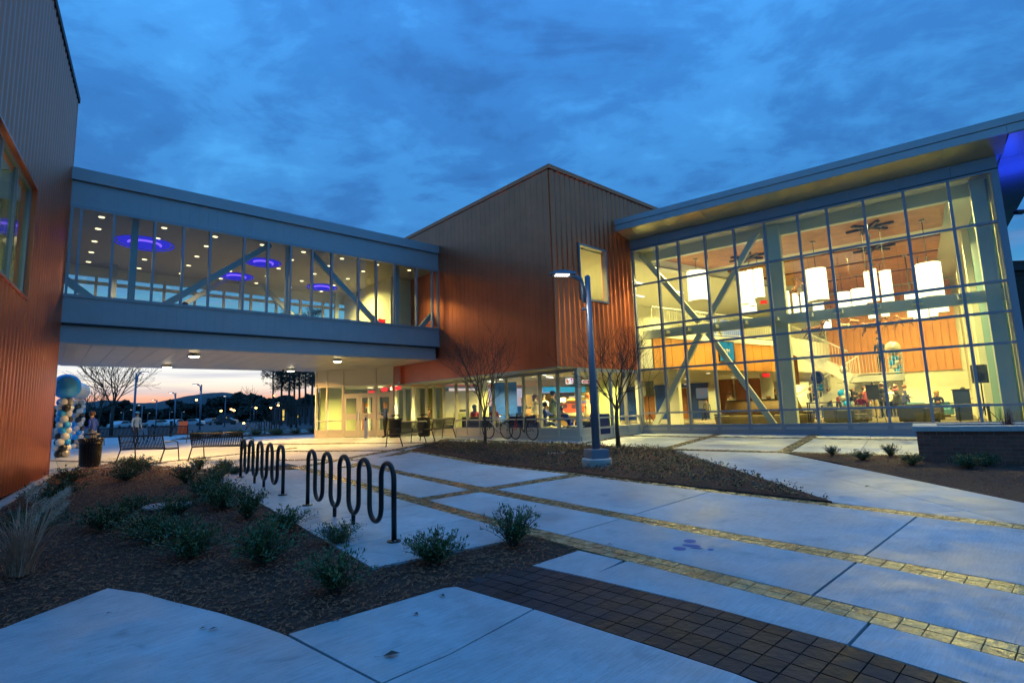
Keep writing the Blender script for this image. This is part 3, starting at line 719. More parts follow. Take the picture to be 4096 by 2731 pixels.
for a0, a1, hs in ((0.05, 0.91, 1), (1.01, 1.90, 1), (1.92, 2.81, 0)):
    d = M(); st = 0.145; d.fb(ENT, a0, a0 + st, 0.0, 0.05, 0.04, 2.13).fb(ENT, a1 - st, a1, 0.0, 0.05, 0.04, 2.13)
    for z0, z1 in ((0.04, 0.36), (0.92, 1.20), (1.98, 2.13)): d.fb(ENT, a0 + st, a1 - st, 0.002, 0.048, z0, z1)
    dd = d.ob('door', CREAMF, ent)
    pane(dd, ENT, 'a', a0 + st, a1 - st, 0.36, 0.92, d=0.02); pane(dd, ENT, 'a', a0 + st, a1 - st, 1.20, 1.98, d=0.02)
    hx = a1 - 0.07 if hs else a0 + 0.07
    M().tube([ENT(hx, 0, 1.28), ENT(hx, -0.07, 1.26), ENT(hx, -0.07, 0.86), ENT(hx, 0, 0.84)], 0.014, 6).ob('handle', CHROME, dd)
STK = emis('sticker_yellow', (1.0, 0.62, 0.02), 0.25)
M().extr([(.085 * math.cos(t), .085 * math.sin(t)) for t in [2 * PI * i / 16 for i in range(16)]], ENT(1.45, 0.0, 1.62), ENT.a, ZU, -ENT.b * 0.006).ob('sticker', mat('sticker_paint', (.8, .45, .02), .5), ent)
M().fb(ENT, 1.37, 1.53, -0.006, 0.0, 1.46, 1.54).ob('sticker', WALLW, ent)
# copper return wall beside the entrance
mb = M(); p0, p1 = ENT(0, 0.05), STO(-0.02, 9.98)
mb.prism([p0.xy, p1.xy, (p1 + LD * 0.2).xy, (p0 + LD * 0.2 + BD * .1).xy], 2.55, 3.5); mb.ob('wall', COPPER, box)
RET = Fr(p1, p0 - p1, LD); L_ = (p0 - p1).length
for i in range(3): M().fb(RET, L_ * i / 3 + .004, L_ * (i + 1) / 3 - .004, -0.04, 0.0, 2.52, 3.46).ob('panel', COPPER, box)
mull(shop, RET, 'a', L_ - 0.05, 0, 2.55); rail(shop, RET, 'a', 0, L_, 2.44, 2.52); rail(shop, RET, 'a', 0, L_, .69, .745); rail(shop, RET, 'a', 0, L_, -.1, .36)
pane(shop, RET, 'a', 0.02, L_ - .08, .745, 2.44); pane(shop, RET, 'a', 0.02, L_ - .08, .36, .69)

# ================================================================== SKYWALK
sky_b = thing('skywalk', 'grey panelled skywalk bridge glazed along its side between the two copper buildings', 'bridge', BRG(-6, 0))
BL = -12.95; DW = 7.7
def bl(d): return BL - d * 0.52
def fbp(mb, a1, d0, d1, z0, z1, mi=0):         # slab across the bridge following its raked left end
    return mb.prism([BRG(bl(d0), d0).xy, BRG(a1, d0).xy, BRG(a1, d1).xy, BRG(bl(d1), d1).xy], z0, z1, mi)
mb = M(); fbp(mb, 0, 0.1, DW, 4.10, 4.24); mb.ob('floor', CARPET, sky_b)
mb = M(); fbp(mb, -0.05, 0.12, DW, 3.40, 3.44); mb.ob('soffit', SOFF, sky_b)
# soffit boards run across the bridge
for i in range(22):
    a = -12.6 + i * 0.56
    M().fb(BRG, a + .006, a + .554, 0.14, DW - 0.05, 3.372, 3.398).ob('board', SOFF, sky_b)
mb = M(); fbp(mb, 0, -0.03, DW + .05, 8.2, 8.36); mb.ob('roof', GREYP, sky_b)
mb = M(); mb.fb(BRG, BL - .3, 0.06, -0.10, 0.25, 8.19, 8.56); mb.ob('coping', GREYP, sky_b)
mb = M(); mb.fb(BRG, BL - .3, 0.02, 0.02, 0.2, 7.44, 8.19).fb(BRG, BL - .2, 0.02, 0.02, 0.2, 3.98, 4.72).fb(BRG, BL - .2, -0.12, 0.16, 0.3, 3.42, 3.98); mb.ob('wall', GREYP, sky_b)
for (z0, z1, off, a0, a1) in ((7.46, 8.17, 0.0, -13.02, 0.0), (3.96, 4.70, 0.0, -12.96, 0.0), (3.41, 3.90, -0.12, -12.96, -0.16)):
    n = 48; w_ = (a1 - a0) / n; me = panelmesh(w_, z1 - z0, GREYP, 'panel', 0.004, 0.02)
    for i in range(n): inst('panel', me, sky_b, BRG(a0 + i * w_, 0.02 - off, z0), BRG.rot)
M().fb(BRG, -12.96, 0, -0.005, 0.12, 3.90, 3.955).ob('shadow_strip', DSTRIP, sky_b)  # near-black strip that paints in the shadow line below the ledge
BM = [-12.72, -12.51, -11.73, -10.69, -9.90, -9.13, -8.08, -7.29, -6.50, -5.70, -4.94, -3.84, -3.06, -2.24, -1.16, -0.35, -0.03]
for a in BM: mull(sky_b, BRG, 'a', a, 4.72, 7.44, 0.062, 0.13, GREYF)
rail(sky_b, BRG, 'a', BL, 0, 7.36, 7.455, mt=GREYF, name='head'); rail(sky_b, BRG, 'a', BL, 0, 4.70, 4.79, mt=GREYF, name='sill', out=0.04)
for a0, a1 in zip(BM[:-1], BM[1:]): pane(sky_b, BRG, 'a', a0 + .03, a1 - .03, 4.79, 7.36)
# rear side of the skywalk
mb = M(); mb.fb(BRG, bl(DW), 0, DW - .15, DW, 7.05, 8.2).fb(BRG, bl(DW), 0, DW - .15, DW, 3.42, 4.95).fb(BRG, bl(DW), 0, DW - .12, DW - .04, 6.72, 6.86); mb.ob('wall', STEELG, sky_b)
a = -16.4; 
while a < -1.3:
    mull(sky_b, BRG, 'a', a, 4.95, 7.05, 0.09, 0.14, CREAMF, off=DW - .16); a += 1.18
mb = M(); mb.fb(BRG, bl(DW), -1.0, DW - .10, DW - .088, 4.95, 7.05); mb.ob('pane', GLASS, sky_b)
# ceiling, truss columns and braces
CLB = mat('skywalk_ceiling', (0.40, 0.38, 0.34), 0.85)
mb = M(); fbp(mb, 0, 0.14, DW - .15, 7.47, 7.53); mb.ob('ceiling', CLB, sky_b)
for dd in (0.62, 6.9):
    for a in (-11.15, -6.38, -1.80): M().fb(BRG, a - .09, a + .09, dd - .09, dd + .09, 4.24, 7.46).ob('column', STEELB, sky_b)
    for a, z, a2, z2 in ((-10.35, 4.75, -7.05, 7.45), (-5.55, 7.45, -2.6, 4.75), (-15.4, 7.45, -11.9, 4.65), (-0.7, 4.75, 1.9, 7.0)):
        if dd < 1 or a > -12: M().beam(BRG(a, dd, z), BRG(min(a2, -.02), dd, z2 if a2 < 0 else 5.5), 0.16, 0.2).ob('brace', STEELB, sky_b)
mb = M(); mb.fb(BRG, -1.1, -0.02, 2.4, 2.5, 4.24, 7.46).fb(BRG, -1.1, -1.0, 2.5, DW - .2, 4.24, 7.46); mb.ob('partition', WALLW, sky_b)
# recessed downlights and blue oval coves
dl = M().lathe([(0.08, 0), (0.08, 0.01)], (0, 0, 0), 12).mesh('diffuser', E_WARM); dr = M().lathe([(0.11, 0.004), (0.11, 0.016)], (0, 0, 0), 12).mesh('trim', CEILW)
for a in (-12.0, -10.35, -8.84, -7.28, -5.76, -4.2, -2.63, -1.06):
    for d in (0.78, 2.1, 3.7, 5.28, 6.85):
        if min(abs(a + 10.64), 9) < 1.2 and 2.3 < d < 3.9: continue
        if a > -1.2 and d > 2.3: continue
        t = inst('downlight', dr, sky_b, BRG(a, d, 7.452)); inst('diffuser', dl, t, BRG(a, d, 7.446))
for a, d, r in ((-10.62, 2.98, 0.88), (-6.55, 3.12, 0.66), (-6.83, 6.05, 0.68), (-2.95, 5.95, 0.70)):
    mb = M(); pr = [BRG(a + r * math.cos(t), d + r * .98 * math.sin(t), 7.44) for t in [2 * PI * i / 32 for i in range(32)]]
    mb.tube(pr + [pr[0]], 0.022, 6, cap=False)
    pr2 = [BRG(a + r * .9 * math.cos(t), d + r * .88 * math.sin(t), 7.462) for t in [2 * PI * i / 32 for i in range(32)]]
    mb.add(pr2, [tuple(range(31, -1, -1))]); ov = mb.ob('cove_light', E_BLUE, sky_b)
    mb = M(); pr3 = [BRG(a + r * .55 * math.cos(t), d + r * .5 * math.sin(t), 7.435) for t in [PI + PI * i / 16 for i in range(17)]]; mb.tube(pr3, 0.04, 6); mb.ob('tube_light', E_BLUE2, ov)
for a in (-11.2, -8.0, -4.6): area('skywalk_ceiling_lamp', BRG(a, 4.5, 7.3), 150, 2.2, (1, 0.72, 0.42))
area('skywalk_ceiling_lamp', BRG(-2.6, 4.4, 7.3), 330, 1.8, (1, 0.80, 0.25)); area('skywalk_ceiling_lamp', BRG(-3.0, 4.5, 7.3), 110, 1.8, (1, .8, .34))
# surface lamps under the skywalk
for (px, py), lab in (((446 * 1.7415, 816 * 1.7415), 'round soffit lamp under the middle of the skywalk, nearest the front edge'), ((384 * 1.7415, 841 * 1.7415), 'round soffit lamp at the rear edge of the skywalk near the bare tree'), ((775 * 1.7415, 828 * 1.7415), 'round soffit lamp above the entrance doors'), ((668 * 1.7415, 850 * 1.7415), 'round soffit lamp at the rear edge of the skywalk before the pines')):
    d = FW + RT * ((px - 2048) / FPX) - UP * ((py - 1365.5) / FPX); p = Vector((0, 0, CAMH)) + d * ((3.32 - CAMH) / d.z)
    t = thing('soffit_lamp', lab, 'lamp', p, 'soffit lamps under the skywalk')
    M().lathe([(0.10, 0.052), (0.12, 0.03), (0.20, 0.02), (0.22, -0.01), (0.17, -0.04)], p, 20).smooth().ob('housing', ALU, t)
    M().lathe([(0.165, -0.042), (0.13, -0.07), (0.06, -0.08)], p, 20).ob('lens', E_SOFF, t)
    area('soffit_lamp_light', p - ZU * 0.10, 230, 0.7, (1, 0.56, 0.16), spread=2.7)
# small camera dome under the soffit
p = BRG(-4.6, 6.3, 3.36); t = thing('camera_dome', 'small white camera dome under the skywalk beside the rear lamps', 'camera', p)
M().lathe([(0.07, 0.01), (0.08, -0.04)], p, 14).ob('base', WALLW, t); M().ball(p - ZU * .05, 0.06).ob('dome', BLACK, t)

# ================================================================== RIBBED BUILDING ON THE LEFT
lbd = thing('ribbed_building', 'ribbed copper clad building with a wide window beside the planting bed', 'building', LBF(0, 0))
LH = 10.72; rib = M(); pitch = 0.30; K = 12
W0, W1, WZ0, WZ1 = 4.75, 9.6, 3.72, 6.06
def ribwall(a0, a1, z0, z1):
    n = max(1, round((a1 - a0) / pitch)) ; N_ = n * K; vs = []
    for i in range(N_ + 1):
        a = a0 + (a1 - a0) * i / N_; ph = (i % K) / K
        o = 0.032 * (0.5 - 0.5 * math.cos(2 * PI * ph))
        for z in (z0, z1): vs.append(LBF(a, -o, z))
    rib.add(vs, [(2 * i + 1, 2 * i + 3, 2 * i + 2, 2 * i) for i in range(N_)])
ribwall(0.06, W0, -0.25, LH - .12); ribwall(W1, 14.0, -0.25, LH - .12); ribwall(W0, W1, -0.25, WZ0); ribwall(W0, W1, WZ1, LH - .12)
rib.sm = True; rib.ob('wall', COPRIB, lbd)
mb = M(); mb.fb(LBF, 0.0, 0.08, -0.03, 0.1, -0.3, LH - .1).fb(LBF, 0.0, 14, 9.8, 10, -0.3, LH).fb(LBF, 0.0, 0.02, 0.1, 10, -0.3, LH - .1).fb(LBF, 13.9, 14, 0.1, 10, -0.3, LH); mb.ob('corner_trim', COPPER, lbd)
mb = M(); mb.fb(LBF, -0.06, 14, -0.06, 0.3, LH - .12, LH + .04); mb.ob('coping', BLACKM, lbd)
mb = M(); mb.fb(LBF, 0.1, 13.9, 0.3, 9.8, LH - .5, LH - .3); mb.ob('roof', GREYP, lbd)
fr_ = M(); fr_.fb(LBF, W0 - .04, W1, -0.06, 0.2, WZ1, WZ1 + .05).fb(LBF, W0 - .04, W1, -0.06, 0.2, WZ0 - .05, WZ0).fb(LBF, W0 - .05, W0, -0.06, 0.2, WZ0, WZ1)
wn = fr_.ob('window', COPPER, lbd)
mb = M()
for a in (W0, W0 + 1.25, W0 + 2.5, W0 + 3.75): mb.fb(LBF, a, a + .06, 0.03, 0.14, WZ0, WZ1)
mb.fb(LBF, W0, W1, 0.032, 0.14, WZ0, WZ0 + .06).fb(LBF, W0, W1, 0.032, 0.14, WZ1 - .06, WZ1); mb.ob('frame', BLUEF, wn)
for i in range(4): M().fb(LBF, W0 + 1.25 * i + .06, min(W1, W0 + 1.25 * i + 1.25), 0.07, 0.082, WZ0 + .06, WZ1 - .06).ob('pane', GLASSD, wn)
mb = M(); mb.fb(LBF, W0 - 1, 11, 5.5, 5.6, 2.6, 7).fb(LBF, W0 - 1, 11, 0.3, 5.5, 6.5, 6.6).fb(LBF, W0 - 1, 11, 0.3, 5.5, 2.6, 2.7).fb(LBF, W0 - 1.1, W0 - 1, 0.3, 5.5, 2.7, 6.5).fb(LBF, 11, 11.1, 0.3, 5.5, 2.7, 6.5); mb.ob('room_wall', WALLW, lbd)
area('room_lamp', LBF(7.0, 2.6, 6.4), 210, 1.2, (0.95, 0.95, 0.35))

# ================================================================== GLAZED HALL
hall = thing('glass_hall', 'glazed hall with a tall window grid under a deep oversailing roof', 'building', HALL(5.8, 0))
HM = [0, 1.10, 1.99, 3.06, 4.15, 5.24, 6.34, 7.24, 8.31, 9.39, 10.51, 11.62]
HT = [0.28, 0.79, 2.56, 3.47, 4.37, 6.15, 7.69]
for i, a in enumerate(HM):
    w_ = 0.17 if i == len(HM) - 1 else 0.075
    mull(hall, HALL, 'a', a - (0.03 if i == len(HM) - 1 else 0), -0.02, 7.72, w_, 0.16, BLUEF)
    if 0 < i < len(HM) - 1: M().fb(HALL, a - .022, a + .022, 0.16, 0.20, 0.3, 7.68).ob('mullion_inner', CREAMF, hall)
for z in HT: rail(hall, HALL, 'a', 0, 11.62, z - .035, z + .035, 0.14, BLUEF)
for j in range(len(HT) - 1):
    for i in range(len(HM) - 1): pane(hall, HALL, 'a', HM[i] + .035, HM[i + 1] - .035, HT[j] + .033, HT[j + 1] - .033, d=0.06)
rail(hall, HALL, 'a', -0.05, 11.68, -0.3, 0.07, 0.2, BLUEF, 'plinth', 0.03)
for i in range(len(HM) - 1):
    M().fb(HALL, HM[i] + .036, HM[i + 1] - .036, 0.0, 0.1, 0.07, 0.245).ob('sill_panel', BLUEF, hall)
    M().fb(HALL, HM[i] + .075, HM[i + 1] - .075, -0.012, 0.0, 0.10, 0.215).ob('sill_inlay', GREYF, hall)
# head band panels
s0 = -0.1
for k, s1 in enumerate((1.15, 2.5, 3.85, 5.2, 6.55, 7.9, 9.25, 10.6, 11.68)):
    M().fb(HALL, s0 + .004, s1 - .004, -0.03, 0.2, 7.755, 8.12).ob('head_panel', BLUEF, hall); s0 = s1
M().fb(HALL, -0.1, 11.68, 0.0, 0.15, 7.72, 7.757).ob('shadow_gap', DSTRIP, hall)
# roof plate with fascia panels and soffit
RS0, RS1, RD0, RD1 = -0.34, 13.0, -0.97, 15.5
mb = M(); mb.add([HALL(RS0, RD0 + .02, 8.40), HALL(RS1, RD0 + .02, 8.40), HALL(RS1, RD1, 8.40), HALL(RS0, RD1, 8.40), HALL(RS0, RD0 + .02, 8.78), HALL(RS1, RD0 + .02, 8.78), HALL(RS1, RD1, 8.78), HALL(RS0, RD1, 8.78)], [(0, 1, 2, 3)[::-1], (4, 5, 6, 7), (0, 1, 5, 4), (1, 2, 6, 5), (2, 3, 7, 6), (3, 0, 4, 7)])
mb.ob('roof', GREYP, hall)
s0 = RS0
for s1 in (0.42, 1.85, 3.28, 4.71, 6.14, 7.57, 9.0, 10.43, 11.86, 13.0):
    M().fb(HALL, s0 + .004, s1 - .004, RD0 - .02, RD0 + .02, 8.36, 8.60).ob('fascia_panel', GREYP, hall)
    # sloping soffit panel
    mb = M(); e = 0.004
    q = [HALL(s0 + e, RD0 + .02, 8.362), HALL(s1 - e, RD0 + .02, 8.362), HALL(s1 - e, 0.0, 8.13), HALL(s0 + e, 0.0, 8.13)]
    if s1 < 11.9: mb.add(q + [p + ZU * .02 for p in q], [(3, 2, 1, 0), (4, 5, 6, 7), (0, 1, 5, 4), (1, 2, 6, 5), (2, 3, 7, 6), (3, 0, 4, 7)]); mb.ob('soffit_panel', SOFF2, hall)
    s0 = s1
M().fb(HALL, RS0, RS1, RD0 - .05, RD0 + .05, 8.615, 8.84).ob('roof_edge', GREYP, hall)
M().fb(HALL, RS1 - .04, RS1 + .03, RD0, RD1, 8.36, 8.84).ob('roof_edge', GREYP, hall)
for d0 in range(0, 15, 2):
    mb = M(); mb.fb(HALL, 11.9, 12.96, d0 - .96 + .01, d0 + 1.03, 8.34, 8.36); mb.ob('soffit_panel', GREYP, hall)
# blue floodlight fixed outside the far corner of the hall
p = HALL(12.3, 2.2, 6.9); t = thing('floodlight', 'small blue floodlight fixed outside the end wall under the roof corner', 'lamp', p)
M().box(p - ZU * .1, .25, .15, .1).ob('housing', BLACKM, t); M().box(p - ZU * .0, .2, .12, .012).ob('lens', E_BLUE, t)
area('floodlight_blue', p + ZU * .05, 38, 0.3, (0.02, 0.06, 1.0), (PI, 0, 0), spread=PI)
# ---- shell of the interior
mb = M(); mb.prism([p.xy for p in (STO(.08, .08), STO(3.5, .06), HALL(0.1, .15), HALL(11.55, .15), HALL(11.55, 30), HALL(-10, 30), BOX(3, 16), BOX(-1.5, 14.5), ENT(4.4, .2), ENT(.1, .2), STO(.1, 9.9))], -0.2, 0.05); mb.ob('floor', CARPET, kind='structure')
mb = M(); mb.fb(HALL, -8, 4.6, 9.5, 29, 0.0, 0.008); mb.ob('floor_tiles', TILEF, kind='structure')
mb = M(); mb.fb(HALL, 4.75, 11.6, 18.0, 18.2, 0, 8.1); mb.ob('rear_wall', WALLW, hall)
mb = M(); mb.fb(HALL, 11.5, 11.6, 7.3, 18.0, 0, 8.1).fb(HALL, 11.5, 11.6, 0.16, 0.9, 0, 8.1).fb(HALL, 11.2, 11.5, 7.0, 7.35, 0, 7.7).fb(HALL, 11.25, 11.5, 12.2, 12.6, 0, 7.7); mb.ob('end_wall', WALLW, hall)
mb = M(); mb.fb(HALL, 11.42, 11.5, 0.9, 7.3, 0.0, 7.9); mb.ob('window_shade', SHADE, hall)
mb = M(); mb.fb(HALL, -0.1, 11.6, 0.17, 18.2, 7.78, 7.86); mb.ob('ceiling', CEILW, hall)
mb = M(); mb.fb(HALL, 0.1, 11.5, 1.0, 1.25, 7.35, 7.78); mb.ob('bulkhead', STEELG, hall)
# slatted timber ceiling fields
for d0, d1, sl in ((2.2, 5.5, 0.35), (6.9, 9.4, 1.25), (9.9, 12.8, 2.5), (13.4, 17.2, 4.9)):
    sb = M(); sb.fb(HALL, sl, 10.55, d0, d1, 7.70, 7.77); fld = sb.ob('slat_field', DWOOD, hall)
    n = int((d1 - d0) / 0.11)
    for i in range(n):
        M().fb(HALL, sl + 0.33 * (i * .11), 10.55, d0 + i * .11 + .008, d0 + i * .11 + .10, 7.665, 7.70).ob('slat', WOOD, fld)
# column, collar beam and cross bracing just behind the glass
M().fb(HALL, 5.02, 5.58, 0.75, 1.2, 0, 7.7).ob('column', STEELG, hall)
M().fb(HALL, 11.05, 11.4, 0.5, 0.85, 0, 7.7).ob('column', STEELB, hall)
bz = 0.7
M().beam(HALL(0.0, bz, 4.09), HALL(11.48, bz, 4.06), 0.16, 0.34).ob('tie_beam', STEELG, hall)
k = lambda s, z: gl(s, z, bz)
for a, b_ in (((0.44, 7.4), (2.62, 4.25)), ((4.98, 7.35), (2.92, 4.25)), ((2.62, 3.8), (0.55, 0.3)), ((2.92, 3.8), (4.97, 0.25))): M().beam(k(*a), k(*b_), 0.17, 0.2).ob('brace', STEELG, hall)
for a in HM[1:-1]: M().fb(HALL, a - .12, a + .12, 0.16, 0.66, 4.02, 4.14).ob('bracket', STEELG, hall)
# ---- balcony edge, upper floor
BA, BB_, BC_ = HALL(0.12, 1.3), HALL(3.5, 10.9), HALL(4.9, 18.0)
mb = M(); mb.prism([p.xy for p in (STO(.08, .3), STO(3.4, .3), BA, BB_, BC_, HALL(4.9, 30), HALL(-10, 30), BOX(3, 16), BOX(-1, 14), STO(.1, 9.9))], 2.62, 4.0); mb.ob('upper_floor', CEILW, hall)
BLC = Fr(BA, BB_ - BA, (BB_ - BA).cross(ZU)); n = 26; L_ = (BB_ - BA).length
for i in range(n): M().fb(BLC, L_ * i / n + .004, L_ * (i + 1) / n - .004, 0.0, 0.05 + .012 * (i % 2), 2.55, 3.86).ob('fascia_panel', ORANGE, hall)
M().fb(BLC, 0, L_, -0.02, 0.10, 3.86, 4.12).ob('balcony_edge', CEILW, hall)
def railing(parent, fr, a0, a1, z0, h, slope=0.0, step=0.13, b=0.03, mt=CEILW):
    r = M(); n = max(2, int((a1 - a0) / step)); zz = lambda a: z0 + slope * (a - a0)
    pts = [fr(a, b, zz(a) + h) for a in (a0, a1)]; r.beam(pts[0], pts[1], .05, .05); r.beam(fr(a0, b, zz(a0) + .09), fr(a1, b, zz(a1) + .09), .04, .04)
    rr = r.ob('railing', mt, parent)
    for i in range(n + 1):
        a = a0 + (a1 - a0) * i / n; M().fb(fr, a - .009, a + .009, b - .009, b + .009, zz(a) + .09 if fr.k == 1 else zz(a) + .09, zz(a) + h).ob('baluster', mt, rr)
M().prism([p.xy for p in (HALL(0.0, .17), BA, BB_, BC_, BC_ - GW * .1, BB_ - GW * .1, BA - GW * .1, HALL(-.15, .17))], 7.05, 7.5).ob('bulkhead', CEILW, hall)
railing(hall, BLC, 0.05, L_ - .05, 4.12, 1.05, step=0.16)
BL2 = Fr(BB_, BC_ - BB_, (BC_ - BB_).cross(ZU)); L2 = (BC_ - BB_).length
M().fb(BL2, 0, L2, -0.02, 0.1, 2.6, 4.4).ob('balcony_edge', CEILW, hall)
mb = M(); mb.fb(BOX, 0.4, 22, 5.6, 5.8, 4.0, 7.4); mb.ob('upper_wall', WALLW, hall)
mb = M(); mb.fb(HALL, -2, 4.85, 19.0, 19.2, 4.1, 7.6).fb(HALL, 4.75, 4.87, 18.0, 19.1, 0, 7.8); mb.ob('upper_wall', WALLW, hall)
mb = M(); mb.prism([p.xy for p in (BOX(.25, .25), BOX(4.7, .3), BA, BB_, BC_, HALL(4.8, 19.1), BOX(22, 5.6), BOX(.25, 5.6))], 7.05, 7.15); mb.ob('upper_ceiling', CEILW, hall)
for a0, b0, a1, b1 in ((5.6, 2.0, 6.6, 2.0), (7.8, 2.2, 9.0, 2.2), (11.0, 2.2, 12.4, 2.2), (1.7, 1.4, 2.4, 1.4), (10.0, 4.0, 11.4, 4.0), (5.0, 4.0, 6.4, 4.0)):
    M().beam(BOX(a0, b0, 7.03), BOX(a1, b1, 7.03), 0.09, 0.03).ob('tube_lamp', E_TUBE, hall)
M().prism([gl(3.42, 5.0, 10.5).xy, gl(4.15, 5.0, 12.5).xy, (gl(4.15, 5.0, 12.5) + Vector((.1, .2, 0))).xy, (gl(3.42, 5.0, 10.5) + Vector((.1, .2, 0))).xy], 4.3, 5.65).ob('blue_panel', mat('projection_blue', (.03, .12, .42), .5, emit=(.03, .10, .5), es=.5), hall)
# ---- rear wall: orange fluted panels
n = 18; a0, a1 = 4.95, 11.28
for i in range(n):
    x0, x1 = a0 + (a1 - a0) * i / n, a0 + (a1 - a0) * (i + 1) / n; mb = M()
    z0 = 2.56; q = [HALL(x0 + .004, 18.0, z0), HALL(x1 - .004, 18.0, z0), HALL(x1 - .004, 17.88, z0), HALL((x0 + x1) / 2, 17.92, z0), HALL(x0 + .004, 17.965, z0)]
    mb.add(q + [p + ZU * 4.9 for p in q], [(0, 1, 2, 3, 4)[::-1], (5, 6, 7, 8, 9), (1, 2, 7, 6), (2, 3, 8, 7), (3, 4, 9, 8), (4, 0, 5, 9), (0, 1, 6, 5)]); mb.ob('wall_panel', ORANGE, hall)
# ---- stair and landing
stair = thing('staircase', 'white steel staircase with landing and balustrade in the hall', 'staircase', HALL(6.8, 8.3))
LZ = 2.12
M().fb(HALL, 6.75, 8.75, 7.9, 9.9, LZ - .28, LZ).ob('landing', CEILW, stair)
for d, nm in ((7.9, 0), (9.2, 1)):
    mb = M(); mb.beam(HALL(6.8, d, LZ - .12), HALL(3.9, d, 4.02), 0.08, 0.42); mb.ob('stringer', CEILW, stair)
for i in range(12):
    t = i / 12; M().fb(HALL, 6.75 - 2.75 * t - .30, 6.75 - 2.75 * t, 7.95, 9.15, LZ + 1.92 * t + .08, LZ + 1.92 * t + .13).ob('tread', CARPET, stair)
railing(stair, HALL, 6.8, 8.75, LZ, 1.0, b=7.95, step=.12)
SRL = Fr(HALL(6.78, 7.93, LZ), -GW, GN, 0.954); railing(stair, SRL, 0.0, 2.9, 0.15, 1.0, slope=0.665, b=0, step=.12)
SR2 = Fr(HALL(8.75, 7.95, LZ), GN, -GW, 0.954); M().fb(SR2, 0, 1.9, 0, 0.05, 0.0, 1.0).ob('side_panel', CEILW, stair)
mb = M(); mb.beam(HALL(7.0, 10.0, LZ - .1), HALL(3.6, 10.0, 0.1), 0.1, 0.35); mb.ob('stringer', CEILW, stair)
SR3 = Fr(HALL(7.0, 10.0, LZ), -GW, GN, 0.954); railing(stair, SR3, 0.0, 3.2, 0.1, 0.95, slope=-0.62, b=0.05, step=.15)
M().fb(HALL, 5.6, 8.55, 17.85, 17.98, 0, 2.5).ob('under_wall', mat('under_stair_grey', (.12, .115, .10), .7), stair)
# dark wood fin wall under the stair top
M().fb(HALL, 3.7, 4.45, 9.4, 9.5, 1.9, 3.5).ob('wood_panel', DWOOD, hall)
# ---- ground floor rear: blue wall with doors, wood piers, round column
BW = 20.0
mb = M(); mb.fb(HALL, -12.5, -3.2, BW, BW + .2, 0, 2.72); mb.ob('blue_wall', BLUEW, hall)
mb = M(); mb.fb(HALL, -3.2, 11, 27, 27.2, 0, 2.72).fb(HALL, -3.3, -3.1, BW, 27, 0, 2.72); mb.ob('rear_wall', WALLW, hall)
for s in (-8.0, -5.35):
    d = M(); d.fb(HALL, s - .52, s + .52, BW - .04, BW, 0, 2.42); f_ = d.ob('door_frame', CEILW, hall)
    M().fb(HALL, s - .43, s + .43, BW - .07, BW - .03, 0.02, 2.34).ob('door', DOORW, f_)
    M().beam(HALL(s + .36, BW - .1, 1.05), HALL(s + .22, BW - .1, 1.05), .03, .03).ob('handle', CHROME, f_)
for s1, d in ((3.42, 17.0), (3.98, 17.4), (4.45, 17.8)):
    p = gl(s1, 1, d); mb = M(); mb.box((p.x, p.y, 0.05), 0.75, 0.5, 2.6, HALL.rot); mb.ob('wood_pier', DWOOD, hall)
p = gl(4.83, 1, 12.5); M().lathe([(.32, 0), (.32, 2.62)], (p.x, p.y, 0.03), 24).smooth().ob('round_column', CEILW, hall)
for s1, d in ((2.95, 16), (5.95, 14.8)): p = gl(s1, 1, d); M().box((p.x, p.y, .05), .7, .1, 2.1, HALL.rot).ob('door', STEELG, hall)
mb = M(); mb.fb(HALL, 0.0, 0.45, 3.2, 3.6, 0, 2.65); mb.ob('pier', WALLW, hall)
# things on the walls
def sign_exit(p, fr_a, label, sc=1.0):
    t = thing('exit_sign', label, 'exit sign', p)
    M().par(p - fr_a * .17 * sc, fr_a * .34 * sc, fr_a.cross(ZU) * -.03, ZU * .2 * sc).ob('housing', mat('exit_face', (.5, .05, .05), .5, emit=(1, .02, .02), es=.55), t)
    text('lettering', 'EXIT', .17 * sc, p + ZU * .1 * sc - fr_a.cross(ZU) * .001 * -40, fr_a, ZU, E_EXIT, t)
sign_exit(gl(4.83, 1.97, 9.5), GW, 'red exit sign hanging beside the round white column in the hall')
sign_exit(gl(4.98, 4.63, 12.0), GW, 'red exit sign on the upper floor beside the drum pendants')
sign_exit(BRG(-1.6, 2.3, 5.22), BD, 'red exit sign inside the right end of the skywalk')
for s, z, lab in ((0.55, 2.42, 'red exit sign above the single entrance door'), (3.0, 2.3, 'red exit sign behind the left entrance sidelight'), (1.75, 2.40, 'red exit sign above the double entrance doors'), (0.9, 2.45, 'small red exit sign behind the entrance transom')):
    sign_exit(ENT(s, 1.2 + .6 * s, z - .05), -ENT.a, lab, 1.1)
def screen(p, ax, w, h, label, mt, tilt=0.0):
    t = thing('screen', label, 'screen', p); n_ = ax.cross(ZU)
    M().par(p - ax * w / 2 - n_ * -.0, ax * w, -n_ * .06, ZU * h).ob('case', BLACK, t)
    M().par(p - ax * (w / 2 - .04) + n_ * .004 + ZU * .04, ax * (w - .08), -n_ * .002, ZU * (h - .08)).ob('display', mt, t); return t
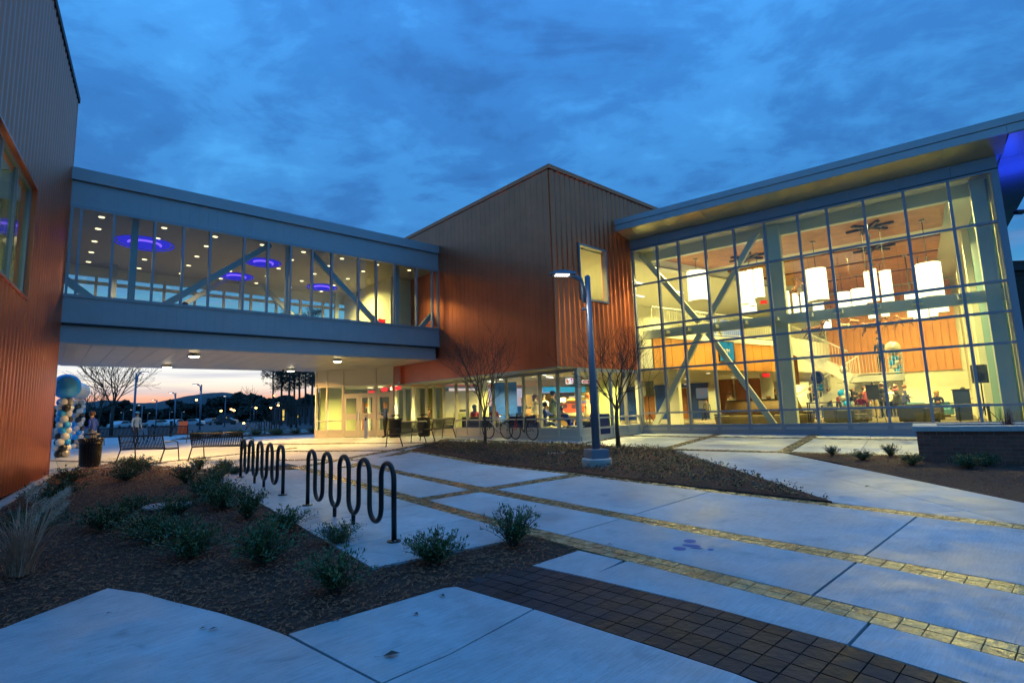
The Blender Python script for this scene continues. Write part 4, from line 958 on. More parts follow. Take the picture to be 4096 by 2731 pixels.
def scrmat(name, c0, c1, sc, es=.8):
    mt = emis(name, c0, es); t = mt.node_tree; e = t.nodes['Emission']; g = t.nodes.new('ShaderNodeTexVoronoi'); g.inputs['Scale'].default_value = sc
    ge = t.nodes.new('ShaderNodeNewGeometry'); t.links.new(ge.outputs['Position'], g.inputs['Vector']); r = t.nodes.new('ShaderNodeValToRGB')
    r.color_ramp.elements[0].color = (*c1, 1); r.color_ramp.elements[1].color = (*c0, 1); r.color_ramp.elements[1].position = .5; t.links.new(g.outputs['Distance'], r.inputs[0]); t.links.new(r.outputs[0], e.inputs[0]); return mt
SCR = scrmat('screen_teal', (.05, .42, .50), (.02, .10, .22), 3.0, .7)
bp = BLC(4.9, .12, 2.95); t = screen(bp, BLC.a, 1.15, .95, 'wall screen showing teal graphics hung on the orange balcony front', SCR)
text('lettering', 'VM', .32, bp + ZU * .48 + BLC.b * .02, BLC.a, ZU, WALLW, t)
screen(HALL(-3.75, BW - .1, 1.45), GW, .95, .85, 'wall screen on the blue rear wall beside the wooden doors', scrmat('screen_warm', (.25, .30, .35), (.5, .25, .15), 2.5, .4))
p = HALL(-4.1, BW - .03, .75); M_ = M().par(p, GW * .5, GN * .02, ZU * .6).ob('notice', mat('notice_paper', (.45, .5, .75), .6)); tag(M_, 'pale notice sheet pinned to the blue rear wall below the screen', 'notice')
# ---- hall lighting: drum pendants
drums = [('A', 2.29, 6.28, 3.02, 5.08, 3.12), ('F1', 4.72, 5.95, 5.05, 4.87, 4.3), ('F2', 4.22, 5.95, 4.50, 4.71, 4.6), ('F3', 4.22, 4.71, 4.73, 4.36, 7.5), ('F4', 4.50, 5.98, 4.70, 4.6, 5.4), ('L1', 5.62, 4.98, 5.84, 4.09, 10.8), ('C', 6.42, 5.60, 7.04, 4.47, 4.05),
    ('K', 7.20, 4.66, 7.65, 4.10, 11.69), ('K2', 7.67, 4.71, 8.08, 4.12, 12.5), ('C3', 6.52, 4.53, 6.86, 4.05, 10.5), ('D1', 8.08, 5.24, 8.24, 4.18, 3.3), ('D2', 8.50, 5.18, 8.82, 4.14, 3.6), ('D3', 8.28, 5.30, 8.44, 4.22, 4.6), ('L2', 5.93, 4.86, 6.12, 4.13, 11.0), ('L3', 6.18, 4.86, 6.34, 4.10, 11.4),
    ('E', 9.44, 5.20, 10.08, 4.12, 3.95), ('M', 9.08, 4.32, 9.36, 4.10, 9.5), ('M2', 9.10, 3.90, 9.38, 3.46, 9.8), ('M3', 9.42, 3.83, 9.63, 3.50, 10.4), ('M4', 9.65, 3.82, 9.85, 3.52, 11.0), ('M5', 9.83, 3.92, 10.12, 3.62, 11.6), ('P1', 8.08, 3.92, 8.30, 3.66, 10.2), ('P2', 8.42, 3.88, 8.65, 3.68, 10.6), ('Q', 6.75, 3.88, 7.02, 3.48, 12.2)]
wh = {'A': 'large drum pendant alone at the left of the hall under the timber ceiling', 'F1': 'tall drum pendant at the right of the cluster beside the column', 'F2': 'tall drum pendant at the left of the cluster beside the column', 'F3': 'short drum pendant hanging lowest in the cluster beside the column', 'F4': 'slim drum pendant in the middle of the cluster beside the column', 'L1': 'narrow drum pendant just right of the tall column',
    'C': 'large drum pendant in the middle of the hall, just right of the column', 'K': 'mid size drum pendant at the back, right of the large middle drum', 'K2': 'mid size drum pendant at the back, beside the slim cluster', 'C3': 'short drum pendant seen below the large middle drum', 'D1': 'slim drum pendant, leftmost of the tight trio', 'D2': 'slim drum pendant, rightmost of the tight trio', 'D3': 'slim drum pendant, middle of the tight trio',
    'L2': 'narrow drum pendant behind the rearing horse', 'L3': 'narrow drum pendant left of the large middle drum', 'E': 'large drum pendant at the right of the hall', 'M': 'small drum pendant above the beam, left of the large right drum', 'M2': 'square drum pendant below the beam, leftmost of the low right cluster', 'M3': 'small drum pendant second in the low right cluster', 'M4': 'small drum pendant third in the low right cluster', 'M5': 'short wide drum pendant, rightmost of the low right cluster',
    'P1': 'small drum pendant above the horses, left of a pair', 'P2': 'small drum pendant above the horses, right of a pair', 'Q': 'square drum pendant above the galloping horse on the left'}
for nm, s0, z0, s1, z1, d in drums:
    a, b_ = gl(s0, z0, d), gl(s1, z1, d); r = max(.08, ((b_ - a).xy.length) / 2); c = (a + b_) / 2; h = (a.z - b_.z) / 2
    t = thing('drum_pendant', 'glowing white ' + wh[nm], 'pendant lamp', c, 'glowing drum pendants in the hall')
    M().lathe([(r * .9, -h + .015), (r, -h + .02), (r, h - .02), (r * .9, h - .015)], c, 24).smooth().ob('drum', E_DRUM, t)
    M().lathe([(r * 1.005, -h), (r * 1.015, -h + .018)], c, 24).ob('rim', CEILW, t); M().lathe([(r * 1.005, h - .018), (r * 1.015, h)], c, 24).ob('rim', CEILW, t)
    M().tube([(c.x, c.y, c.z + h), (c.x, c.y, HALL(0, 0, 7.66).z)], 0.012, 5).ob('cord', BLACKM, t)
    M().lathe([(.09, -.05), (.09, .0)], (c.x, c.y, HALL(0, 0, 7.665).z), 10).ob('canopy', ALU, t)
# cross shaped ceiling mounts above the clusters
for s1, z1, d in ((8.40, 6.9, 3.4), (4.55, 7.1, 4.5), (8.45, 6.2, 7.0)):
    p = gl(s1, z1, d); p.z = HALL(0, 0, 7.58).z; mb = M()
    for t in (0.2, 1.3, 2.3): mb.box(p, 1.5, .13, .06, t)
    tag(mb.ob('ceiling_mount', BLACKM), {8.40: 'dark star shaped ceiling mount above the tight trio of drums', 4.55: 'dark star shaped ceiling mount above the cluster beside the column', 8.45: 'dark star shaped ceiling mount further back over the hall'}[s1], 'ceiling mount')
for s, d in ((1.8, 3.5), (5.0, 3.0), (8.6, 3.0), (3.5, 8.5), (7.0, 8.0), (10.2, 8.0), (10.0, 2.0), (7.5, 13.5), (10.5, 14), (1.2, 1.6)):
    area('hall_downlight', HALL(s, d, 7.6), 400, 0.35, (1, 0.78, 0.24))
area('upper_floor_lamp', BOX(2.2, 2.0, 6.95), 380, 0.5, (1, .82, .24))
for a, b_ in ((2.2, 3.5), (6.5, 3.2), (10.5, 3.4), (15, 4.0)): area('upper_floor_lamp', BOX(a, b_, 6.95), 300, 0.5, (1, 0.78, 0.27))
for s, d in ((-6, 17), (-2, 14), (1.2, 9), (1.0, 20), (3.0, 14), (5.0, 22), (-9, 17), (9.5, 15), (7.6, 15.5), (2.6, 22)): area('ground_floor_lamp', HALL(s, d, 2.56), 150, 0.35, (1, 0.78, 0.27))
dlm = M().lathe([(.09, 0), (.09, .012)], (0, 0, 0), 10).mesh('downlight', E_WARM)
for s, d in ((-7, 18.5), (-4.5, 18.5), (-6, 15), (-3, 13), (-1.5, 10), (0.6, 12), (1.5, 15), (2.5, 18), (-1, 17), (1.0, 6)): inst('downlight', dlm, hall, HALL(s, d, 2.575))

# ================================================================== COFFEE BAR INSIDE THE SHOP FRONT
TAN = mat('tan_wall', (.62, .42, .22), .6); OLIVE = mat('olive_wall', (.42, .40, .12), .6)
EX = Vector((1, 0, 0)); EY = Vector((0, 1, 0))
def slab_at(mb, px0, px1, py0, py1, Yd, th, mi=0):   # upright board facing the street between two sight lines
    a, b_ = at(px0, py1, Yd), at(px1, py0, Yd); return mb.par((a.x, Yd, a.z), EX * (b_.x - a.x), EY * th, ZU * (b_.z - a.z), mi)
bar = thing('coffee_bar', 'coffee bar with orange display counter and tan fascia behind the shop front', 'counter', at(2290, 1700, 26))
for x0, x1, y0, y1, Yd, th, nm, mt in ((2095, 2400, 1512, 1546, 26.6, .3, 'fascia', TAN), (2300, 2396, 1546, 1600, 27.2, .1, 'back_wall', OLIVE), (2095, 2160, 1546, 1580, 27.0, .1, 'menu_wall', WALLW), (2095, 2300, 1568, 1690, 28.2, .1, 'kitchen_wall', mat('kitchen_brown', (.20, .13, .05), .6)), (2222, 2345, 1611, 1650, 25.2, .5, 'counter_front', mat('counter_orange', (.85, .13, .01), .4, emit=(1, .14, .01), es=.12)), (2216, 2345, 1649, 1665, 25.0, .7, 'counter_ledge', WALLW), (2216, 2345, 1665, 1712, 25.3, .4, 'counter_base', mat('counter_wood', (.45, .28, .12), .5)), (2222, 2350, 1607, 1611, 25.1, .6, 'counter_top', WALLW), (2160, 2216, 1652, 1712, 25.6, .4, 'side_counter', WALLW), (2100, 2160, 1632, 1712, 26.6, .4, 'oven_counter', mat('oven_brown', (.35, .2, .1), .5))):
    slab_at(M(), x0, x1, y0, y1, Yd, th).ob(nm, mt, bar)
MENU = scrmat('menu_print', (.05, .45, .62), (.55, .35, .12), 7.0, .75); MENUB = scrmat('menu_blue', (.06, .40, .65), (.03, .22, .5), 1.5, .75)
for i, (x0, x1) in enumerate(((2172, 2211), (2212, 2256), (2257, 2283), (2284, 2300), (2301, 2322), (2327, 2341))):
    slab_at(M(), x0, x1, 1546.5, 1568, 26.3, .06).ob('menu_screen', MENUB if i == 0 else MENU, bar)
SHEET = mat('paper_white', (.8, .8, .76), .6)
slab_at(M(), 2242, 2264, 1590, 1608, 25.3, .3).ob('display_box', SHEET, bar)
mb = M(); p = at(2288, 1600, 25.5); mb.ball(p, .22, .12, .10).ball(p + EX * .16, .14, .1, .08); mb.smooth().ob('pastry', mat('pastry_orange', (.75, .30, .02), .5), bar)
slab_at(M(), 2276, 2338, 1584, 1587, 26.0, .1).ob('shelf_light', E_TUBE, bar); slab_at(M(), 2270, 2340, 1593, 1606, 25.9, .25).ob('pastry_case', mat('pastry_tray', (.30, .18, .06), .6), bar)
for x0 in (2246, 2288): slab_at(M(), x0, x0 + 22, 1616, 1632, 25.15, .05).ob('price_card', mat('card_brown', (.16, .04, .02), .6), bar)
# illuminated signs
LITW = emis('sign_white', (1, .95, .88), 1.1); LITO = emis('sign_orange', (1, .20, .02), .9); LITP = emis('sign_pink', (.75, .05, .45), .8); LITR = emis('sign_red', (.85, .04, .03), .8)
def rrect(w, h, r, n=5):
    o = []
    for cx_, cy_, a0 in ((w - r, r, -90), (w - r, h - r, 0), (r, h - r, 90), (r, r, 180)):
        for i in range(n + 1):
            t = math.radians(a0 + 90 * i / n); o.append((cx_ + r * math.cos(t), cy_ + r * math.sin(t)))
    return o
a = at(2263, 1536, 26.2); b_ = at(2292, 1511, 26.2); w_, h_ = b_.x - a.x, b_.z - a.z; s_ = thing('cup_sign', 'lit square cup sign in orange and pink above the menu screens', 'sign', a)
M().extr(rrect(w_ + .06, h_ + .06, .07), a - EX * .03 - ZU * .03 + EY * .06, EX, ZU, EY * .08).ob('case', BLACKM, s_)
M().extr(rrect(w_, h_, .06), a, EX, ZU, EY * .05).ob('face', LITW, s_)
u = lambda q: [(x * w_, y * h_) for x, y in q]
M().extr(u([(.10, .14), (.45, .10), (.30, .60), (.22, .92), (.10, .92)]), a - EY * .006, EX, ZU, EY * .006).ob('orange_field', LITO, s_)
M().extr(u([(.66, .92), (.92, .92), (.92, .12), (.80, .10), (.78, .5)]), a - EY * .006, EX, ZU, EY * .006).ob('pink_field', LITP, s_)
M().extr(u([(.36, .90), (.66, .94), (.80, .22), (.74, .13), (.58, .10), (.50, .16)]), a - EY * .008, EX, ZU, EY * .006).ob('cup', LITW, s_)
text('lettering', 'DD', h_ * .24, a + EX * w_ * .60 + ZU * h_ * .72 - EY * .012, EX, ZU, LITR, s_)
a = at(2327, 1534, 26.2); b_ = at(2391, 1517, 26.2); w_, h_ = b_.x - a.x, b_.z - a.z; s_ = thing('coffee_sign', 'long lit red sign reading COFFEE partly hidden by the lamp post', 'sign', a)
M().extr(rrect(w_ + .06, h_ + .06, .10), a - EX * .03 - ZU * .03 + EY * .06, EX, ZU, EY * .08).ob('case', BLACKM, s_)
M().extr(rrect(w_, h_, .09), a, EX, ZU, EY * .05).ob('face', LITW, s_); M().extr(rrect(w_ - .05, h_ - .05, .07), a - EY * .006 + EX * .025 + ZU * .025, EX, ZU, EY * .006).ob('red_field', LITR, s_)
text('lettering', 'COFFEE', h_ * .72, a + EX * w_ * .30 + ZU * h_ * .5 - EY * .012, EX, ZU, LITW, s_)
# blue mural with lettering, pilaster, reception desk
a = at(1976, 1668, 26.5); b_ = at(2066, 1527, 26.5)
mur = thing('mural_wall', 'bright blue mural wall with slanted pale lettering behind the parked bicycles', 'wall', (a.x, 26.5, .05))
M().par((a.x, 26.5, .05), EX * (b_.x - a.x), EY * .2, ZU * (b_.z - .05)).ob('panel', mat('mural_blue', (.002, .065, .42), .6), mur)
LTB = mat('mural_letter', (.02, .16, .62), .5)
ux = Vector((math.cos(.42), 0, math.sin(.42))); uy = Vector((-math.sin(.42), 0, math.cos(.42)))
for i, (tx, sz) in enumerate((('CHAT', .24), ('DINING', .15), ('UNION CHA', .15), ('CHARGE', .2), ('UNION', .2))):
    text('lettering', tx, sz, Vector((a.x + .62 + .05 * (i % 2), 26.49, 1.95 - i * .27)), ux, uy, LTB, mur)
slab_at(M(), 1920, 1950, 1520, 1715, 26.2, .5).ob('pilaster', mat('pilaster_yellow', (.70, .68, .34), .6), shop)
slab_at(M(), 1770, 1915, 1560, 1700, 30.5, .1).ob('lobby_wall', WALLW, shop); slab_at(M(), 1600, 1770, 1540, 1700, 33.0, .1).ob('lobby_wall', mat('lobby_glassgrey', (.30, .34, .34), .3), shop)
slab_at(M(), 2395, 2470, 1520, 1700, 27.5, .6).ob('green_pier', mat('pier_green', (.48, .56, .24), .6), shop)
for i, x0 in enumerate((1612, 1640, 1668, 1700, 1735)): slab_at(M(), x0, x0 + 11, 1545, 1690, 31.5, .2).ob('lobby_column', [WALLW, STEELB, STEELG][i % 3], shop)
d_ = thing('reception_desk', 'pale green reception desk with papers inside the shop front', 'desk', at(1865, 1705, 26.6))
slab_at(M(), 1815, 1912, 1650, 1722, 26.6, .7).ob('front', mat('desk_green', (.45, .48, .25), .5), d_); slab_at(M(), 1813, 1914, 1646, 1650, 26.55, .8).ob('top', BLACKM, d_)
mb = M(); p = at(1888, 1643, 26.8); mb.box(p - ZU * .03, .4, .3, .03, .2).box(p + ZU * .0, .35, .28, .025, -.1); mb.ob('papers', SHEET, d_)
slab_at(M(), 1838, 1868, 1637, 1646, 26.9, .3).ob('machine', BLACKM, d_)
for (a, b_) in ((4.2, 2.0), (4.2, 5.0), (4.2, 8.5), (2.6, 1.2), (7.5, 3.5), (7.0, 8.5), (2.0, 6.5), (2.6, 9.6), (5.5, 10.5), (8.0, 11.5)):
    area('shop_lamp', STO(a, b_, 2.5), 270, 0.35, (1, 0.78, 0.27))
for a, b_ in ((1.2, 1.4), (1.2, 3.2), (1.3, 6.2), (3, 4.5), (2.4, 8.0)): M().beam(STO(a, b_, 2.54), STO(a + .9, b_ + .5, 2.54), .08, .03).ob('tube_lamp', E_TUBE, shop)
for a, b_ in ((1.0, 2), (2.6, 3), (1.2, 0)): area('entrance_lamp', ENT(a, 1.6, 2.55), 200, 0.3, (1, .80, .30))
mb = M(); mb.fb(ENT, -.3, 4.6, 0.15, 7, 2.62, 2.7); mb.ob('lobby_ceiling', CEILW, ent)
mb = M(); mb.fb(ENT, -.2, 4.5, 6.5, 6.6, 0, 2.7).fb(ENT, 4.4, 4.5, 0.3, 6.5, 0, 2.7); mb.ob('lobby_wall', mat('lobby_olive', (.40, .40, .16), .6), ent)
for a0, a1, c in ((.4, .6, WALLW), (1.5, 1.9, STEELG), (2.7, 2.85, WALLW), (3.3, 3.4, CREAMF)): M().fb(ENT, a0, a1, 3.2, 3.4, 0, 2.6).ob('lobby_post', c, ent)
M().fb(ENT, 3.9, 4.35, 3.6, 3.7, 0.05, 1.9).ob('lobby_door', DOORW, ent)
for a in (.5, 1.6, 2.4): M().lathe([(.16, 0), (.16, .012)], ENT(a, .9 + .4 * a, 2.56), 14).ob('downlight', E_WARM, ent)

# ================================================================== PEOPLE
SKIN = mat('skin', (.52, .28, .18), .5); SKIND = mat('skin_dark', (.20, .10, .06), .5)
def cloth(n, c): return mat('cloth_' + n, c, .85)
CL = {k: cloth(k, v) for k, v in dict(black=(.012, .012, .014), white=(.62, .60, .52), cream=(.55, .47, .33), green=(.05, .07, .035), red=(.35, .02, .03), maroon=(.14, .015, .02), blue=(.02, .06, .35), denim=(.05, .09, .22), khaki=(.42, .32, .16), beige=(.42, .32, .20), navy=(.015, .02, .07), teal=(.15, .45, .5), yellow=(.7, .5, .05), grey=(.15, .15, .15)).items()}
HAIR = {k: mat('hair_' + k, v, .6) for k, v in dict(blond=(.50, .30, .10), brown=(.10, .045, .02), black=(.012, .01, .009), red=(.35, .10, .03)).items()}
def person(label, pos, face, h=1.7, top='black', legs='black', hair='brown', long=False, seat=0.0, arms='down', lean=0.0, skin=None, coat=0.0, wide=1.0, cap=None, group=None, scarf=None):
    """skinned figure: skeleton edges with radii grown to one surface; faces -y before turning by face"""
    k = h / 1.72; V = []; R = []; E = []; Z = []
    def J(p, r, zone, par=None):
        V.append(Vector(p)); R.append(r); Z.append(zone)
        if par is not None: E.append((par, len(V) - 1))
        return len(V) - 1
    hip = 0.92 if not seat else seat + 0.10
    ly = lambda z: -lean * (z - hip)
    pel = J((0, 0, hip), .135 * wide, 'legs'); wa = J((0, ly(hip + .16), hip + .16), .125 * wide, 'top', pel); ch = J((0, ly(hip + .38) , hip + .38), .145 * wide, 'top', wa)
    nb = J((0, ly(hip + .53), hip + .53), .065, 'top', ch); nk = J((0, ly(hip + .58) - .01, hip + .58), .056, 'skin', nb)
    hz = hip + .690; hy = ly(hz) - .02; hd = J((0, hy, hz - .03), .096, 'skin', nk); J((0, hy, hz + .055), .100, 'skin', hd); J((0, hy - .10, hz - .035), .016, 'skin', hd)
    for s in (-1, 1):
        sh = J((s * .175 * wide, ly(hip + .47), hip + .47), .062, 'top', ch)
        if arms == 'down': el, wr = (s * .23 * wide, .02, hip + .20), (s * .235 * wide, -.06, hip - .04)
        elif arms == 'fold': el, wr = (s * .23, -.04 + ly(hip + .2), hip + .20), (s * .04, -.22 + ly(hip + .25), hip + .26)
        elif arms == 'reach': el, wr = (s * .21, -.18 + ly(hip + .3), hip + .28), (s * .12, -.42 + ly(hip + .3), hip + .30)
        else: el, wr = (s * .22, -.02, hip + .2), (s * .16, -.24, hip + .12)
        e = J(el, .046, 'top', sh); w = J(wr, .032, 'top', e); d = (Vector(wr) - Vector(el)).normalized(); sd = Vector((1, 0, 0)) if abs(d.x) < .7 else Vector((0, 0, 1))
        hn = J(Vector(wr) + d * .06, .030, 'skin', w)
        for f in range(4): J(Vector(wr) + d * (.145 - .012 * abs(f - 1.3)) + sd * (f - 1.5) * .018 + Vector((0, -.012, 0)), .0085, 'skin', hn)
        J(Vector(wr) + d * .085 + sd * .045 * -s + Vector((0, -.02, 0)), .010, 'skin', w)
        hp = J((s * .09, 0, hip - .06), .092 * wide, 'legs', pel)
        if seat: kn, an = (s * .11, -.42, seat + .06), (s * .11, -.44, .09)
        else: kn, an = (s * .095, -.015, .50), (s * .10, .01, .09)
        kk = J(kn, .062, 'legs', hp); aa = J(an, .042, 'legs', kk); J((an[0] + s * .015, an[1] - .16, .035), .034, 'shoe', aa); 
    me = bpy.data.meshes.new('skeleton'); me.from_pydata([v * 1.0 for v in V], E, []); o = bpy.data.objects.new('person_tmp', me); COL.objects.link(o)
    sk = o.modifiers.new('skin', 'SKIN'); sk.use_smooth_shade = True; sk.branch_smoothing = 0.4; sb = o.modifiers.new('sub', 'SUBSURF'); sb.levels = 1; sb.render_levels = 1
    dat = me.skin_vertices[0].data
    for i, r in enumerate(R): dat[i].radius = (r, r * (.72 if Z[i] == 'top' and r > .1 else 1)); dat[i].use_root = (i == 0)
    dg = bpy.context.evaluated_depsgraph_get(); em = bpy.data.meshes.new_from_object(o.evaluated_get(dg)); em.name = 'person'
    bpy.data.objects.remove(o)
    mats = [skin or SKIN, CL[top], CL[legs], CL['black']]; zi = {'skin': 0, 'top': 1, 'legs': 2, 'shoe': 3}
    em.materials.clear()
    for q in mats: em.materials.append(q)
    segs = [(V[a], V[b_], Z[b_]) for a, b_ in E]
    for pl in em.polygons:
        c = pl.center; best = None
        for a, b_, z in segs:
            ab = b_ - a; t = max(0, min(1, (c - a).dot(ab) / max(ab.length_squared, 1e-9))); dd = (c - a - ab * t).length
            if best is None or dd < best[0]: best = (dd, z if t > .35 or z != 'skin' else z)
        pl.material_index = zi[best[1]]; pl.use_smooth = True
    t = thing('person', label, 'person', pos, group); t.rotation_euler = (0, 0, face); t.scale = (k, k, k)
    b_ = bpy.data.objects.new('body', em); COL.objects.link(b_); b_.parent = t
    def part(mb, nm, mt): q = bpy.data.objects.new(nm, mb.mesh(nm, mt)); COL.objects.link(q); q.parent = t
    hm = M().ball((0, hy + .022, hz + .035), .112, .116, .118, 12, 8)
    if long: hm.ball((0, hy + .065, hz - .10), .10, .055, .17, 10, 6)
    part(hm.smooth(), 'hair', HAIR[hair])
    for s in (-1, 1): part(M().ball((s * .034, hy - .083, hz + .0), .010, .008, .009, 6, 4), 'eye', BLACK)
    if cap: part(M().ball((0, hy + .01, hz + .075), .112, .118, .075, 12, 6).par(Vector((-.08, hy - .20, hz + .055)), (.16, 0, 0), (0, .12, 0), (0, 0, .012)), 'cap', CL[cap])
    if coat: part(M().lathe([(.215 * wide, hip - coat), (.20 * wide, hip - .1), (.165 * wide, hip + .12), (.175 * wide, hip + .3)], (0, ly(hip), 0), 12).smooth(), 'coat', CL[top])
    if scarf: part(M().torus((0, ly(hip + .54), hip + .54), .085, .04, (0, 0, 1), 14, 6).smooth(), 'scarf', CL[scarf])
    return t
def fl(px, Yd, z=0.05): q = at(px, 1600, Yd); return Vector((q.x, Yd, z))
def flh(s1, d, z=0.05): q = gl(s1, 1, d); return Vector((q.x, q.y, z))
TOC = lambda p: math.atan2(-p.x, p.y) * 1.0    # turn so that -y faces the camera
person('older person with fair hair in a blue denim jacket standing at the entrance door', fl(1541, 24.9, 0.0), -1.1, 1.62, 'denim', 'black', 'blond', True, arms='fold', wide=1.3)
person('person in a purple blue shirt walking behind the balloon column', g3(-17.4, 22.0), -1.5, 1.72, 'blue', 'grey', 'brown', arms='bent', lean=.15)
person('person in a pale top and teal cap walking far behind the litter bin', Vector((-19.2, 27.0, 0)), 1.2, 1.6, 'white', 'grey', 'brown', cap='teal')
person('person in a cream jacket and cap with a ponytail at the coffee bar', fl(2138, 23.6), 1.9, 1.72, 'cream', 'khaki', 'brown', True, arms='reach', cap='beige', coat=.1)
person('tall person in a long dark green coat and dark cap at the coffee bar', fl(2210, 23.6), 1.6, 1.80, 'green', 'black', 'black', arms='reach', cap='black', coat=.42)
person('person with long red hair in a beige jacket right of the orange counter', fl(2351, 23.8), -1.9, 1.68, 'beige', 'beige', 'red', True, arms='fold', coat=.3)
person('person with curly brown hair standing behind the seated visitors', fl(2092, 24.2), 1.2, 1.60, 'grey', 'black', 'brown', True, arms='reach')
person('person in a white shirt behind the coffee bar till', fl(2176, 26.0), 0, 1.72, 'white', 'black', 'black', arms='reach')
person('visitor with black hair in a red top seated by the window, left of the mural', STO(.55, 6.75, .05) , _b + PI, 1.68, 'red', 'black', 'black', True, seat=.45)
person('visitor with black hair in a red top seated before the blue mural', STO(.60, 5.45, .05), _b + PI, 1.68, 'red', 'black', 'black', True, seat=.45)
person('visitor in a blue top seated on the low sofa at the window', STO(.85, 2.55, .05), 1.2, 1.7, 'blue', 'denim', 'black', seat=.42, arms='reach')
person('visitor in a bright blue shirt leaning over the low table in the corner', STO(.75, 1.05, .05), -.9, 1.6, 'blue', 'black', 'black', seat=.3, lean=.9, arms='reach')
person('visitor seated in a lounge chair inside the lobby window', fl(1714, 27.5), -1.2, 1.7, 'maroon', 'black', 'brown', seat=.45, arms='fold')
person('tall person in a black suit seen from behind near the easel', flh(8.20, 14.9), PI - .6, 1.82, 'black', 'black', 'brown', coat=.12, arms='bent')
person('person in a black coat and red scarf standing in profile', flh(8.56, 15.6), 1.2, 1.72, 'black', 'black', 'brown', arms='fold', coat=.45, scarf='red')
person('person with dark hair and a pale blouse facing the visitor in the red scarf', flh(8.42, 16.2), -1.3, 1.62, 'cream', 'black', 'black', True, arms='fold')
person('person in a blue shirt and khaki trousers beside the easel', flh(7.98, 14.4), 1.8, 1.74, 'blue', 'khaki', 'brown', arms='bent')
person('person in a black and maroon jacket with hands at the waist below the blue balloon', flh(6.42, 15.5), PI, 1.80, 'black', 'denim', 'brown', arms='bent', coat=.05)
person('person in a maroon sweatshirt right of the blue balloon', flh(6.72, 16.0), 2.2, 1.70, 'maroon', 'denim', 'brown', arms='fold')
person('person in a maroon jersey standing beside the stair foot', flh(5.93, 16.2), -.4, 1.68, 'maroon', 'black', 'brown', True, arms='down')
person('person in a maroon shirt bending over the display table', flh(6.98, 15.2), 2.6, 1.66, 'maroon', 'navy', 'brown', lean=.3, arms='reach')
person('seated visitor in a bright red and yellow top beside the balloon column', flh(7.60, 9.6), PI - .6, 1.66, 'red', 'black', 'blond', seat=.45)
person('blond visitor in a dark jacket seated at the tables on the right', flh(9.55, 12.5), -.6, 1.66, 'navy', 'black', 'blond', True, seat=.45, arms='fold')
person('dark haired visitor leaning over the table beside the blue booth', flh(9.92, 12.2), 1.2, 1.7, 'white', 'black', 'black', True, seat=.5, lean=.6, arms='reach')
person('visitor with curly dark hair seated on the round bench beside the column', flh(4.85, 8.2), .5, 1.66, 'brown' if 'brown' in CL else 'maroon', 'black', 'brown', True, seat=.45)
person('dark silhouette of a person walking on the stair landing', HALL(7.95, 9.2, LZ + .0), -1.2, 1.7, 'navy', 'black', 'black', arms='bent')
person('visitor in an orange lit shirt at the far counter behind the bench', flh(3.55, 14.5), .4, 1.68, 'cream', 'black', 'brown')
person('visitor seated with dark hair at the back beside the wood piers', flh(2.65, 16.0), -.8, 1.7, 'grey', 'black', 'black', seat=.5)
person('visitor in dark clothes standing at the back left of the wood piers', flh(2.86, 17.5), .8, 1.6, 'navy', 'black', 'brown')
person('dark haired visitor sitting inside the skywalk with the head above the sill', BRG(-9.55, 1.4, 4.24 - .42), 1.0, 1.66, 'black', 'black', 'black', seat=.45)
person('person in dark clothes standing with folded arms right of the stair foot', flh(6.18, 14.2), .3, 1.76, 'black', 'denim', 'brown', arms='fold')
person('person in a black jacket behind the balloon column in the hall', flh(7.42, 15.2), -.4, 1.74, 'black', 'black', 'black', arms='fold')
person('person in a dark coat at the far right of the group by the landing', flh(8.78, 16.4), .9, 1.70, 'navy', 'black', 'brown', arms='bent', coat=.3)
person('person in a maroon top standing before the dark recess under the landing', flh(7.72, 16.2), -.2, 1.70, 'maroon', 'black', 'brown', arms='down')
person('visitor in a dark jumper walking past the round white column', flh(5.05, 12.8), 1.3, 1.74, 'black', 'black', 'brown', arms='bent')

# ================================================================== FURNITURE IN THE HALL
ARMF = mat('armchair_fabric', (.035, .036, .036), .8); VINYL = mat('bench_vinyl', (.12, .095, .06), .4, var=.2, vs=4); CANE = mat('bench_weave', (.13, .075, .03), .6, var=.3, vs=30)
c = gl(4.6, 1, 8.6); bench = thing('curved_bench', 'large round upholstered bench with a woven back in the hall', 'bench', (c.x, c.y, .05))
mb = M(); mb.lathe([(2.15, 0.05), (2.2, .32), (2.2, .42), (1.75, .47)], (c.x, c.y, .05), 48); mb.ob('seat', VINYL, bench)
mb = M(); mb.lathe([(1.75, .46), (1.72, .70), (1.58, 1.10), (1.5, 1.12)], (c.x, c.y, .05), 48).smooth(); mb.ob('backrest', CANE, bench)
mb = M(); mb.lathe([(1.60, 1.12), (1.60, 1.17), (1.3, 1.17)], (c.x, c.y, .05), 40); mb.ob('top_rail', BLACK, bench)
for i in range(14): t = i * 2 * PI / 14; M().lathe([(.03, -.22), (.035, .22)], (c.x + 2.0 * math.cos(t), c.y + 2.0 * math.sin(t), .53), 6, ax=(math.cos(t), math.sin(t), .02)).ob('seam', BLACKM, bench)
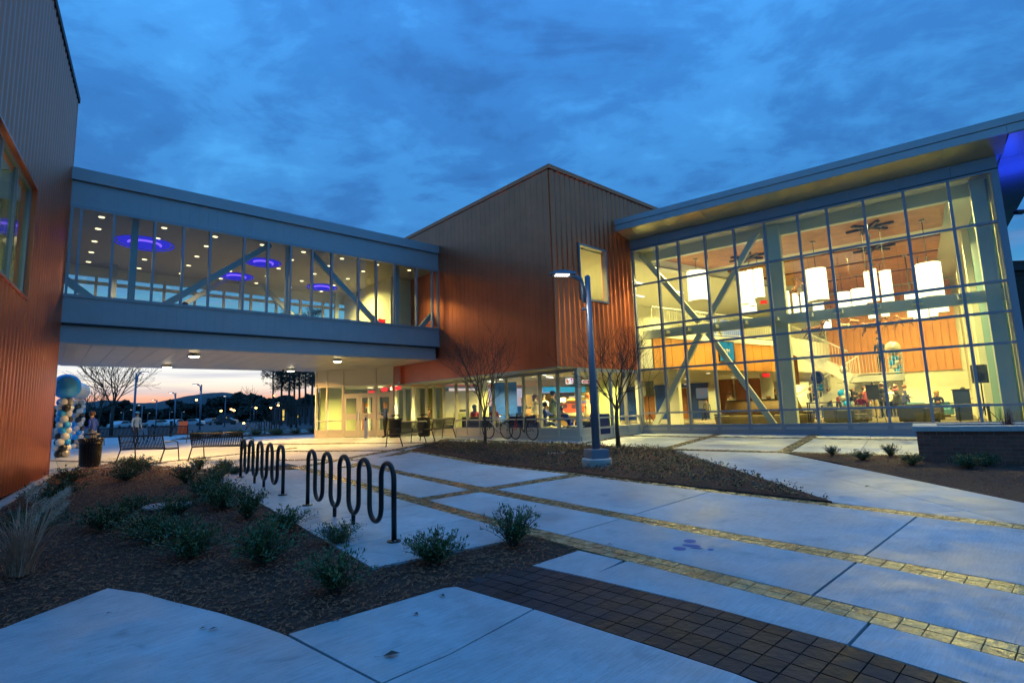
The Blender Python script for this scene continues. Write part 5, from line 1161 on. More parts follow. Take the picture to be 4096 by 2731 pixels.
def speaker_set(pos, rz, label, label2, hb=1.42):
    t = thing('speaker_stand', label2, 'stand', pos, 'speaker stands in the hall'); p = Vector(pos)
    M().tube([p + ZU * .35, p + ZU * (hb + .02)], .02, 8).ob('pole', BLACK, t); M().lathe([(.04, .62), (.04, .75)], p, 8).ob('collar', BLACK, t)
    for i in range(3): a = rz + i * 2 * PI / 3; M().tube([p + ZU * .68, p + Vector((math.cos(a) * .42, math.sin(a) * .42, .02))], .014, 6).ob('leg', BLACK, t)
    s = thing('loudspeaker', label, 'loudspeaker', p + ZU * hb, 'loudspeakers in the hall')
    M().box(p + ZU * (hb + .02), .38, .36, .62, rz).ob('cabinet', BLACKM, s); d = Vector((math.sin(rz), -math.cos(rz), 0))
    M().lathe([(.14, 0), (.15, .015)], p + ZU * (hb + .25) + d * .18, 16, ax=d).ob('woofer', BLACK, s); M().lathe([(.05, 0), (.055, .012)], p + ZU * (hb + .53) + d * .18, 12, ax=d).ob('tweeter', BLACK, s)
speaker_set(flh(.33, 1.6), .2, 'black loudspeaker on a tripod in the left corner of the hall', 'black tripod stand in the left corner of the hall')
speaker_set(flh(10.60, 4.5), -.9, 'black loudspeaker on a tripod beside the window shade at the right', 'black tripod stand beside the window shade at the right')
def armchair(pos, rz, label, pat=None):
    t = thing('armchair', label, 'armchair', pos, 'lounge chairs in the hall'); p = Vector(pos); R_ = Matrix.Rotation(rz, 3, 'Z'); m_ = pat or ARMF
    def bx(nm, cx_, cy_, z, sx, sy, sz, mt): return bev(M().box(p + R_ @ Vector((cx_, cy_, z)), sx, sy, sz, rz).ob(nm, mt, t), .03)
    bx('seat', 0, 0, .15, .62, .62, .27, m_); bx('backrest', 0, .33, .15, .80, .16, .62, m_); bx('arm', -.37, -.02, .12, .13, .7, .5, m_); bx('arm', .37, -.02, .12, .13, .7, .5, m_); bx('base', 0, 0, .03, .6, .6, .1, BLACKM)
PATN = mat('armchair_pattern', (.10, .085, .05), .8, var=.9, vs=9)
for (s1, d), rz, lab, pt in (((6.95, 5.6), 2.2, 'dark grey lounge chair beside the balloon column in the hall', None), ((7.45, 7.4), .4, 'patterned lounge chair just right of the balloon column', PATN), ((8.95, 6.2), 2.9, 'dark grey lounge chair with papers on it, nearest the glass', None), ((9.25, 7.6), .6, 'patterned lounge chair behind the tall planter', PATN), ((9.05, 15.6), .2, 'teal backed lounge chair at the right rear wall, left one', TEAL), ((9.62, 15.2), .1, 'teal backed lounge chair at the right rear wall, right one', TEAL)): armchair(flh(s1, d), HALL.rot + rz, lab, pt)
def table(pos, w, d, h, rz, label, mt=BLACK, group=None):
    t = thing('table', label, 'table', pos, group); p = Vector(pos); R_ = Matrix.Rotation(rz, 3, 'Z'); bev(M().box(p + ZU * (h - .04), w, d, .04, rz).ob('tabletop', mt, t), .008)
    for sx in (-1, 1):
        for sy in (-1, 1): M().box(p + R_ @ Vector((sx * (w / 2 - .05), sy * (d / 2 - .05), 0)), .04, .04, h - .04, rz).ob('leg', BLACK, t)
    return t
table(flh(6.55, 7.0), 1.3, .6, .95, HALL.rot, 'tall dark display table left of the balloon column in the hall'); table(flh(9.75, 11.5), 1.6, .7, .74, HALL.rot, 'table with papers where the visitors sit on the right'); table(flh(10.35, 5.6), .9, .6, .74, HALL.rot, 'small dark table below the right loudspeaker')
table(flh(5.95, 13.5), 1.2, .5, .74, HALL.rot, 'white topped table beside the stair foot', SHEET)
t = table(STO(.75, .75, .05), .8, .8, .40, .3, 'low round edged table in the corner of the coffee bar', SHEET); table(STO(.8, 2.0, .05), .9, .6, .36, _b, 'low glass topped table beside the corner sofa in the coffee bar', STEELG)
p = STO(.55, .95, .47); bg_ = thing('carry_bag', 'small blue carry bag with a white mark on the low corner table', 'bag', p); M().box(p - ZU * .01, .20, .12, .24, _b).ob('body', CL['blue'], bg_); M().box(p - LD * .062 + ZU * .10, .05, .01, .08, _b).ob('mark', SHEET, bg_)
def sofa(pos, w, rz, label, mt):
    t = thing('sofa', label, 'sofa', pos, 'sofas in the coffee bar'); p = Vector(pos); R_ = Matrix.Rotation(rz, 3, 'Z')
    for nm, cx_, cy_, z, sx, sy, sz in (('seat', 0, 0, .08, w, .66, .34), ('backrest', 0, .36, .05, w + .1, .16, .75), ('arm', -w / 2 - .05, 0, .05, .14, .75, .52), ('arm', w / 2 + .05, 0, .05, .14, .75, .52)): bev(M().box(p + R_ @ Vector((cx_, cy_, z)), sx, sy, sz, rz).ob(nm, mt, t), .04)
sofa(STO(.55, 3.2, .05), 1.5, _b + PI / 2, 'dark blue sofa with its back to the shop window beside the bicycles', NAVY); sofa(STO(.62, 6.1, .05), 2.2, _b + PI / 2, 'dark grey window sofa where the visitors in red sit', ARMF); sofa(STO(.9, .45, .05) + BD * .3, .9, _b + PI, 'navy sofa behind the shop front corner right of the cream post', NAVY)
p = flh(7.95, 8.2); ea = thing('easel', 'black display easel with a board standing in the hall', 'easel', p)
for dx, dy in ((-.35, -.25), (.38, -.25), (.02, .45)): M().tube([p + GW * dx + GN * dy, p + GN * .05 + ZU * 1.75], .014, 6).ob('leg', BLACK, ea)
M().par(p - GW * .23 + ZU * 1.0 - GN * .08, GW * .46, GN * .03, ZU * .62).ob('board', BLACKM, ea)
p = flh(10.12, 10.4); bo = thing('booth', 'dark blue registration booth beside the right loudspeaker', 'booth', p); bev(M().box(p + ZU * .02, .55, .45, 1.26, HALL.rot).ob('panel', NAVY, bo), .02); M().box(p + ZU * 1.28, .62, .5, .04, HALL.rot).ob('top', BLACKM, bo)
p = flh(8.9, 6.2, .50); tag(M().box(p + ZU * .14, .5, .35, .02, .4).ob('papers', SHEET), 'loose white papers lying on the lounge chair nearest the glass', 'papers')
# ---- horses of the hanging sculpture
HORS = [mat('horse_bronze', (.16, .075, .045), .45, .4), mat('horse_pale', (.55, .42, .25), .5, .2), mat('horse_brown', (.30, .14, .07), .45, .4)]
def horse(label, pos, rz, L_, mt, rear=0.0, ph=0.0):
    t = thing('hanging_horse', label, 'sculpture', pos, 'galloping horses hung in the hall'); q = L_ / 2.0; hm = M()
    R_ = Matrix.Rotation(rz, 3, 'Z') @ Matrix.Rotation(-rear, 3, 'Y'); P = lambda x, z, y=0.0: Vector(pos) + R_ @ Vector((x * q, y * q, z * q))
    hm.tube([P(-.62, .0), P(-.5, .04), P(-.2, -.02), (P(.15, -.01)), P(.42, .05), P(.52, .10)], [.10 * q, .20 * q, .175 * q, .19 * q, .185 * q, .12 * q], 10)
    hm.tube([P(.40, .08), P(.58, .30), P(.72, .48), P(.78, .52)], [.16 * q, .10 * q, .075 * q, .05 * q], 8); hm.tube([P(.70, .52), P(.84, .46), P(1.0, .34), P(1.04, .30)], [.06 * q, .075 * q, .045 * q, .03 * q], 8)
    for y in (-.03, .03): hm.tube([P(.72, .54, y), P(.70, .63, y)], [.022 * q, .005 * q], 5)
    body = hm.smooth().ob('body', mt, t)
    for (x0, y, kx, kz, fx, fz) in ((-.5, .1, -.62 + .2 * ph, -.34, -.86 + .3 * ph, -.62), (-.48, -.1, -.36, -.36, -.60, -.70), (.38, .1, .58 - .2 * ph, -.26, .50 - .3 * ph, -.58), (.36, -.1, .40, -.34, .22, -.60)):
        M().tube([P(x0, -.02, y), P((x0 + kx) / 2 + .03, kz * .55, y), P(kx, kz, y), P((kx + fx) / 2 - .03, (kz + fz) / 2, y), P(fx, fz, y), P(fx + .06, fz - .04, y)], [.12 * q, .085 * q, .05 * q, .036 * q, .032 * q, .038 * q], 7).smooth().ob('leg', mt, t)
    M().tube([P(-.62, .04), P(-.80, .05), P(-1.0, -.12), P(-1.08, -.25)], [.035 * q, .055 * q, .05 * q, .01 * q], 6).smooth().ob('tail', mt, t)
    mn = M(); mn.extr([(.42 * q, .22 * q), (.58 * q, .44 * q), (.70 * q, .60 * q), (.62 * q, .58 * q), (.44 * q, .40 * q), (.34 * q, .26 * q)], Vector(pos) - R_ @ Vector((0, .012 * q, 0)), R_ @ Vector((1, 0, 0)), R_ @ Vector((0, 0, 1)), R_ @ Vector((0, .024 * q, 0))); mn.ob('mane', mt, t)
    M().tube([P(0, .15), (P(0, .15).x, P(0, .15).y, HALL(0, 0, 7.66).z)], .004, 4).ob('wire', BLACKM, t)
for (s0, s1, z, d, mt, rr, ph, fl_), lab in (((6.22, 6.83, 3.55, 6.5, 0, .05, 0, 1), 'dark horse alone at the left of the hanging herd'), ((7.24, 7.55, 3.55, 7.5, 1, .1, 1, -1), 'pale horse second from the left of the hanging herd'), ((7.50, 7.85, 3.65, 8.0, 2, .2, .5, -1), 'brown horse in the middle of the hanging herd, half hidden by the beam'), ((7.82, 8.42, 3.45, 6.5, 0, .0, .8, 1), 'large dark horse in the middle of the hanging herd'), ((8.45, 8.85, 3.45, 6.8, 2, -.1, .3, 1), 'reddish horse right of the large dark horse'), ((8.82, 9.25, 3.52, 7.5, 2, .0, 1, -1), 'reddish horse at the right end of the hanging herd'), ((5.92, 6.28, 5.1, 6.0, 2, .9, .5, 1), 'rearing brown horse high up right of the column')):
    a, b_ = gl(s0, z, d), gl(s1, z, d); horse(lab, (a + b_) / 2, HALL.rot + (0 if fl_ > 0 else PI), (b_ - a).xy.length * (1.5 if rr < .5 else 2.0), HORS[mt], rr, ph)
# ---- balloons
BALM = {k: mat('balloon_' + k, v, .18, coat=.5, metal=.15) for k, v in dict(blue=(.012, .33, .85), white=(.82, .78, .68), black=(.012, .012, .012), silver=(.40, .38, .33), royal=(.01, .03, .30), clear=(.50, .45, .34)).items()}
def balloon_mesh(r, k):
    mb = M(); mb.ball((0, 0, 0), r, r, r * 1.08, 16, 10).lathe([(.012, -r * 1.14), (.02, -r * 1.05)], (0, 0, 0), 6); return mb.smooth().mesh('balloon', BALM[k])
_bc = {}
def balloon_column(label, pos, n, r, bigr, bigk, tw=0, group='balloon columns', cols=('white', 'blue', 'white', 'black')):
    t = thing('balloon_column', label, 'balloon column', pos, group); p = Vector(pos); dz = r * 1.55
    for i in range(n):
        for j in range(4):
            kx = cols[(j + (i // 2) + tw) % 4] if random.random() > .06 else 'silver'
            key = (r, kx)
            if key not in _bc: _bc[key] = balloon_mesh(r, kx)
            a = j * PI / 2 + (i % 2) * PI / 4 + i * .12; b_ = inst('balloon', _bc[key], t, p + Vector((math.cos(a) * r * 1.04, math.sin(a) * r * 1.04, r + i * dz))); s_ = random.uniform(.90, 1.06); b_.scale = (s_, s_, s_)
    if bigr: M().ball(p + ZU * (r + n * dz + bigr * .85), bigr, bigr, bigr * 1.04, 24, 16).smooth().ob('big_balloon', BALM[bigk], t)
    M().lathe([(.18, 0), (.18, .02), (.02, .03), (.02, n * dz)], p, 10).ob('stand', ALU, t)
q = at(247, 1800, 20.8); balloon_column('balloon column of white, blue and black balloons topped by a big blue balloon beside the ribbed building', g3(q.x, 20.8), 10, .142, .47, 'blue')
q = at(305, 1780, 24.0); balloon_column('second balloon column half hidden behind the one topped by the big blue balloon', Vector((q.x, 24.0, 0)), 11, .125, .36, 'white', 1)
balloon_column('balloon column of white, blue and black balloons inside the hall beside the easel', flh(7.20, 8.0), 6, .15, 0, 'white', 2)
balloon_column('short balloon column on the stair landing topped by a big clear balloon', HALL(8.45, 8.4, LZ), 4, .12, .29, 'clear', 0, cols=('white', 'black', 'clear', 'blue'))
p = gl(6.44, 1.86, 9.5); t = thing('giant_balloon', 'giant royal blue balloon on a short balloon stem inside the hall', 'balloon', p); M().ball(p, .29, .29, .31, 24, 16).smooth().ob('balloon', BALM['royal'], t)
for i in range(4): M().ball(p - ZU * (.40 + .16 * (i // 2)) + GW * (.1 - .2 * (i % 2)), .10).smooth().ob('balloon', BALM['blue'], t)
M().tube([p - ZU * .28, (p.x, p.y, .05)], .012, 6).ob('stem', WALLW, t)
p = gl(7.22, 2.05, 8.0); tag(M().ball(p, .20, .20, .22, 20, 12).smooth().ob('clear_balloon', BALM['clear']), 'big clear balloon floating above the balloon column beside the easel', 'balloon')

# ================================================================== STREET FURNITURE
def flange(mb, p, r=.085): return mb.lathe([(r, 0), (r, .012), (r * .5, .02)], p, 16)
def wave_rack(label, p, q, h=.9, n=5):
    p, q = Vector(p), Vector(q); d = (q - p); L_ = d.length; d = d / L_; sp = L_ / (2 * n - 1); r = sp / 2
    t = thing('bike_rack', label, 'bike rack', g3(p.x, p.y, SLAB_DZ), 'wave bike racks on the concrete pad'); R0 = .031
    zb = lambda a: gz(p.x + d.x * a, p.y + d.y * a) + SLAB_DZ
    pts = [Vector((p.x, p.y, zb(0)))]
    def V(a, z): return Vector((p.x + d.x * a, p.y + d.y * a, z))
    for i in range(n):
        a0 = 2 * i * sp; zt = zb(a0 + r) + h - R0
        for k in range(13): tt = PI * k / 12; pts.append(V(a0 + r - r * math.cos(tt), zt - r + r * math.sin(tt)))
        if i < n - 1:
            zl = zb(a0 + 1.5 * sp) + .15
            for k in range(13): tt = PI * k / 12; pts.append(V(a0 + sp + r - r * math.cos(tt), zl + r - r * math.sin(tt)))
    pts.append(V(L_, zb(L_))); mb = M(); mb.tube(pts, R0, 12); mb.smooth().ob('tube', BLACK, t)
    for a in (0, L_):
        flange(M(), V(a, zb(a)), .082).ob('flange', BLACK, t)
        for k in range(4): M().lathe([(.010, .012), (.010, .028)], V(a, zb(a)) + Vector((math.cos(k * 1.57 + .4), math.sin(k * 1.57 + .4), 0)) * .06, 6).ob('bolt', ALU, t)
    for i in (1, 2): a = (2 * i + 1.5) * sp; M().tube([V(a, zb(a)), V(a, zb(a) + .15)], .027, 10).ob('support_post', BLACK, t)
wave_rack('black wave bike rack with five hoops, nearest the camera', (-1.43, 6.30), (-3.37, 8.72)); wave_rack('black wave bike rack with five hoops, the one nearer the benches', (-4.24, 9.80), (-6.40, 12.50))
def bench_strap(label, pos, rz, group):
    """metal strap bench, sitter faces local +y"""
    t = thing('park_bench', label, 'bench', pos, group)
    def part(mb, nm, mt=BLACK): q = bpy.data.objects.new(nm, mb.mesh(nm, mt)); COL.objects.link(q); q.parent = t; return q
    W_ = .93
    n = 30
    slat = M(); prof = [(.24, .405), (.21, .44), (0.0, .425), (-.16, .43), (-.215, .47), (-.30, .80), (-.315, .83)]
    for (y0, z0), (y1, z1) in zip(prof[:-1], prof[1:]): slat.beam((0, y0, z0), (0, y1, z1), .032, .007, up=Vector((0, .3, 1)))
    me = slat.mesh('slat', BLACK)
    for i in range(n): q = bpy.data.objects.new('slat', me); COL.objects.link(q); q.parent = t; q.location = (-W_ + .04 + (2 * W_ - .08) * i / (n - 1), 0, 0)
    part(M().tube([(-W_, -.32, .835), (W_, -.32, .835)], .02, 8), 'top_rail'); part(M().tube([(-W_, .24, .40), (W_, .24, .40)], .018, 8), 'front_rail'); part(M().tube([(-W_, -.19, .42), (W_, -.19, .42)], .018, 8), 'rear_rail')
    for s in (-1, 1):
        x = s * W_
        part(M().tube([(x, -.36, 0), (x, -.22, .42), (x, -.32, .84)], .02, 8), 'leg'); part(M().tube([(x, .30, 0), (x, .25, .42), (x, .22, .60), (x, .10, .645), (x, -.26, .62)], .018, 8), 'leg')
        part(M().beam((x, -.2, .41), (x, .25, .40), .025, .04), 'side_bar')
        for y in (-.36, .30): part(M().box((x, y, 0), .07, .07, .012), 'foot')
    t.rotation_euler = (0, 0, rz); return t
bs = bench_strap('black strap bench seen from behind beside the litter bin at the plaza edge', g3(-11.75, 17.15, .03), -.30, 'black metal benches'); 
def clone(o, label, pos, rz, group=None):
    c = copy_tree(o); c.location = pos; c.rotation_euler = (0, 0, rz); c['label'] = label
    if group: c['group'] = group
    return c
clone(bs, 'black strap bench seen from behind, partly hidden by the rear bike rack', g3(-9.30, 17.0, .03), -.20)
clone(bs, 'black bench near the entrance with its back to the planted bed, nearer one', g3(-4.02, 19.75, .03), 1.28); clone(bs, 'black bench near the entrance with its back to the planted bed, farther one', g3(-3.18, 22.05, .03), 1.22)
clone(bs, 'dark bench far behind the litter bin, left one', Vector((-19.6, 26.5, 0)), .1); clone(bs, 'dark bench far behind the litter bin, right one', Vector((-17.3, 26.8, 0)), .1)
def bin_(label, pos, sc=1.0, writing=None):
    t = thing('litter_bin', label, 'litter bin', pos, 'black slatted litter bins')
    def part(mb, nm, mt=BLACK): q = bpy.data.objects.new(nm, mb.mesh(nm, mt)); COL.objects.link(q); q.parent = t; return q
    part(M().lathe([(.24, 0), (.245, .04), (.27, .78)], (0, 0, 0), 20), 'liner', BLACKM); mb = M(); mb.beam((.262, 0, .05), (.290, 0, .74), .036, .008, up=Vector((1, 0, 0))); mb.beam((.290, 0, .74), (.335, 0, .84), .036, .008, up=Vector((1, 0, 0))); me = mb.mesh('slat', BLACK)
    for i in range(30): q = bpy.data.objects.new('slat', me); COL.objects.link(q); q.parent = t; q.rotation_euler = (0, 0, i * 2 * PI / 30)
    for z, r in ((.05, .275), (.70, .297)): part(M().torus((0, 0, z), r, .014, (0, 0, 1), 28, 6), 'ring')
    part(M().torus((0, 0, .835), .325, .014, (0, 0, 1), 28, 6), 'rim')
    for i in range(3): a = i * 2.1; part(M().tube([(.22 * math.cos(a), .22 * math.sin(a), .78), (.17 * math.cos(a), .17 * math.sin(a), .95)], .012, 6), 'lid_post')
    part(M().lathe([(.235, .95), (.24, .965), (.14, 1.005), (.02, 1.015)], (0, 0, 0), 24).smooth(), 'lid')
    t.scale = (sc, sc, sc)
    if writing: q = text('lettering', writing, .11, (0, 0, 0), (1, 0, 0), (0, 0, 1), WALLW); q.parent = t; q.matrix_local = Matrix.Translation((.02, -.315, .68)) @ Matrix.Rotation(PI / 2, 4, 'X')
    return t
bin_('black slatted litter bin with a domed lid beside the ribbed building', g3(-13.15, 16.55, .03)); bin_('black slatted litter bin right of the entrance doors', g3(-5.55, 24.75, .02), 1.02); bin_('black slatted litter bin lettered Recycle behind the entrance benches', g3(-4.20, 24.7, .02), 1.02, 'Recycle')
p = g3(-6.95, 24.9, .02); t = thing('card_post', 'short metal post with a card reader before the entrance doors', 'post', p); bev(M().box(p, .17, .13, 1.0, .3).ob('post', ALU, t), .01); M().lathe([(.085, 0), (.085, .14)], p + ZU * .985 - Vector((.07, 0, 0)), 12, ax=(1, 0, 0)).ob('cap', ALU, t); M().box(p + ZU * .80 + Vector((.0, -.072, 0)), .08, .02, .13, .3).ob('card_reader', BLACK, t)
# ---- foreground lamp post
def lamp_post(label, pos, h=4.2, arm=-1, concrete=False, lit=True, group=None, rz=0.0):
    t = thing('street_lamp', label, 'street lamp', pos, group)
    def part(mb, nm, mt=LAMPB): q = bpy.data.objects.new(nm, mb.mesh(nm, mt)); COL.objects.link(q); q.parent = t; return q
    z0 = 0
    if concrete: part(M().lathe([(.33, -.3), (.33, .19), (.31, .21)], (0, 0, 0), 32), 'concrete_base', CBASE); bev(part(M().box((0, 0, .21), .42, .42, .20, .15), 'base_cover'), .015); z0 = .40
    else: part(M().box((0, 0, 0), .34, .34, .12), 'base_cover')
    mb = M(); mb.tube([(0, 0, z0), (0, 0, h)], lambda s: .088 - .026 * s, 16); part(mb.smooth(), 'pole'); part(M().lathe([(.062, 0), (.02, .03)], (0, 0, h), 12), 'cap')
    a = arm; part(M().tube([(a * .10, 0, h - .62), (a * .11, 0, h - .25), (a * .16, 0, h - .08), (a * .30, 0, h + .0), (a * .42, 0, h + .02)], [.03, .04, .05, .05, .05], 8).smooth(), 'arm'); part(M().tube([(0, 0, h - .75), (a * .16, 0, h - .78)], .03, 8), 'sensor')
    hd = M(); sec = []
    o_ = [(.28, .085, .03, -.02), (.40, .14, .045, -.03), (.62, .17, .055, -.03), (.82, .13, .035, -.025), (.88, .08, .01, -.015)]; vs = []; fs = []
    for x, w, zu, zd in o_: vs += [(a * x, -w, zd), (a * x, w, zd), (a * x, w * .85, zu), (a * x, -w * .85, zu)]
    vs = [Vector((x, y, z + h + .06)) for x, y, z in vs]
    for i in range(4):
        for j in range(4): q = (i * 4 + j, i * 4 + (j + 1) % 4, i * 4 + 4 + (j + 1) % 4, i * 4 + 4 + j); fs.append(q if a > 0 else q[::-1])
    fs += [(3, 2, 1, 0), (16, 17, 18, 19)]; hd.add(vs, fs); hq = part(hd, 'head')
    if lit:
        le = M()
        for i in range(6):
            for j in range(3): le.box((a * (.46 + .055 * i), -.07 + .07 * j, h + .018), .035, .045, .014)
        q = bpy.data.objects.new('led_array', le.mesh('led_array', E_LED)); COL.objects.link(q); q.parent = hq
    t.rotation_euler = (0, 0, rz); return t
lp = lamp_post('blue grey lamp post with a lit head on a round concrete base in the mulch', Vector((1.79, 11.91, -.235)), 4.33, -1, True, rz=.15)
area('lamp_head_light', Vector((1.79 - .62, 11.85, 4.05)), 14, .25, (1, .9, .75))
far = [(531, 1740, 1493, 1), (798, 1724, 1539, -1), (696, 1717, 1572, -1), (622, 1717, 1600, -1), (898, 1708, 1586, 1), (564, 1719, 1621, -1), (530, 1712, 1640, -1), (490, 1712, 1652, -1), (470, 1712, 1665, -1), (1014, 1706, 1636, -1), (1100, 1700, 1612, 1), (588, 1716, 1665, 1), (676, 1705, 1650, 1), (725, 1705, 1652, 1), (438, 1712, 1652, 1), (862, 1700, 1660, 1), (1000, 1700, 1655, 1)]
names = ['tallest of the far lamp posts, rising before the sunset', 'tall lamp post rising before the hill', 'lamp post before the left slope of the hill', 'lamp post before the dip between the hills', 'lamp post with its lamp head facing the camera below the hill top', 'short far lamp post just right of the tallest one', 'far lamp post left of the tallest one', 'small far lamp post beside the bare tree', 'tiny far lamp post beside the bare tree', 'far lamp post behind the parked bicycle', 'lamp post right of the parked bicycle before the pines', 'small lamp post between the two left posts', 'small lamp post with a bright head below the hill', 'small lamp post second below the hill', 'small lamp post just left of the bare tree', 'tiny lamp post behind the hill foot', 'tiny lamp post behind the bicycle rack']
for (px, pb, pt, a), nm in zip(far, names):
    Yd = 4.4 * FPX / (pb - pt); q = at(px, pb, Yd); lamp_post(nm, Vector((q.x, Yd, max(-.3, min(.35, q.z)))), 4.35, a, False, True, 'lamp posts along the far path', rz=0.0 if px != 898 else -1.3)
# ---- bicycles
def wheel(parent, c, R_=.335, tyre=BLACKM):
    t = M().torus(c, R_, .015, (0, 1, 0), 32, 6).ob('tyre', tyre, parent); M().torus(c, R_ - .022, .010, (0, 1, 0), 32, 5).ob('rim', BLACK if tyre is BLACKM else ALU, t)
    sp = M()
    for i in range(20):
        a = i * 2 * PI / 20; sp.tube([Vector(c) + Vector((math.cos(a + .3) * .02, 0, math.sin(a + .3) * .02)), Vector(c) + Vector((math.cos(a) * (R_ - .025), 0, math.sin(a) * (R_ - .025)))], .0016, 3, cap=False)
    sp.ob('spokes', CHROME, t); M().lathe([(.02, -.04), (.02, .04)], c, 8, ax=(0, 1, 0)).ob('hub', ALU, t)
def bicycle(label, frame, pos, rz, fork=None, saddle=BLACKM, drop=True, tyre=BLACKM, lean=0.06):
    t = thing('bicycle', label, 'bicycle', (0, 0, 0), 'parked bicycles'); R_ = .335
    wheel(t, (-.50, 0, R_), tyre=tyre); wheel(t, (.50, 0, R_), tyre=tyre)
    BBk, ST, HTt, HTb = (.06, 0, .28), (.18, 0, .80), (-.34, 0, .86), (-.385, 0, .70)
    M().tube([HTt, ST], .016, 8).ob('top_tube', frame, t); M().tube([HTb, BBk], .020, 8).ob('down_tube', frame, t); M().tube([BBk, (.205, 0, .88)], .016, 8).ob('seat_tube', frame, t); M().tube([HTb, HTt, (-.33, 0, .92)], .019, 8).ob('head_tube', frame, t)
    for y in (-.05, .05):
        M().tube([(.185, y * .3, .77), (.5, y, R_)], .009, 6).ob('seat_stay', frame, t); M().tube([(.06, y * .6, .28), (.5, y, R_)], .010, 6).ob('chain_stay', frame, t); M().tube([(-.385, y * .8, .70), (-.43, y, .52), (-.50, y, R_)], .019, 6).ob('fork_blade', fork or frame, t)
    sd = M(); sd.add([(.12, -.015, .925), (.12, .015, .925), (.22, .045, .935), (.36, .07, .94), (.36, -.07, .94), (.22, -.045, .935), (.12, 0, .90), (.34, .0, .895)], [(0, 1, 2, 5), (5, 2, 3, 4), (1, 0, 6), (0, 5, 6), (2, 1, 6), (5, 4, 7, 6), (3, 2, 6, 7), (4, 3, 7)]); sd.ob('saddle', saddle, t)
    if drop:
        for y in (-1, 1): M().tube([(-.40, 0, .93), (-.41, y * .19, .94), (-.50, y * .2, .945), (-.535, y * .2, .90), (-.50, y * .2, .82), (-.42, y * .2, .80)], .013, 6).ob('handlebar', BLACKM, t); M().tube([(-.53, y * .2, .93), (-.56, y * .2, .99), (-.54, y * .2, .84)], .010, 5).ob('brake_lever', BLACKM, t)
    else:
        M().tube([(-.30, -.28, 1.02), (-.36, -.1, 1.0), (-.36, .1, 1.0), (-.30, .28, 1.02)], .012, 6).ob('handlebar', CHROME, t)
    M().tube([(-.33, 0, .90), (-.41, 0, .935)], .013, 6).ob('stem', BLACKM, t)
    M().torus((.06, .045, .28), .085, .006, (0, 1, 0), 20, 4).ob('chainring', BLACK, t); M().lathe([(.045, -.01), (.035, .01)], (.5, .04, R_), 12, ax=(0, 1, 0)).ob('cassette', BLACK, t)
    M().tube([(.06, .05, .37), (.5, .045, R_ + .04)], .004, 4).ob('chain', BLACKM, t)
    for s in (-1, 1): M().tube([(.06, .05 * s, .28), (.06 + .12 * s, .06 * s, .28 - .11 * s), (.06 + .12 * s, .13 * s, .28 - .11 * s)], .009, 5).ob('crank', BLACK, t)
    M().tube([(.10, -.03, .27), (.16, -.20, .0)], .007, 5).ob('kickstand', ALU, t)
    t.location = pos; t.rotation_euler = (lean, 0, rz); return t
BW_ = mat('bike_white', (.55, .55, .53), .3, coat=.5); BR_ = mat('bike_red', (.55, .02, .02), .3, coat=.5); BKD = mat('bike_black', (.015, .015, .017), .3, coat=.5)
rzb = math.atan2(-LD.y, -LD.x)
bicycle('white and black road bicycle parked at the shop window, left of the red forked one', BW_, STO(-.55, 3.85, -.005), rzb + .10, BKD, BW_)
bicycle('black road bicycle with a red fork parked at the shop window', BKD, STO(-.62, 2.25, -.01), rzb - .05, BR_)
bicycle('dark upright bicycle leaning at the far rack in front of the pines', BKD, Vector((-17.3, 35.3, .02)), .1, None, BLACKM, False, ALU)
wr = thing('bike_rack', 'small dark wave rack holding the far upright bicycle', 'bike rack', (-16.6, 35.6, 0))
pts = []
for i in range(5):
    for k in range(9): tt = PI * k / 8; pts.append(Vector((-16.6 + .9 * (i / 4 - .5) * .5 + .05 - .05 * math.cos(tt), 35.6 + .5 * i - 1 + .12 - .12 * math.cos(tt), .78 + .12 * math.sin(tt))))
    for k in range(9): tt = PI * k / 8; pts.append(Vector((-16.6 + .9 * (i / 4 - .5) * .5 + .1, 35.6 + .5 * i - 1 + .37 - .12 * math.cos(tt), .22 - .12 * math.sin(tt))))
M().tube(pts, .03, 8).ob('tube', BLACK, wr)
for i, x in enumerate((-21.6, -19.4, -18.4)):
    t = thing('hoop_rack', ('dark hoop rack on the far lawn, leftmost', 'dark hoop rack on the far lawn, middle', 'dark hoop rack on the far lawn next to the entrance')[i], 'bike rack', (x, 52, 0), 'far hoop racks')
    M().tube([(x - .35, 52, 0), (x - .35, 52, .7)] + [(x - .35 * math.cos(PI * k / 10), 52, .7 + .3 * math.sin(PI * k / 10)) for k in range(11)] + [(x + .35, 52, 0)], .035, 8).ob('tube', BLACK, t)
p = Vector((at(685, 1700, 38).x, 38, 0)); tag(M().lathe([(.09, 0), (.09, 1.0), (.11, 1.02), (.11, 1.12)], p, 14).ob('bollard', BLACKM), 'black bollard standing on the far path behind the left bench', 'bollard')
p = Vector((at(733, 1700, 44).x, 44, 0)); t = thing('sandwich_board', 'orange sandwich board sign on the far path', 'sign', p)
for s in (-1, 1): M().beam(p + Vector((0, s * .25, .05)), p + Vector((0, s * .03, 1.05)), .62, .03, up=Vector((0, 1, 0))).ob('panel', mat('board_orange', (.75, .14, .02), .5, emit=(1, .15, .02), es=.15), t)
M().box(p, .7, .6, .06).ob('base', BLACKM, t)

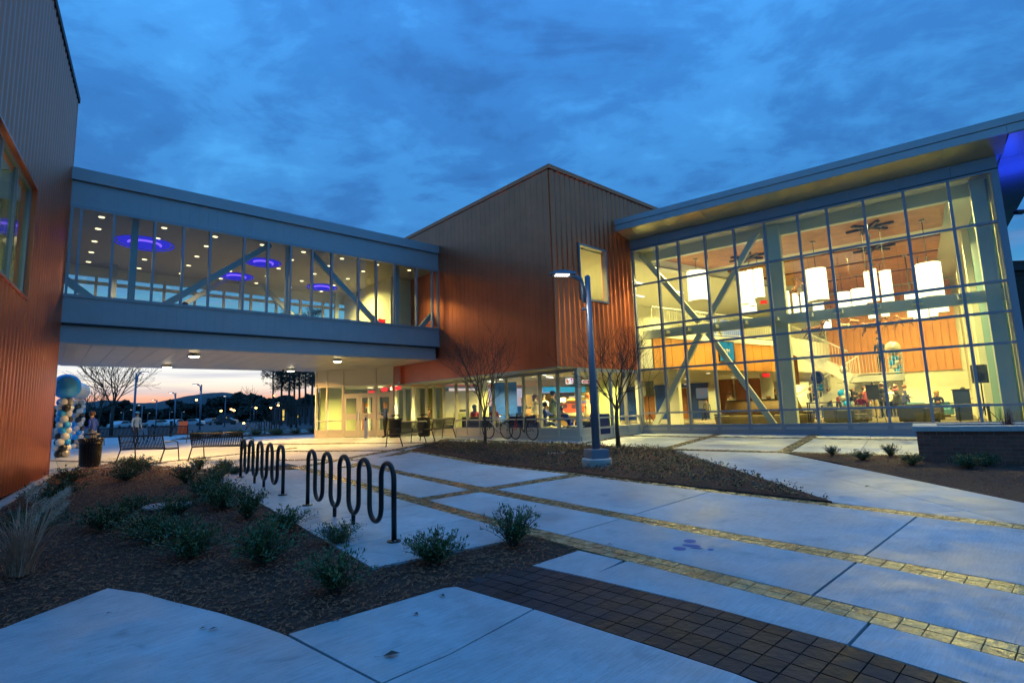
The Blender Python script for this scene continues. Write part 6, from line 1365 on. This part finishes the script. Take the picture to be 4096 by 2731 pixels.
# ================================================================== PLANTER
PD = GW; PN = GN; _pt = at(3665, 1704, 10.87).z; print('planter top', _pt)
PLF = Fr((8.14, 10.87, _pt - .86), PD, PN); pl = thing('brick_planter', 'dark red brick planter wall with a pale stone cap beside the glazed hall', 'planter', PLF(0, 0))
M().fb(PLF, .012, 5.5, .012, .3, 0, .755).fb(PLF, .012, .3, .3, 1.55, 0, .755).fb(PLF, .3, 5.5, 1.3, 1.55, 0, .755).ob('mortar_core', MORT, pl)
brm = M().par((0, 0, 0), (.203, 0, 0), (0, .03, 0), (0, 0, .064)).mesh('brick', BRICK); brh = M().par((0, 0, 0), (.098, 0, 0), (0, .03, 0), (0, 0, .064)).mesh('brick_half', BRICK)
for r in range(10):
    z = .005 + r * .075; x = 0.0
    if r % 2: inst('brick', brh, pl, PLF(0, 0, z), PLF.rot); x = .108
    while x < 5.3: inst('brick', brm, pl, PLF(x, random.uniform(-.002, .003), z), PLF.rot); x += .213
    y = 0.045 if r % 2 == 0 else .14
    while y < 1.4: inst('brick', brm, pl, PLF(0, y + .203, z), PLF.rot - PI / 2); y += .213
for i, (a0, a1) in enumerate(((-.06, 2.28), (2.29, 4.6), (4.61, 5.6))): bev(M().fb(PLF, a0, a1, -.05, .36, .755, .855).ob('cap_stone', CBASE, pl), .008)
bev(M().fb(PLF, -.05, .36, .365, 1.6, .755, .855).ob('cap_stone', CBASE, pl), .008); M().fb(PLF, .36, 5.5, 1.25, 1.6, .755, .855).ob('cap_stone', CBASE, pl)
M().fb(PLF, .3, 5.5, .3, 1.3, .5, .70).ob('soil', MULCH, pl)
def grass_clump(label, pos, n, h, spread, mt, plumes=0, group=None, seed=1, cat='ornamental grass', droop=.5, pmt=None):
    rd = random.Random(seed); t = thing('ornamental_grass', label, cat, pos, group); mb = M(); p0 = Vector(pos)
    for i in range(n):
        a = rd.uniform(0, 2 * PI); l = h * rd.uniform(.5, 1.1); sp = spread * rd.uniform(.2, 1.0); b0 = p0 + Vector((rd.uniform(-.08, .08), rd.uniform(-.08, .08), 0)); d = Vector((math.cos(a), math.sin(a), 0)); sd = Vector((-d.y, d.x, 0)) * rd.uniform(.0022, .0055); dr = rd.uniform(.2, 1.0) * droop
        pts = [b0 + d * sp * s ** 1.3 + ZU * (l * (s * (1 + dr * .5) - dr * s * s * 1.0)) for s in (0, .25, .5, .75, 1)]
        for k in range(4): w0, w1 = 1 - k * .22, 1 - (k + 1) * .22; mb.add([pts[k] - sd * w0, pts[k] + sd * w0, pts[k + 1] + sd * w1, pts[k + 1] - sd * w1], [(0, 1, 2, 3)])
    mb.ob('blades', mt, t)
    for i in range(plumes):
        a = rd.uniform(-.6, 2.2); d = Vector((math.cos(a), math.sin(a), 0)); pm = M(); ln = rd.uniform(.28, .42) * h; b0 = p0 + d * rd.uniform(.02, .38) * h + ZU * h * rd.uniform(.55, .95)
        pm.tube([p0 + d * .03, b0], .003, 4, cap=False)
        for k in range(230):
            s = rd.random(); c = b0 + (d * .55 + ZU * .8) * ln * s + Vector((0, 0, -.25 * ln * s * s)); r = .022 * h * (1.1 - abs(s - .4) * 1.1); o = Vector((rd.gauss(0, 1), rd.gauss(0, 1), rd.gauss(0, 1))).normalized()
            q = c + o * r; u = (o + d * .8 + ZU * .3).normalized() * rd.uniform(.02, .05); s2 = u.orthogonal().normalized() * .0013; pm.add([q - s2, q + s2, q + u], [(0, 1, 2)])
        pm.ob('plume', pmt or PLUME, t)
    return t
grass_clump('dry ornamental grass clump with pale feathery plumes in the left bed', g3(-5.10, 5.62, .02), 380, .80, .52, GRASSD, 12, seed=4, droop=.75)
grass_clump('dry ornamental grass clump cut off by the left edge of the picture', g3(-5.75, 5.45, .02), 260, .6, .45, GRASSD, 3, seed=9, droop=.75)
grass_clump('reddish grass clump in the brick planter, left one', PLF(1.45, .75, .70), 120, .5, .16, REDGR, 0, 'red grasses in the planter', 5, droop=.1); grass_clump('reddish grass clump in the brick planter, right one', PLF(2.35, .75, .70), 120, .5, .18, REDGR, 0, 'red grasses in the planter', 6, droop=.1)

# ================================================================== SHRUBS
def shrub_meshes(seed, r, h, ns, lf=.034):
    rd = random.Random(seed); st = M(); lv = M()
    for i in range(ns):
        a = rd.uniform(0, 2 * PI); out = r * rd.uniform(.15, 1.0); tz = h * rd.uniform(.55, 1.1) * (1 - .35 * (out / r)); d = Vector((math.cos(a), math.sin(a), 0)); b0 = d * rd.uniform(0, .05)
        pts = [b0 + d * out * s ** 1.2 + ZU * tz * (s * 1.25 - .25 * s * s) + Vector((rd.gauss(0, .012), rd.gauss(0, .012), 0)) * s for s in (0, .33, .66, 1)]; st.tube(pts, lambda s: .005 * (1 - .7 * s), 3, cap=False)
        for k in range(int(16 + 26 * rd.random())):
            s = rd.uniform(.22, 1.03); j = min(2, int(s * 3)); f = s * 3 - j; c = pts[j].lerp(pts[j + 1], f); dd = (pts[j + 1] - pts[j]).normalized(); n_ = Vector((rd.gauss(0, 1), rd.gauss(0, 1), rd.gauss(0, 1) + .3)).normalized(); ld_ = (dd * .6 + n_ * .9).normalized(); c += n_ * rd.uniform(0, .03)
            l = lf * rd.uniform(.7, 1.5); sd = ld_.cross(Vector((rd.gauss(0, .4), rd.gauss(0, .4), 1))).normalized() * l * .19; m_ = ld_ * l
            lv.add([c, c + m_ * .45 + sd, c + m_ + ZU * l * .08, c + m_ * .45 - sd], [(0, 1, 2, 3)])
    return st.mesh('stems', BARK), lv.mesh('leaves', LEAF)
SHM = [shrub_meshes(11, .34, .42, 62), shrub_meshes(12, .42, .34, 70), shrub_meshes(13, .36, .38, 66, .038), shrub_meshes(14, .45, .30, 80, .03)]
SHN = [(-1.60, 4.78, 0, 1.0, 'bushy green shrub at the lower tip of the bed, below the near bike rack'), (-.86, 5.52, 2, 1.0, 'green shrub at the near corner of the concrete pad, left of its neighbour'), (-.06, 5.98, 0, 1.05, 'upright green shrub at the edge of the paver band by the pad corner'),
    (-2.62, 5.70, 2, 1.1, 'bright green shrub in the mulch left of the near bike rack'), (-3.62, 6.05, 1, 1.1, 'wide green shrub in the middle front of the left bed'), (-4.45, 6.75, 3, 1.0, 'spreading green shrub right of the plumed grass'), (-3.05, 7.15, 1, 1.0, 'green shrub at the pad edge level with the near rack end'), (-3.95, 7.95, 0, 1.05, 'green shrub at the pad edge midway along'), (-5.15, 9.35, 1, 1.15, 'green shrub overhanging the upper pad edge'), (-7.35, 12.0, 0, 1.15, 'tall shrub below the left strap bench'),
    (-6.35, 8.94, 3, 1.0, 'low shrub beside the pale drain cover, left side'), (-9.3, 12.8, 1, 1.2, 'dark shrub in the upper left of the bed'), (-10.7, 12.9, 1, 1.2, 'dark shrub close to the ribbed wall corner'), (-4.9, 7.15, 1, 1.05, 'green shrub just above the spreading one by the plumes'), (-8.6, 10.0, 3, 1.3, 'dark low shrub along the ribbed wall, nearest the camera'), (-5.3, 8.4, 3, 1.0, 'low shrub just below the pale drain cover'), (-10.4, 14.9, 1, 1.2, 'shrub below the litter bin'), (-8.6, 14.6, 0, 1.0, 'shrub just in front of the left strap bench'), (-7.55, 13.85, 2, .95, 'shrub below the gap between the two strap benches'), (-6.9, 13.2, 3, .8, 'small spreading shrub below the right strap bench'), (-11.6, 16.0, 1, 1.1, 'shrub in front of the litter bin'), (-6.2, 11.0, 0, 1.0, 'shrub left of the pad top corner'), (-4.15, 6.75, 0, .9, 'upright shrub between the wide middle one and the spreading one'), (-5.75, 7.6, 1, 1.1, 'dark shrub behind the plumed grass, right side'), (-6.6, 7.4, 3, 1.2, 'dark low shrub behind the plumed grass at the ribbed wall'), (-4.7, 8.75, 2, 1.1, 'green shrub overhanging the pad edge above the drain cover'), (-5.9, 10.1, 0, 1.1, 'tall shrub just above the drain cover'), (-9.9, 13.9, 0, 1.1, 'dark shrub between the litter bin shrub and the ribbed wall'), (-2.1, 6.35, 3, .85, 'low shrub at the pad edge below the near rack end'), (-6.9, 12.5, 2, .9, 'shrub at the upper pad corner below the right strap bench'),
    (7.20, 12.25, 0, .62, 'small shrub at the top edge of the right bed, leftmost'), (7.30, 11.35, 3, .75, 'low spreading shrub at the middle of the right bed'), (8.18, 11.75, 0, .70, 'small upright shrub beside the brick planter corner'), (7.62, 10.4, 2, .7, 'small dark shrub below the brick planter corner'), (8.15, 9.75, 1, .8, 'dark shrub in front of the brick planter, left of a pair'), (8.65, 9.95, 2, .75, 'dark shrub in front of the brick planter, right of a pair')]
for x, y, k, sc, lab in SHN:
    t = thing('shrub', lab, 'shrub', g3(x, y, .015), 'green shrubs in the mulch beds'); t.rotation_euler = (0, 0, random.uniform(0, 6.28)); sc *= .96; t.scale = (sc, sc, sc * random.uniform(.9, 1.15))
    for nm, me in zip(('stems', 'leaves'), SHM[k]): q = bpy.data.objects.new(nm, me); COL.objects.link(q); q.parent = t
for i in range(9):
    x = -20 + i * .85; t = thing('shrub', 'low far shrub in the bed behind the upright bicycle, number of a row', 'shrub', (x, 33.5 + .7 * (i % 3), .02), 'far shrubs in a row'); t['label'] = 'low dark shrub in the row behind the far upright bicycle'; t.rotation_euler = (0, 0, i); t.scale = (1.7, 1.7, 1.3)
    for nm, me in zip(('stems', 'leaves'), SHM[(1, 3)[i % 2]]): q = bpy.data.objects.new(nm, me); COL.objects.link(q); q.parent = t

# ================================================================== TREES
def bare_tree(label, pos, h, fork, spread, seed, r0=.055, group=None, lv=5, kids=4, upr=.55, cat='tree', name='bare_tree', mt=BARK, minr=.0022):
    rd = random.Random(seed); t = thing(name, label, cat, pos, group); p0 = Vector(pos)
    tr = M(); tr.tube([p0 - ZU * .1, p0 + ZU * fork * .5 + Vector((rd.gauss(0, .015), rd.gauss(0, .015), 0)), p0 + ZU * fork], [r0 * 1.25, r0, r0 * .85], 10); tr.smooth().ob('trunk', mt, t); br = M()
    def grow(p, d, l, r, n):
        pts = [p]; q = p.copy(); dd = d.copy(); m_ = 4
        for i in range(m_): dd = (dd + Vector((rd.gauss(0, .10), rd.gauss(0, .10), rd.gauss(0, .06) + .05))).normalized(); q = q + dd * l / m_; pts.append(q.copy())
        br.tube(pts, lambda s: max(minr, r * (1 - .45 * s)), 5 if r > .012 else 3, cap=False)
        if n <= 0: return
        for i in range(kids if n > 1 else 3):
            s = rd.uniform(.30, 1.0) if i else 1.0; j = min(m_ - 1, int(s * m_)); c = pts[j].lerp(pts[j + 1], min(1, s * m_ - j)); a = rd.uniform(0, 2 * PI); b_ = dd.orthogonal().normalized(); b_ = Matrix.Rotation(a, 3, dd) @ b_
            nd = (dd * upr + b_ * rd.uniform(.25, .62)).normalized() if i else (dd + b_ * .15).normalized(); grow(c, nd, l * rd.uniform(.60, .86), r * rd.uniform(.50, .66), n - 1)
    nb = 6
    for i in range(nb):
        a = i * 2 * PI / nb + rd.uniform(-.4, .4); tilt = rd.uniform(.30, .72) if i else .1; d = Vector((math.cos(a) * math.sin(tilt), math.sin(a) * math.sin(tilt), math.cos(tilt))); grow(p0 + ZU * (fork - .06 * (i % 3)), d, (h - fork) * .50 * spread, r0 * .5, lv - 2)
    br.ob('crown', mt, t); return t
bare_tree('small bare vase shaped tree in front of the parked bicycles', g3(-1.05, 18.7, .05), 3.25, 1.0, 1.0, 21, .050, 'small bare trees in the long mulch bed', lv=6, kids=3); bare_tree('small bare vase shaped tree in front of the hall corner, right of the lamp post', g3(3.02, 15.7, .05), 3.35, 1.15, .95, 34, .058, 'small bare trees in the long mulch bed', lv=6, kids=3)
q = at(447, 1710, 46); bare_tree('tall slender bare tree against the sunset left of the far lamp', Vector((q.x, 46, 0)), 7.6, 2.6, .9, 5, .13, 'far bare trees', lv=5, minr=.012)
for i, (px, Yd, h) in enumerate(((395, 60, 6.0), (360, 75, 6.5), (1000, 120, 9), (1165, 58, 3.6), (1185, 58, 3.4))):
    q = at(px, 1700, Yd); bare_tree(('bare tree left of the tall slender one', 'bare tree farthest left above the hill', 'bare tree on the hill foot left of the pines', 'small bare tree before the pines, left one', 'small bare tree before the pines, right one')[i], Vector((q.x, Yd, 0)), h, h * .3, .9, 40 + i, .1, 'far bare trees', lv=4, kids=3, minr=.02)
def pine(label, pos, h, seed):
    rd = random.Random(seed); t = thing('pine_tree', label, 'pine tree', pos, 'pines behind the entrance'); p0 = Vector(pos); M().tube([p0, p0 + ZU * h * .5 + Vector((rd.gauss(0, .2), 0, 0)), p0 + ZU * h], [.16, .12, .04], 7).ob('trunk', BARK, t); cr = M(); lb = M()
    for i in range(44):
        z = h * (.34 + .66 * (i / 44)); a = rd.uniform(0, 2 * PI); l = h * .20 * (1.15 - .75 * (z / h)) * rd.uniform(.5, 1.3); d = Vector((math.cos(a), math.sin(a), rd.uniform(-.05, .35))); e = p0 + ZU * z + d * l; lb.tube([p0 + ZU * z, e], .035, 3, cap=False)
        for k in range(rd.randint(2, 5)):
            c = p0 + ZU * z + d * l * rd.uniform(.45, 1.05) + Vector((rd.gauss(0, .25), rd.gauss(0, .25), rd.gauss(0, .15)))
            for m_ in range(26):
                o = Vector((rd.gauss(0, 1), rd.gauss(0, 1), rd.gauss(0, .75))).normalized() * rd.uniform(.1, .62); u = Vector((rd.gauss(0, 1), rd.gauss(0, 1), rd.gauss(0, 1) + .3)).normalized() * rd.uniform(.16, .32); s2 = u.orthogonal().normalized() * .045; cr.add([c + o - s2, c + o + s2, c + o + u], [(0, 1, 2)])
    cr.ob('crown', PINE, t); lb.ob('limbs', BARK, t)
for i, (px, Yd, h) in enumerate(((1125, 74, 14.5), (1093, 86, 16), (1152, 70, 15), (1177, 80, 16), (1200, 72, 15), (1222, 78, 16), (1243, 68, 15), (1262, 82, 16))):
    q = at(px, 1700, Yd); pine(('pine at the left front of the group behind the entrance', 'leftmost pine standing a little apart', 'third pine from the left with an open crown', 'middle pine of the group with a tall bare trunk', 'pine right of the middle one', 'dense pine third from the entrance corner', 'dense pine beside the entrance corner', 'pine mostly hidden by the entrance corner')[i], Vector((q.x, Yd, 0)), h, 60 + i)
# rounded far trees, three crowns shared
def crown_mesh(seed, w, h):
    rd = random.Random(seed); mb = M(); lobes = [(Vector((rd.gauss(0, w * .35), rd.gauss(0, w * .35), h * rd.uniform(.35, .85))), w * rd.uniform(.28, .5)) for _ in range(11)]
    for _ in range(1500):
        c, r = rd.choice(lobes); o = Vector((rd.gauss(0, 1), rd.gauss(0, 1), rd.gauss(0, 1))).normalized() * r * rd.uniform(.55, 1.05); u = Vector((rd.gauss(0, 1), rd.gauss(0, 1), rd.gauss(0, 1))).normalized() * .55; v_ = u.cross(o).normalized() * .4; mb.add([c + o - u, c + o + v_, c + o + u, c + o - v_], [(0, 1, 2, 3)])
    return mb.mesh('crown', FARL)
CM = [crown_mesh(71, 4.2, 9.5), crown_mesh(72, 3.4, 11), crown_mesh(73, 5.0, 8)]; TM = M().tube([(0, 0, 0), (0, 0, 5)], [.28, .15], 6).mesh('trunk', BARK)
rt = random.Random(5)
for i in range(64):
    px = 150 + i * 17.6 + rt.uniform(-8, 8); Yd = rt.uniform(170, 300); q = at(px, 1700, Yd); dense = px > 880
    if i % 6 == 4 and not dense: continue
    t = thing('broad_tree', 'dark broad tree in the far belt below the hills', 'tree', (q.x, Yd, -1), 'far belt of dark trees'); t.rotation_euler = (0, 0, rt.uniform(0, 6)); s_ = rt.uniform(.75, 1.15) * (1.2 if dense else 1.0) * (Yd / 235); t.scale = (s_ * 1.35, s_ * 1.35, s_)
    for nm, me in (('crown', CM[i % 3]), ('trunk', TM)): q = bpy.data.objects.new(nm, me); COL.objects.link(q); q.parent = t

# ================================================================== FAR GROUND, HILLS, LOTS
hp = [(-400, 1640), (100, 1625), (250, 1622), (337, 1610), (412, 1600), (477, 1603), (547, 1612), (618, 1610), (688, 1596), (758, 1582), (828, 1572), (894, 1569), (968, 1578), (1039, 1590), (1109, 1598), (1249, 1612), (1500, 1622), (2200, 1625), (4600, 1560)]
hb = M(); N_ = 260; vs = []
for i in range(N_ + 1):
    x = hp[0][0] + (hp[-1][0] - hp[0][0]) * i / N_; j = next(k for k in range(len(hp) - 1) if hp[k + 1][0] >= x - 1e-6); t_ = (x - hp[j][0]) / (hp[j + 1][0] - hp[j][0]); y = hp[j][1] + (hp[j + 1][1] - hp[j][1]) * t_
    top = at(x, y + random.uniform(-1.0, .5), 1900); b0 = at(x, 1700, 1150); md = (top * .55 + b0 * .45) + Vector((0, 0, random.uniform(-4, 6)))
    vs += [Vector((b0.x, 1150, -5)), md, top, Vector((top.x * 1.1, 2300, -5))]
hb.add(vs, [(4 * i + k, 4 * i + 4 + k, 4 * i + 5 + k, 4 * i + 1 + k) for i in range(N_) for k in range(3)]); hb.sm = True; hb.ob('hills', HILL, kind='structure')
M().add([(-110, 38, -.01), (30, 38, -.01), (60, 165, -.01), (-160, 165, -.01)], [(0, 1, 2, 3)]).ob('car_park', ASPH, kind='structure')
M().add([(-60, 28, .004), (-8.5, 28.5, .004), (-10, 36, .004), (-60, 46, .004)], [(0, 1, 2, 3)]).ob('path', CONC, kind='structure')
M().add([(-60, 46.1, .004), (-10, 38, .004), (-12, 43, .004), (-60, 52, .004)], [(0, 1, 2, 3)]).ob('far_lawn', LAWN, kind='structure')
CARM = [mat('car_white', (.55, .56, .58), .3, coat=.6), mat('car_grey', (.18, .19, .20), .3, .5, coat=.6), mat('car_dark', (.03, .035, .05), .3, .4, coat=.6)]; CG = mat('car_window', (.02, .025, .03), .1)
def car(label, pos, rz, mt):
    t = thing('parked_car', label, 'car', pos, 'cars in the far car park')
    def part(mb, nm, m_): q = bpy.data.objects.new(nm, mb.mesh(nm, m_)); COL.objects.link(q); q.parent = t
    prof = [(-2.2, .35), (-2.2, .80), (-1.75, .92), (-1.1, .95), (-.55, 1.42), (.75, 1.45), (1.45, 1.02), (2.15, .88), (2.2, .35)]
    part(M().extr(prof, (0, -.85, 0), (1, 0, 0), (0, 0, 1), (0, 1.7, 0)), 'body', mt); part(M().extr([(-.98, .98), (-.50, 1.36), (.70, 1.38), (1.25, 1.02)], (0, -.86, 0), (1, 0, 0), (0, 0, 1), (0, 1.72, 0)), 'window', CG)
    for x in (-1.35, 1.35):
        for y in (-.8, .8): part(M().lathe([(.32, -.1), (.32, .1)], (x, y, .32), 14, ax=(0, 1, 0)), 'wheel', BLACKM)
    for y in (-.6, .6): part(M().box((-2.2, y, .62), .05, .3, .12), 'headlight', CHROME)
    t.rotation_euler = (0, 0, rz)
labs = ['white car in the far car park, first left of the orange board', 'grey car in the far car park beside the first white one', 'white car in the far car park below the dip of the hills', 'dark car in the far car park behind the bare tree', 'white car in the far car park behind the tall lamp', 'grey car in the far car park left of the tall lamp', 'white car in the far car park right of the orange board', 'white car in the far car park below the hill top', 'dark car in the far car park near the bicycle', 'grey car in the far car park behind the strap benches']
for i, (px, Yd) in enumerate(((650, 105), (615, 108), (590, 112), (480, 100), (520, 106), (550, 110), (770, 112), (840, 118), (905, 115), (700, 102))): q = at(px, 1700, Yd); car(labs[i], Vector((q.x, Yd, -.0)), .2 + 1.4 * (i % 2), CARM[i % 3])
# orange street lights
for i, (px, py, Yd) in enumerate(((786, 1599, 120), (884, 1643, 150), (936, 1641, 135), (925, 1637, 160), (1024, 1631, 110), (1113, 1621, 90), (1094, 1582, 140), (1083, 1630, 130), (1238, 1635, 100), (975, 1692, 90))):
    p = at(px, py, Yd); t = thing('sodium_lamp', ('orange street light before the hill, left of the tall lamp post', 'orange street light at the hill foot, left of a pair', 'orange street light, brightest of the pair at the hill foot', 'orange street light just left of the brightest of the pair', 'orange street light above the parked bicycle', 'bright orange street light beside the lamp post before the pines', 'orange street light above the ridge at the pine tops', 'small orange street light left of the pines', 'small orange street light beside the entrance corner', 'low orange light behind the bicycle wheel')[i], 'street light', (p.x, Yd, 0), 'orange street lights')
    r = .0019 * Yd; M().ball(p, r, r, r * .8, 10, 6).ob('globe', E_SOD, t); M().tube([(p.x, p.y + .2, 0), (p.x, p.y + .2, p.z)], .07, 6).ob('pole', BLACKM, t)
# far buildings
def block(label, px0, px1, ytop, Yd, mt, wins, depth=18):
    a, b_ = at(px0, ytop, Yd), at(px1, ytop, Yd); t = thing('far_building', label, 'building', ((a.x + b_.x) / 2, Yd, 0)); M().par((a.x, Yd, -1), EX * (b_.x - a.x), EY * depth, ZU * (a.z + 1)).ob('wall', mt, t); M().par((a.x - .3, Yd - .3, a.z), EX * (b_.x - a.x + .6), EY * (depth + .6), ZU * .4).ob('roof', BLACKM, t)
    for x0, x1, y0, y1, lit in wins: q, r = at(x0, y1, Yd), at(x1, y0, Yd); f_ = M().par((q.x - .1, Yd - .12, q.z - .1), EX * (r.x - q.x + .2), EY * .1, ZU * (r.z - q.z + .2)).ob('window', BLACKM, t); M().par((q.x, Yd - .15, q.z), EX * (r.x - q.x), EY * .02, ZU * (r.z - q.z)).ob('pane', E_WIN if lit else CG, f_)
FB = mat('far_wall', (.12, .12, .14), .8)
block('low far building with one tall lit window between the pines', 1090, 1262, 1628, 95, FB, [(1128, 1139, 1638, 1664, 1), (1129, 1138, 1668, 1681, 1), (1190, 1194, 1657, 1669, 1), (1105, 1112, 1640, 1680, 0), (1160, 1168, 1636, 1680, 0), (1202, 1210, 1632, 1664, 0), (1222, 1230, 1632, 1664, 0)])
block('long low far building left of the lamp posts with small lit windows', 800, 960, 1655, 240, FB, [(830, 833, 1668, 1673, 1), (860, 864, 1668, 1673, 1), (905, 908, 1668, 1673, 1), (930, 934, 1668, 1674, 0)])
DB = mat('dark_brick', (.045, .026, .022), .85, var=.25, vs=6)
t = thing('brick_hall', 'dark brick building showing at the right edge beyond the glazed hall', 'building', (40, 38, 0)); M().par((30.5, 36, -1), EX * 30, EY * 20, ZU * 10.6).ob('wall', DB, t); M().par((30.3, 35.8, 9.6), EX * 30.4, EY * 20.4, ZU * .4).ob('coping', BLACKM, t)
for i in range(28): M().par((30.5, 35.97, i * .37), EX * 30, EY * .03, ZU * .33).ob('brick_course', DB, t)
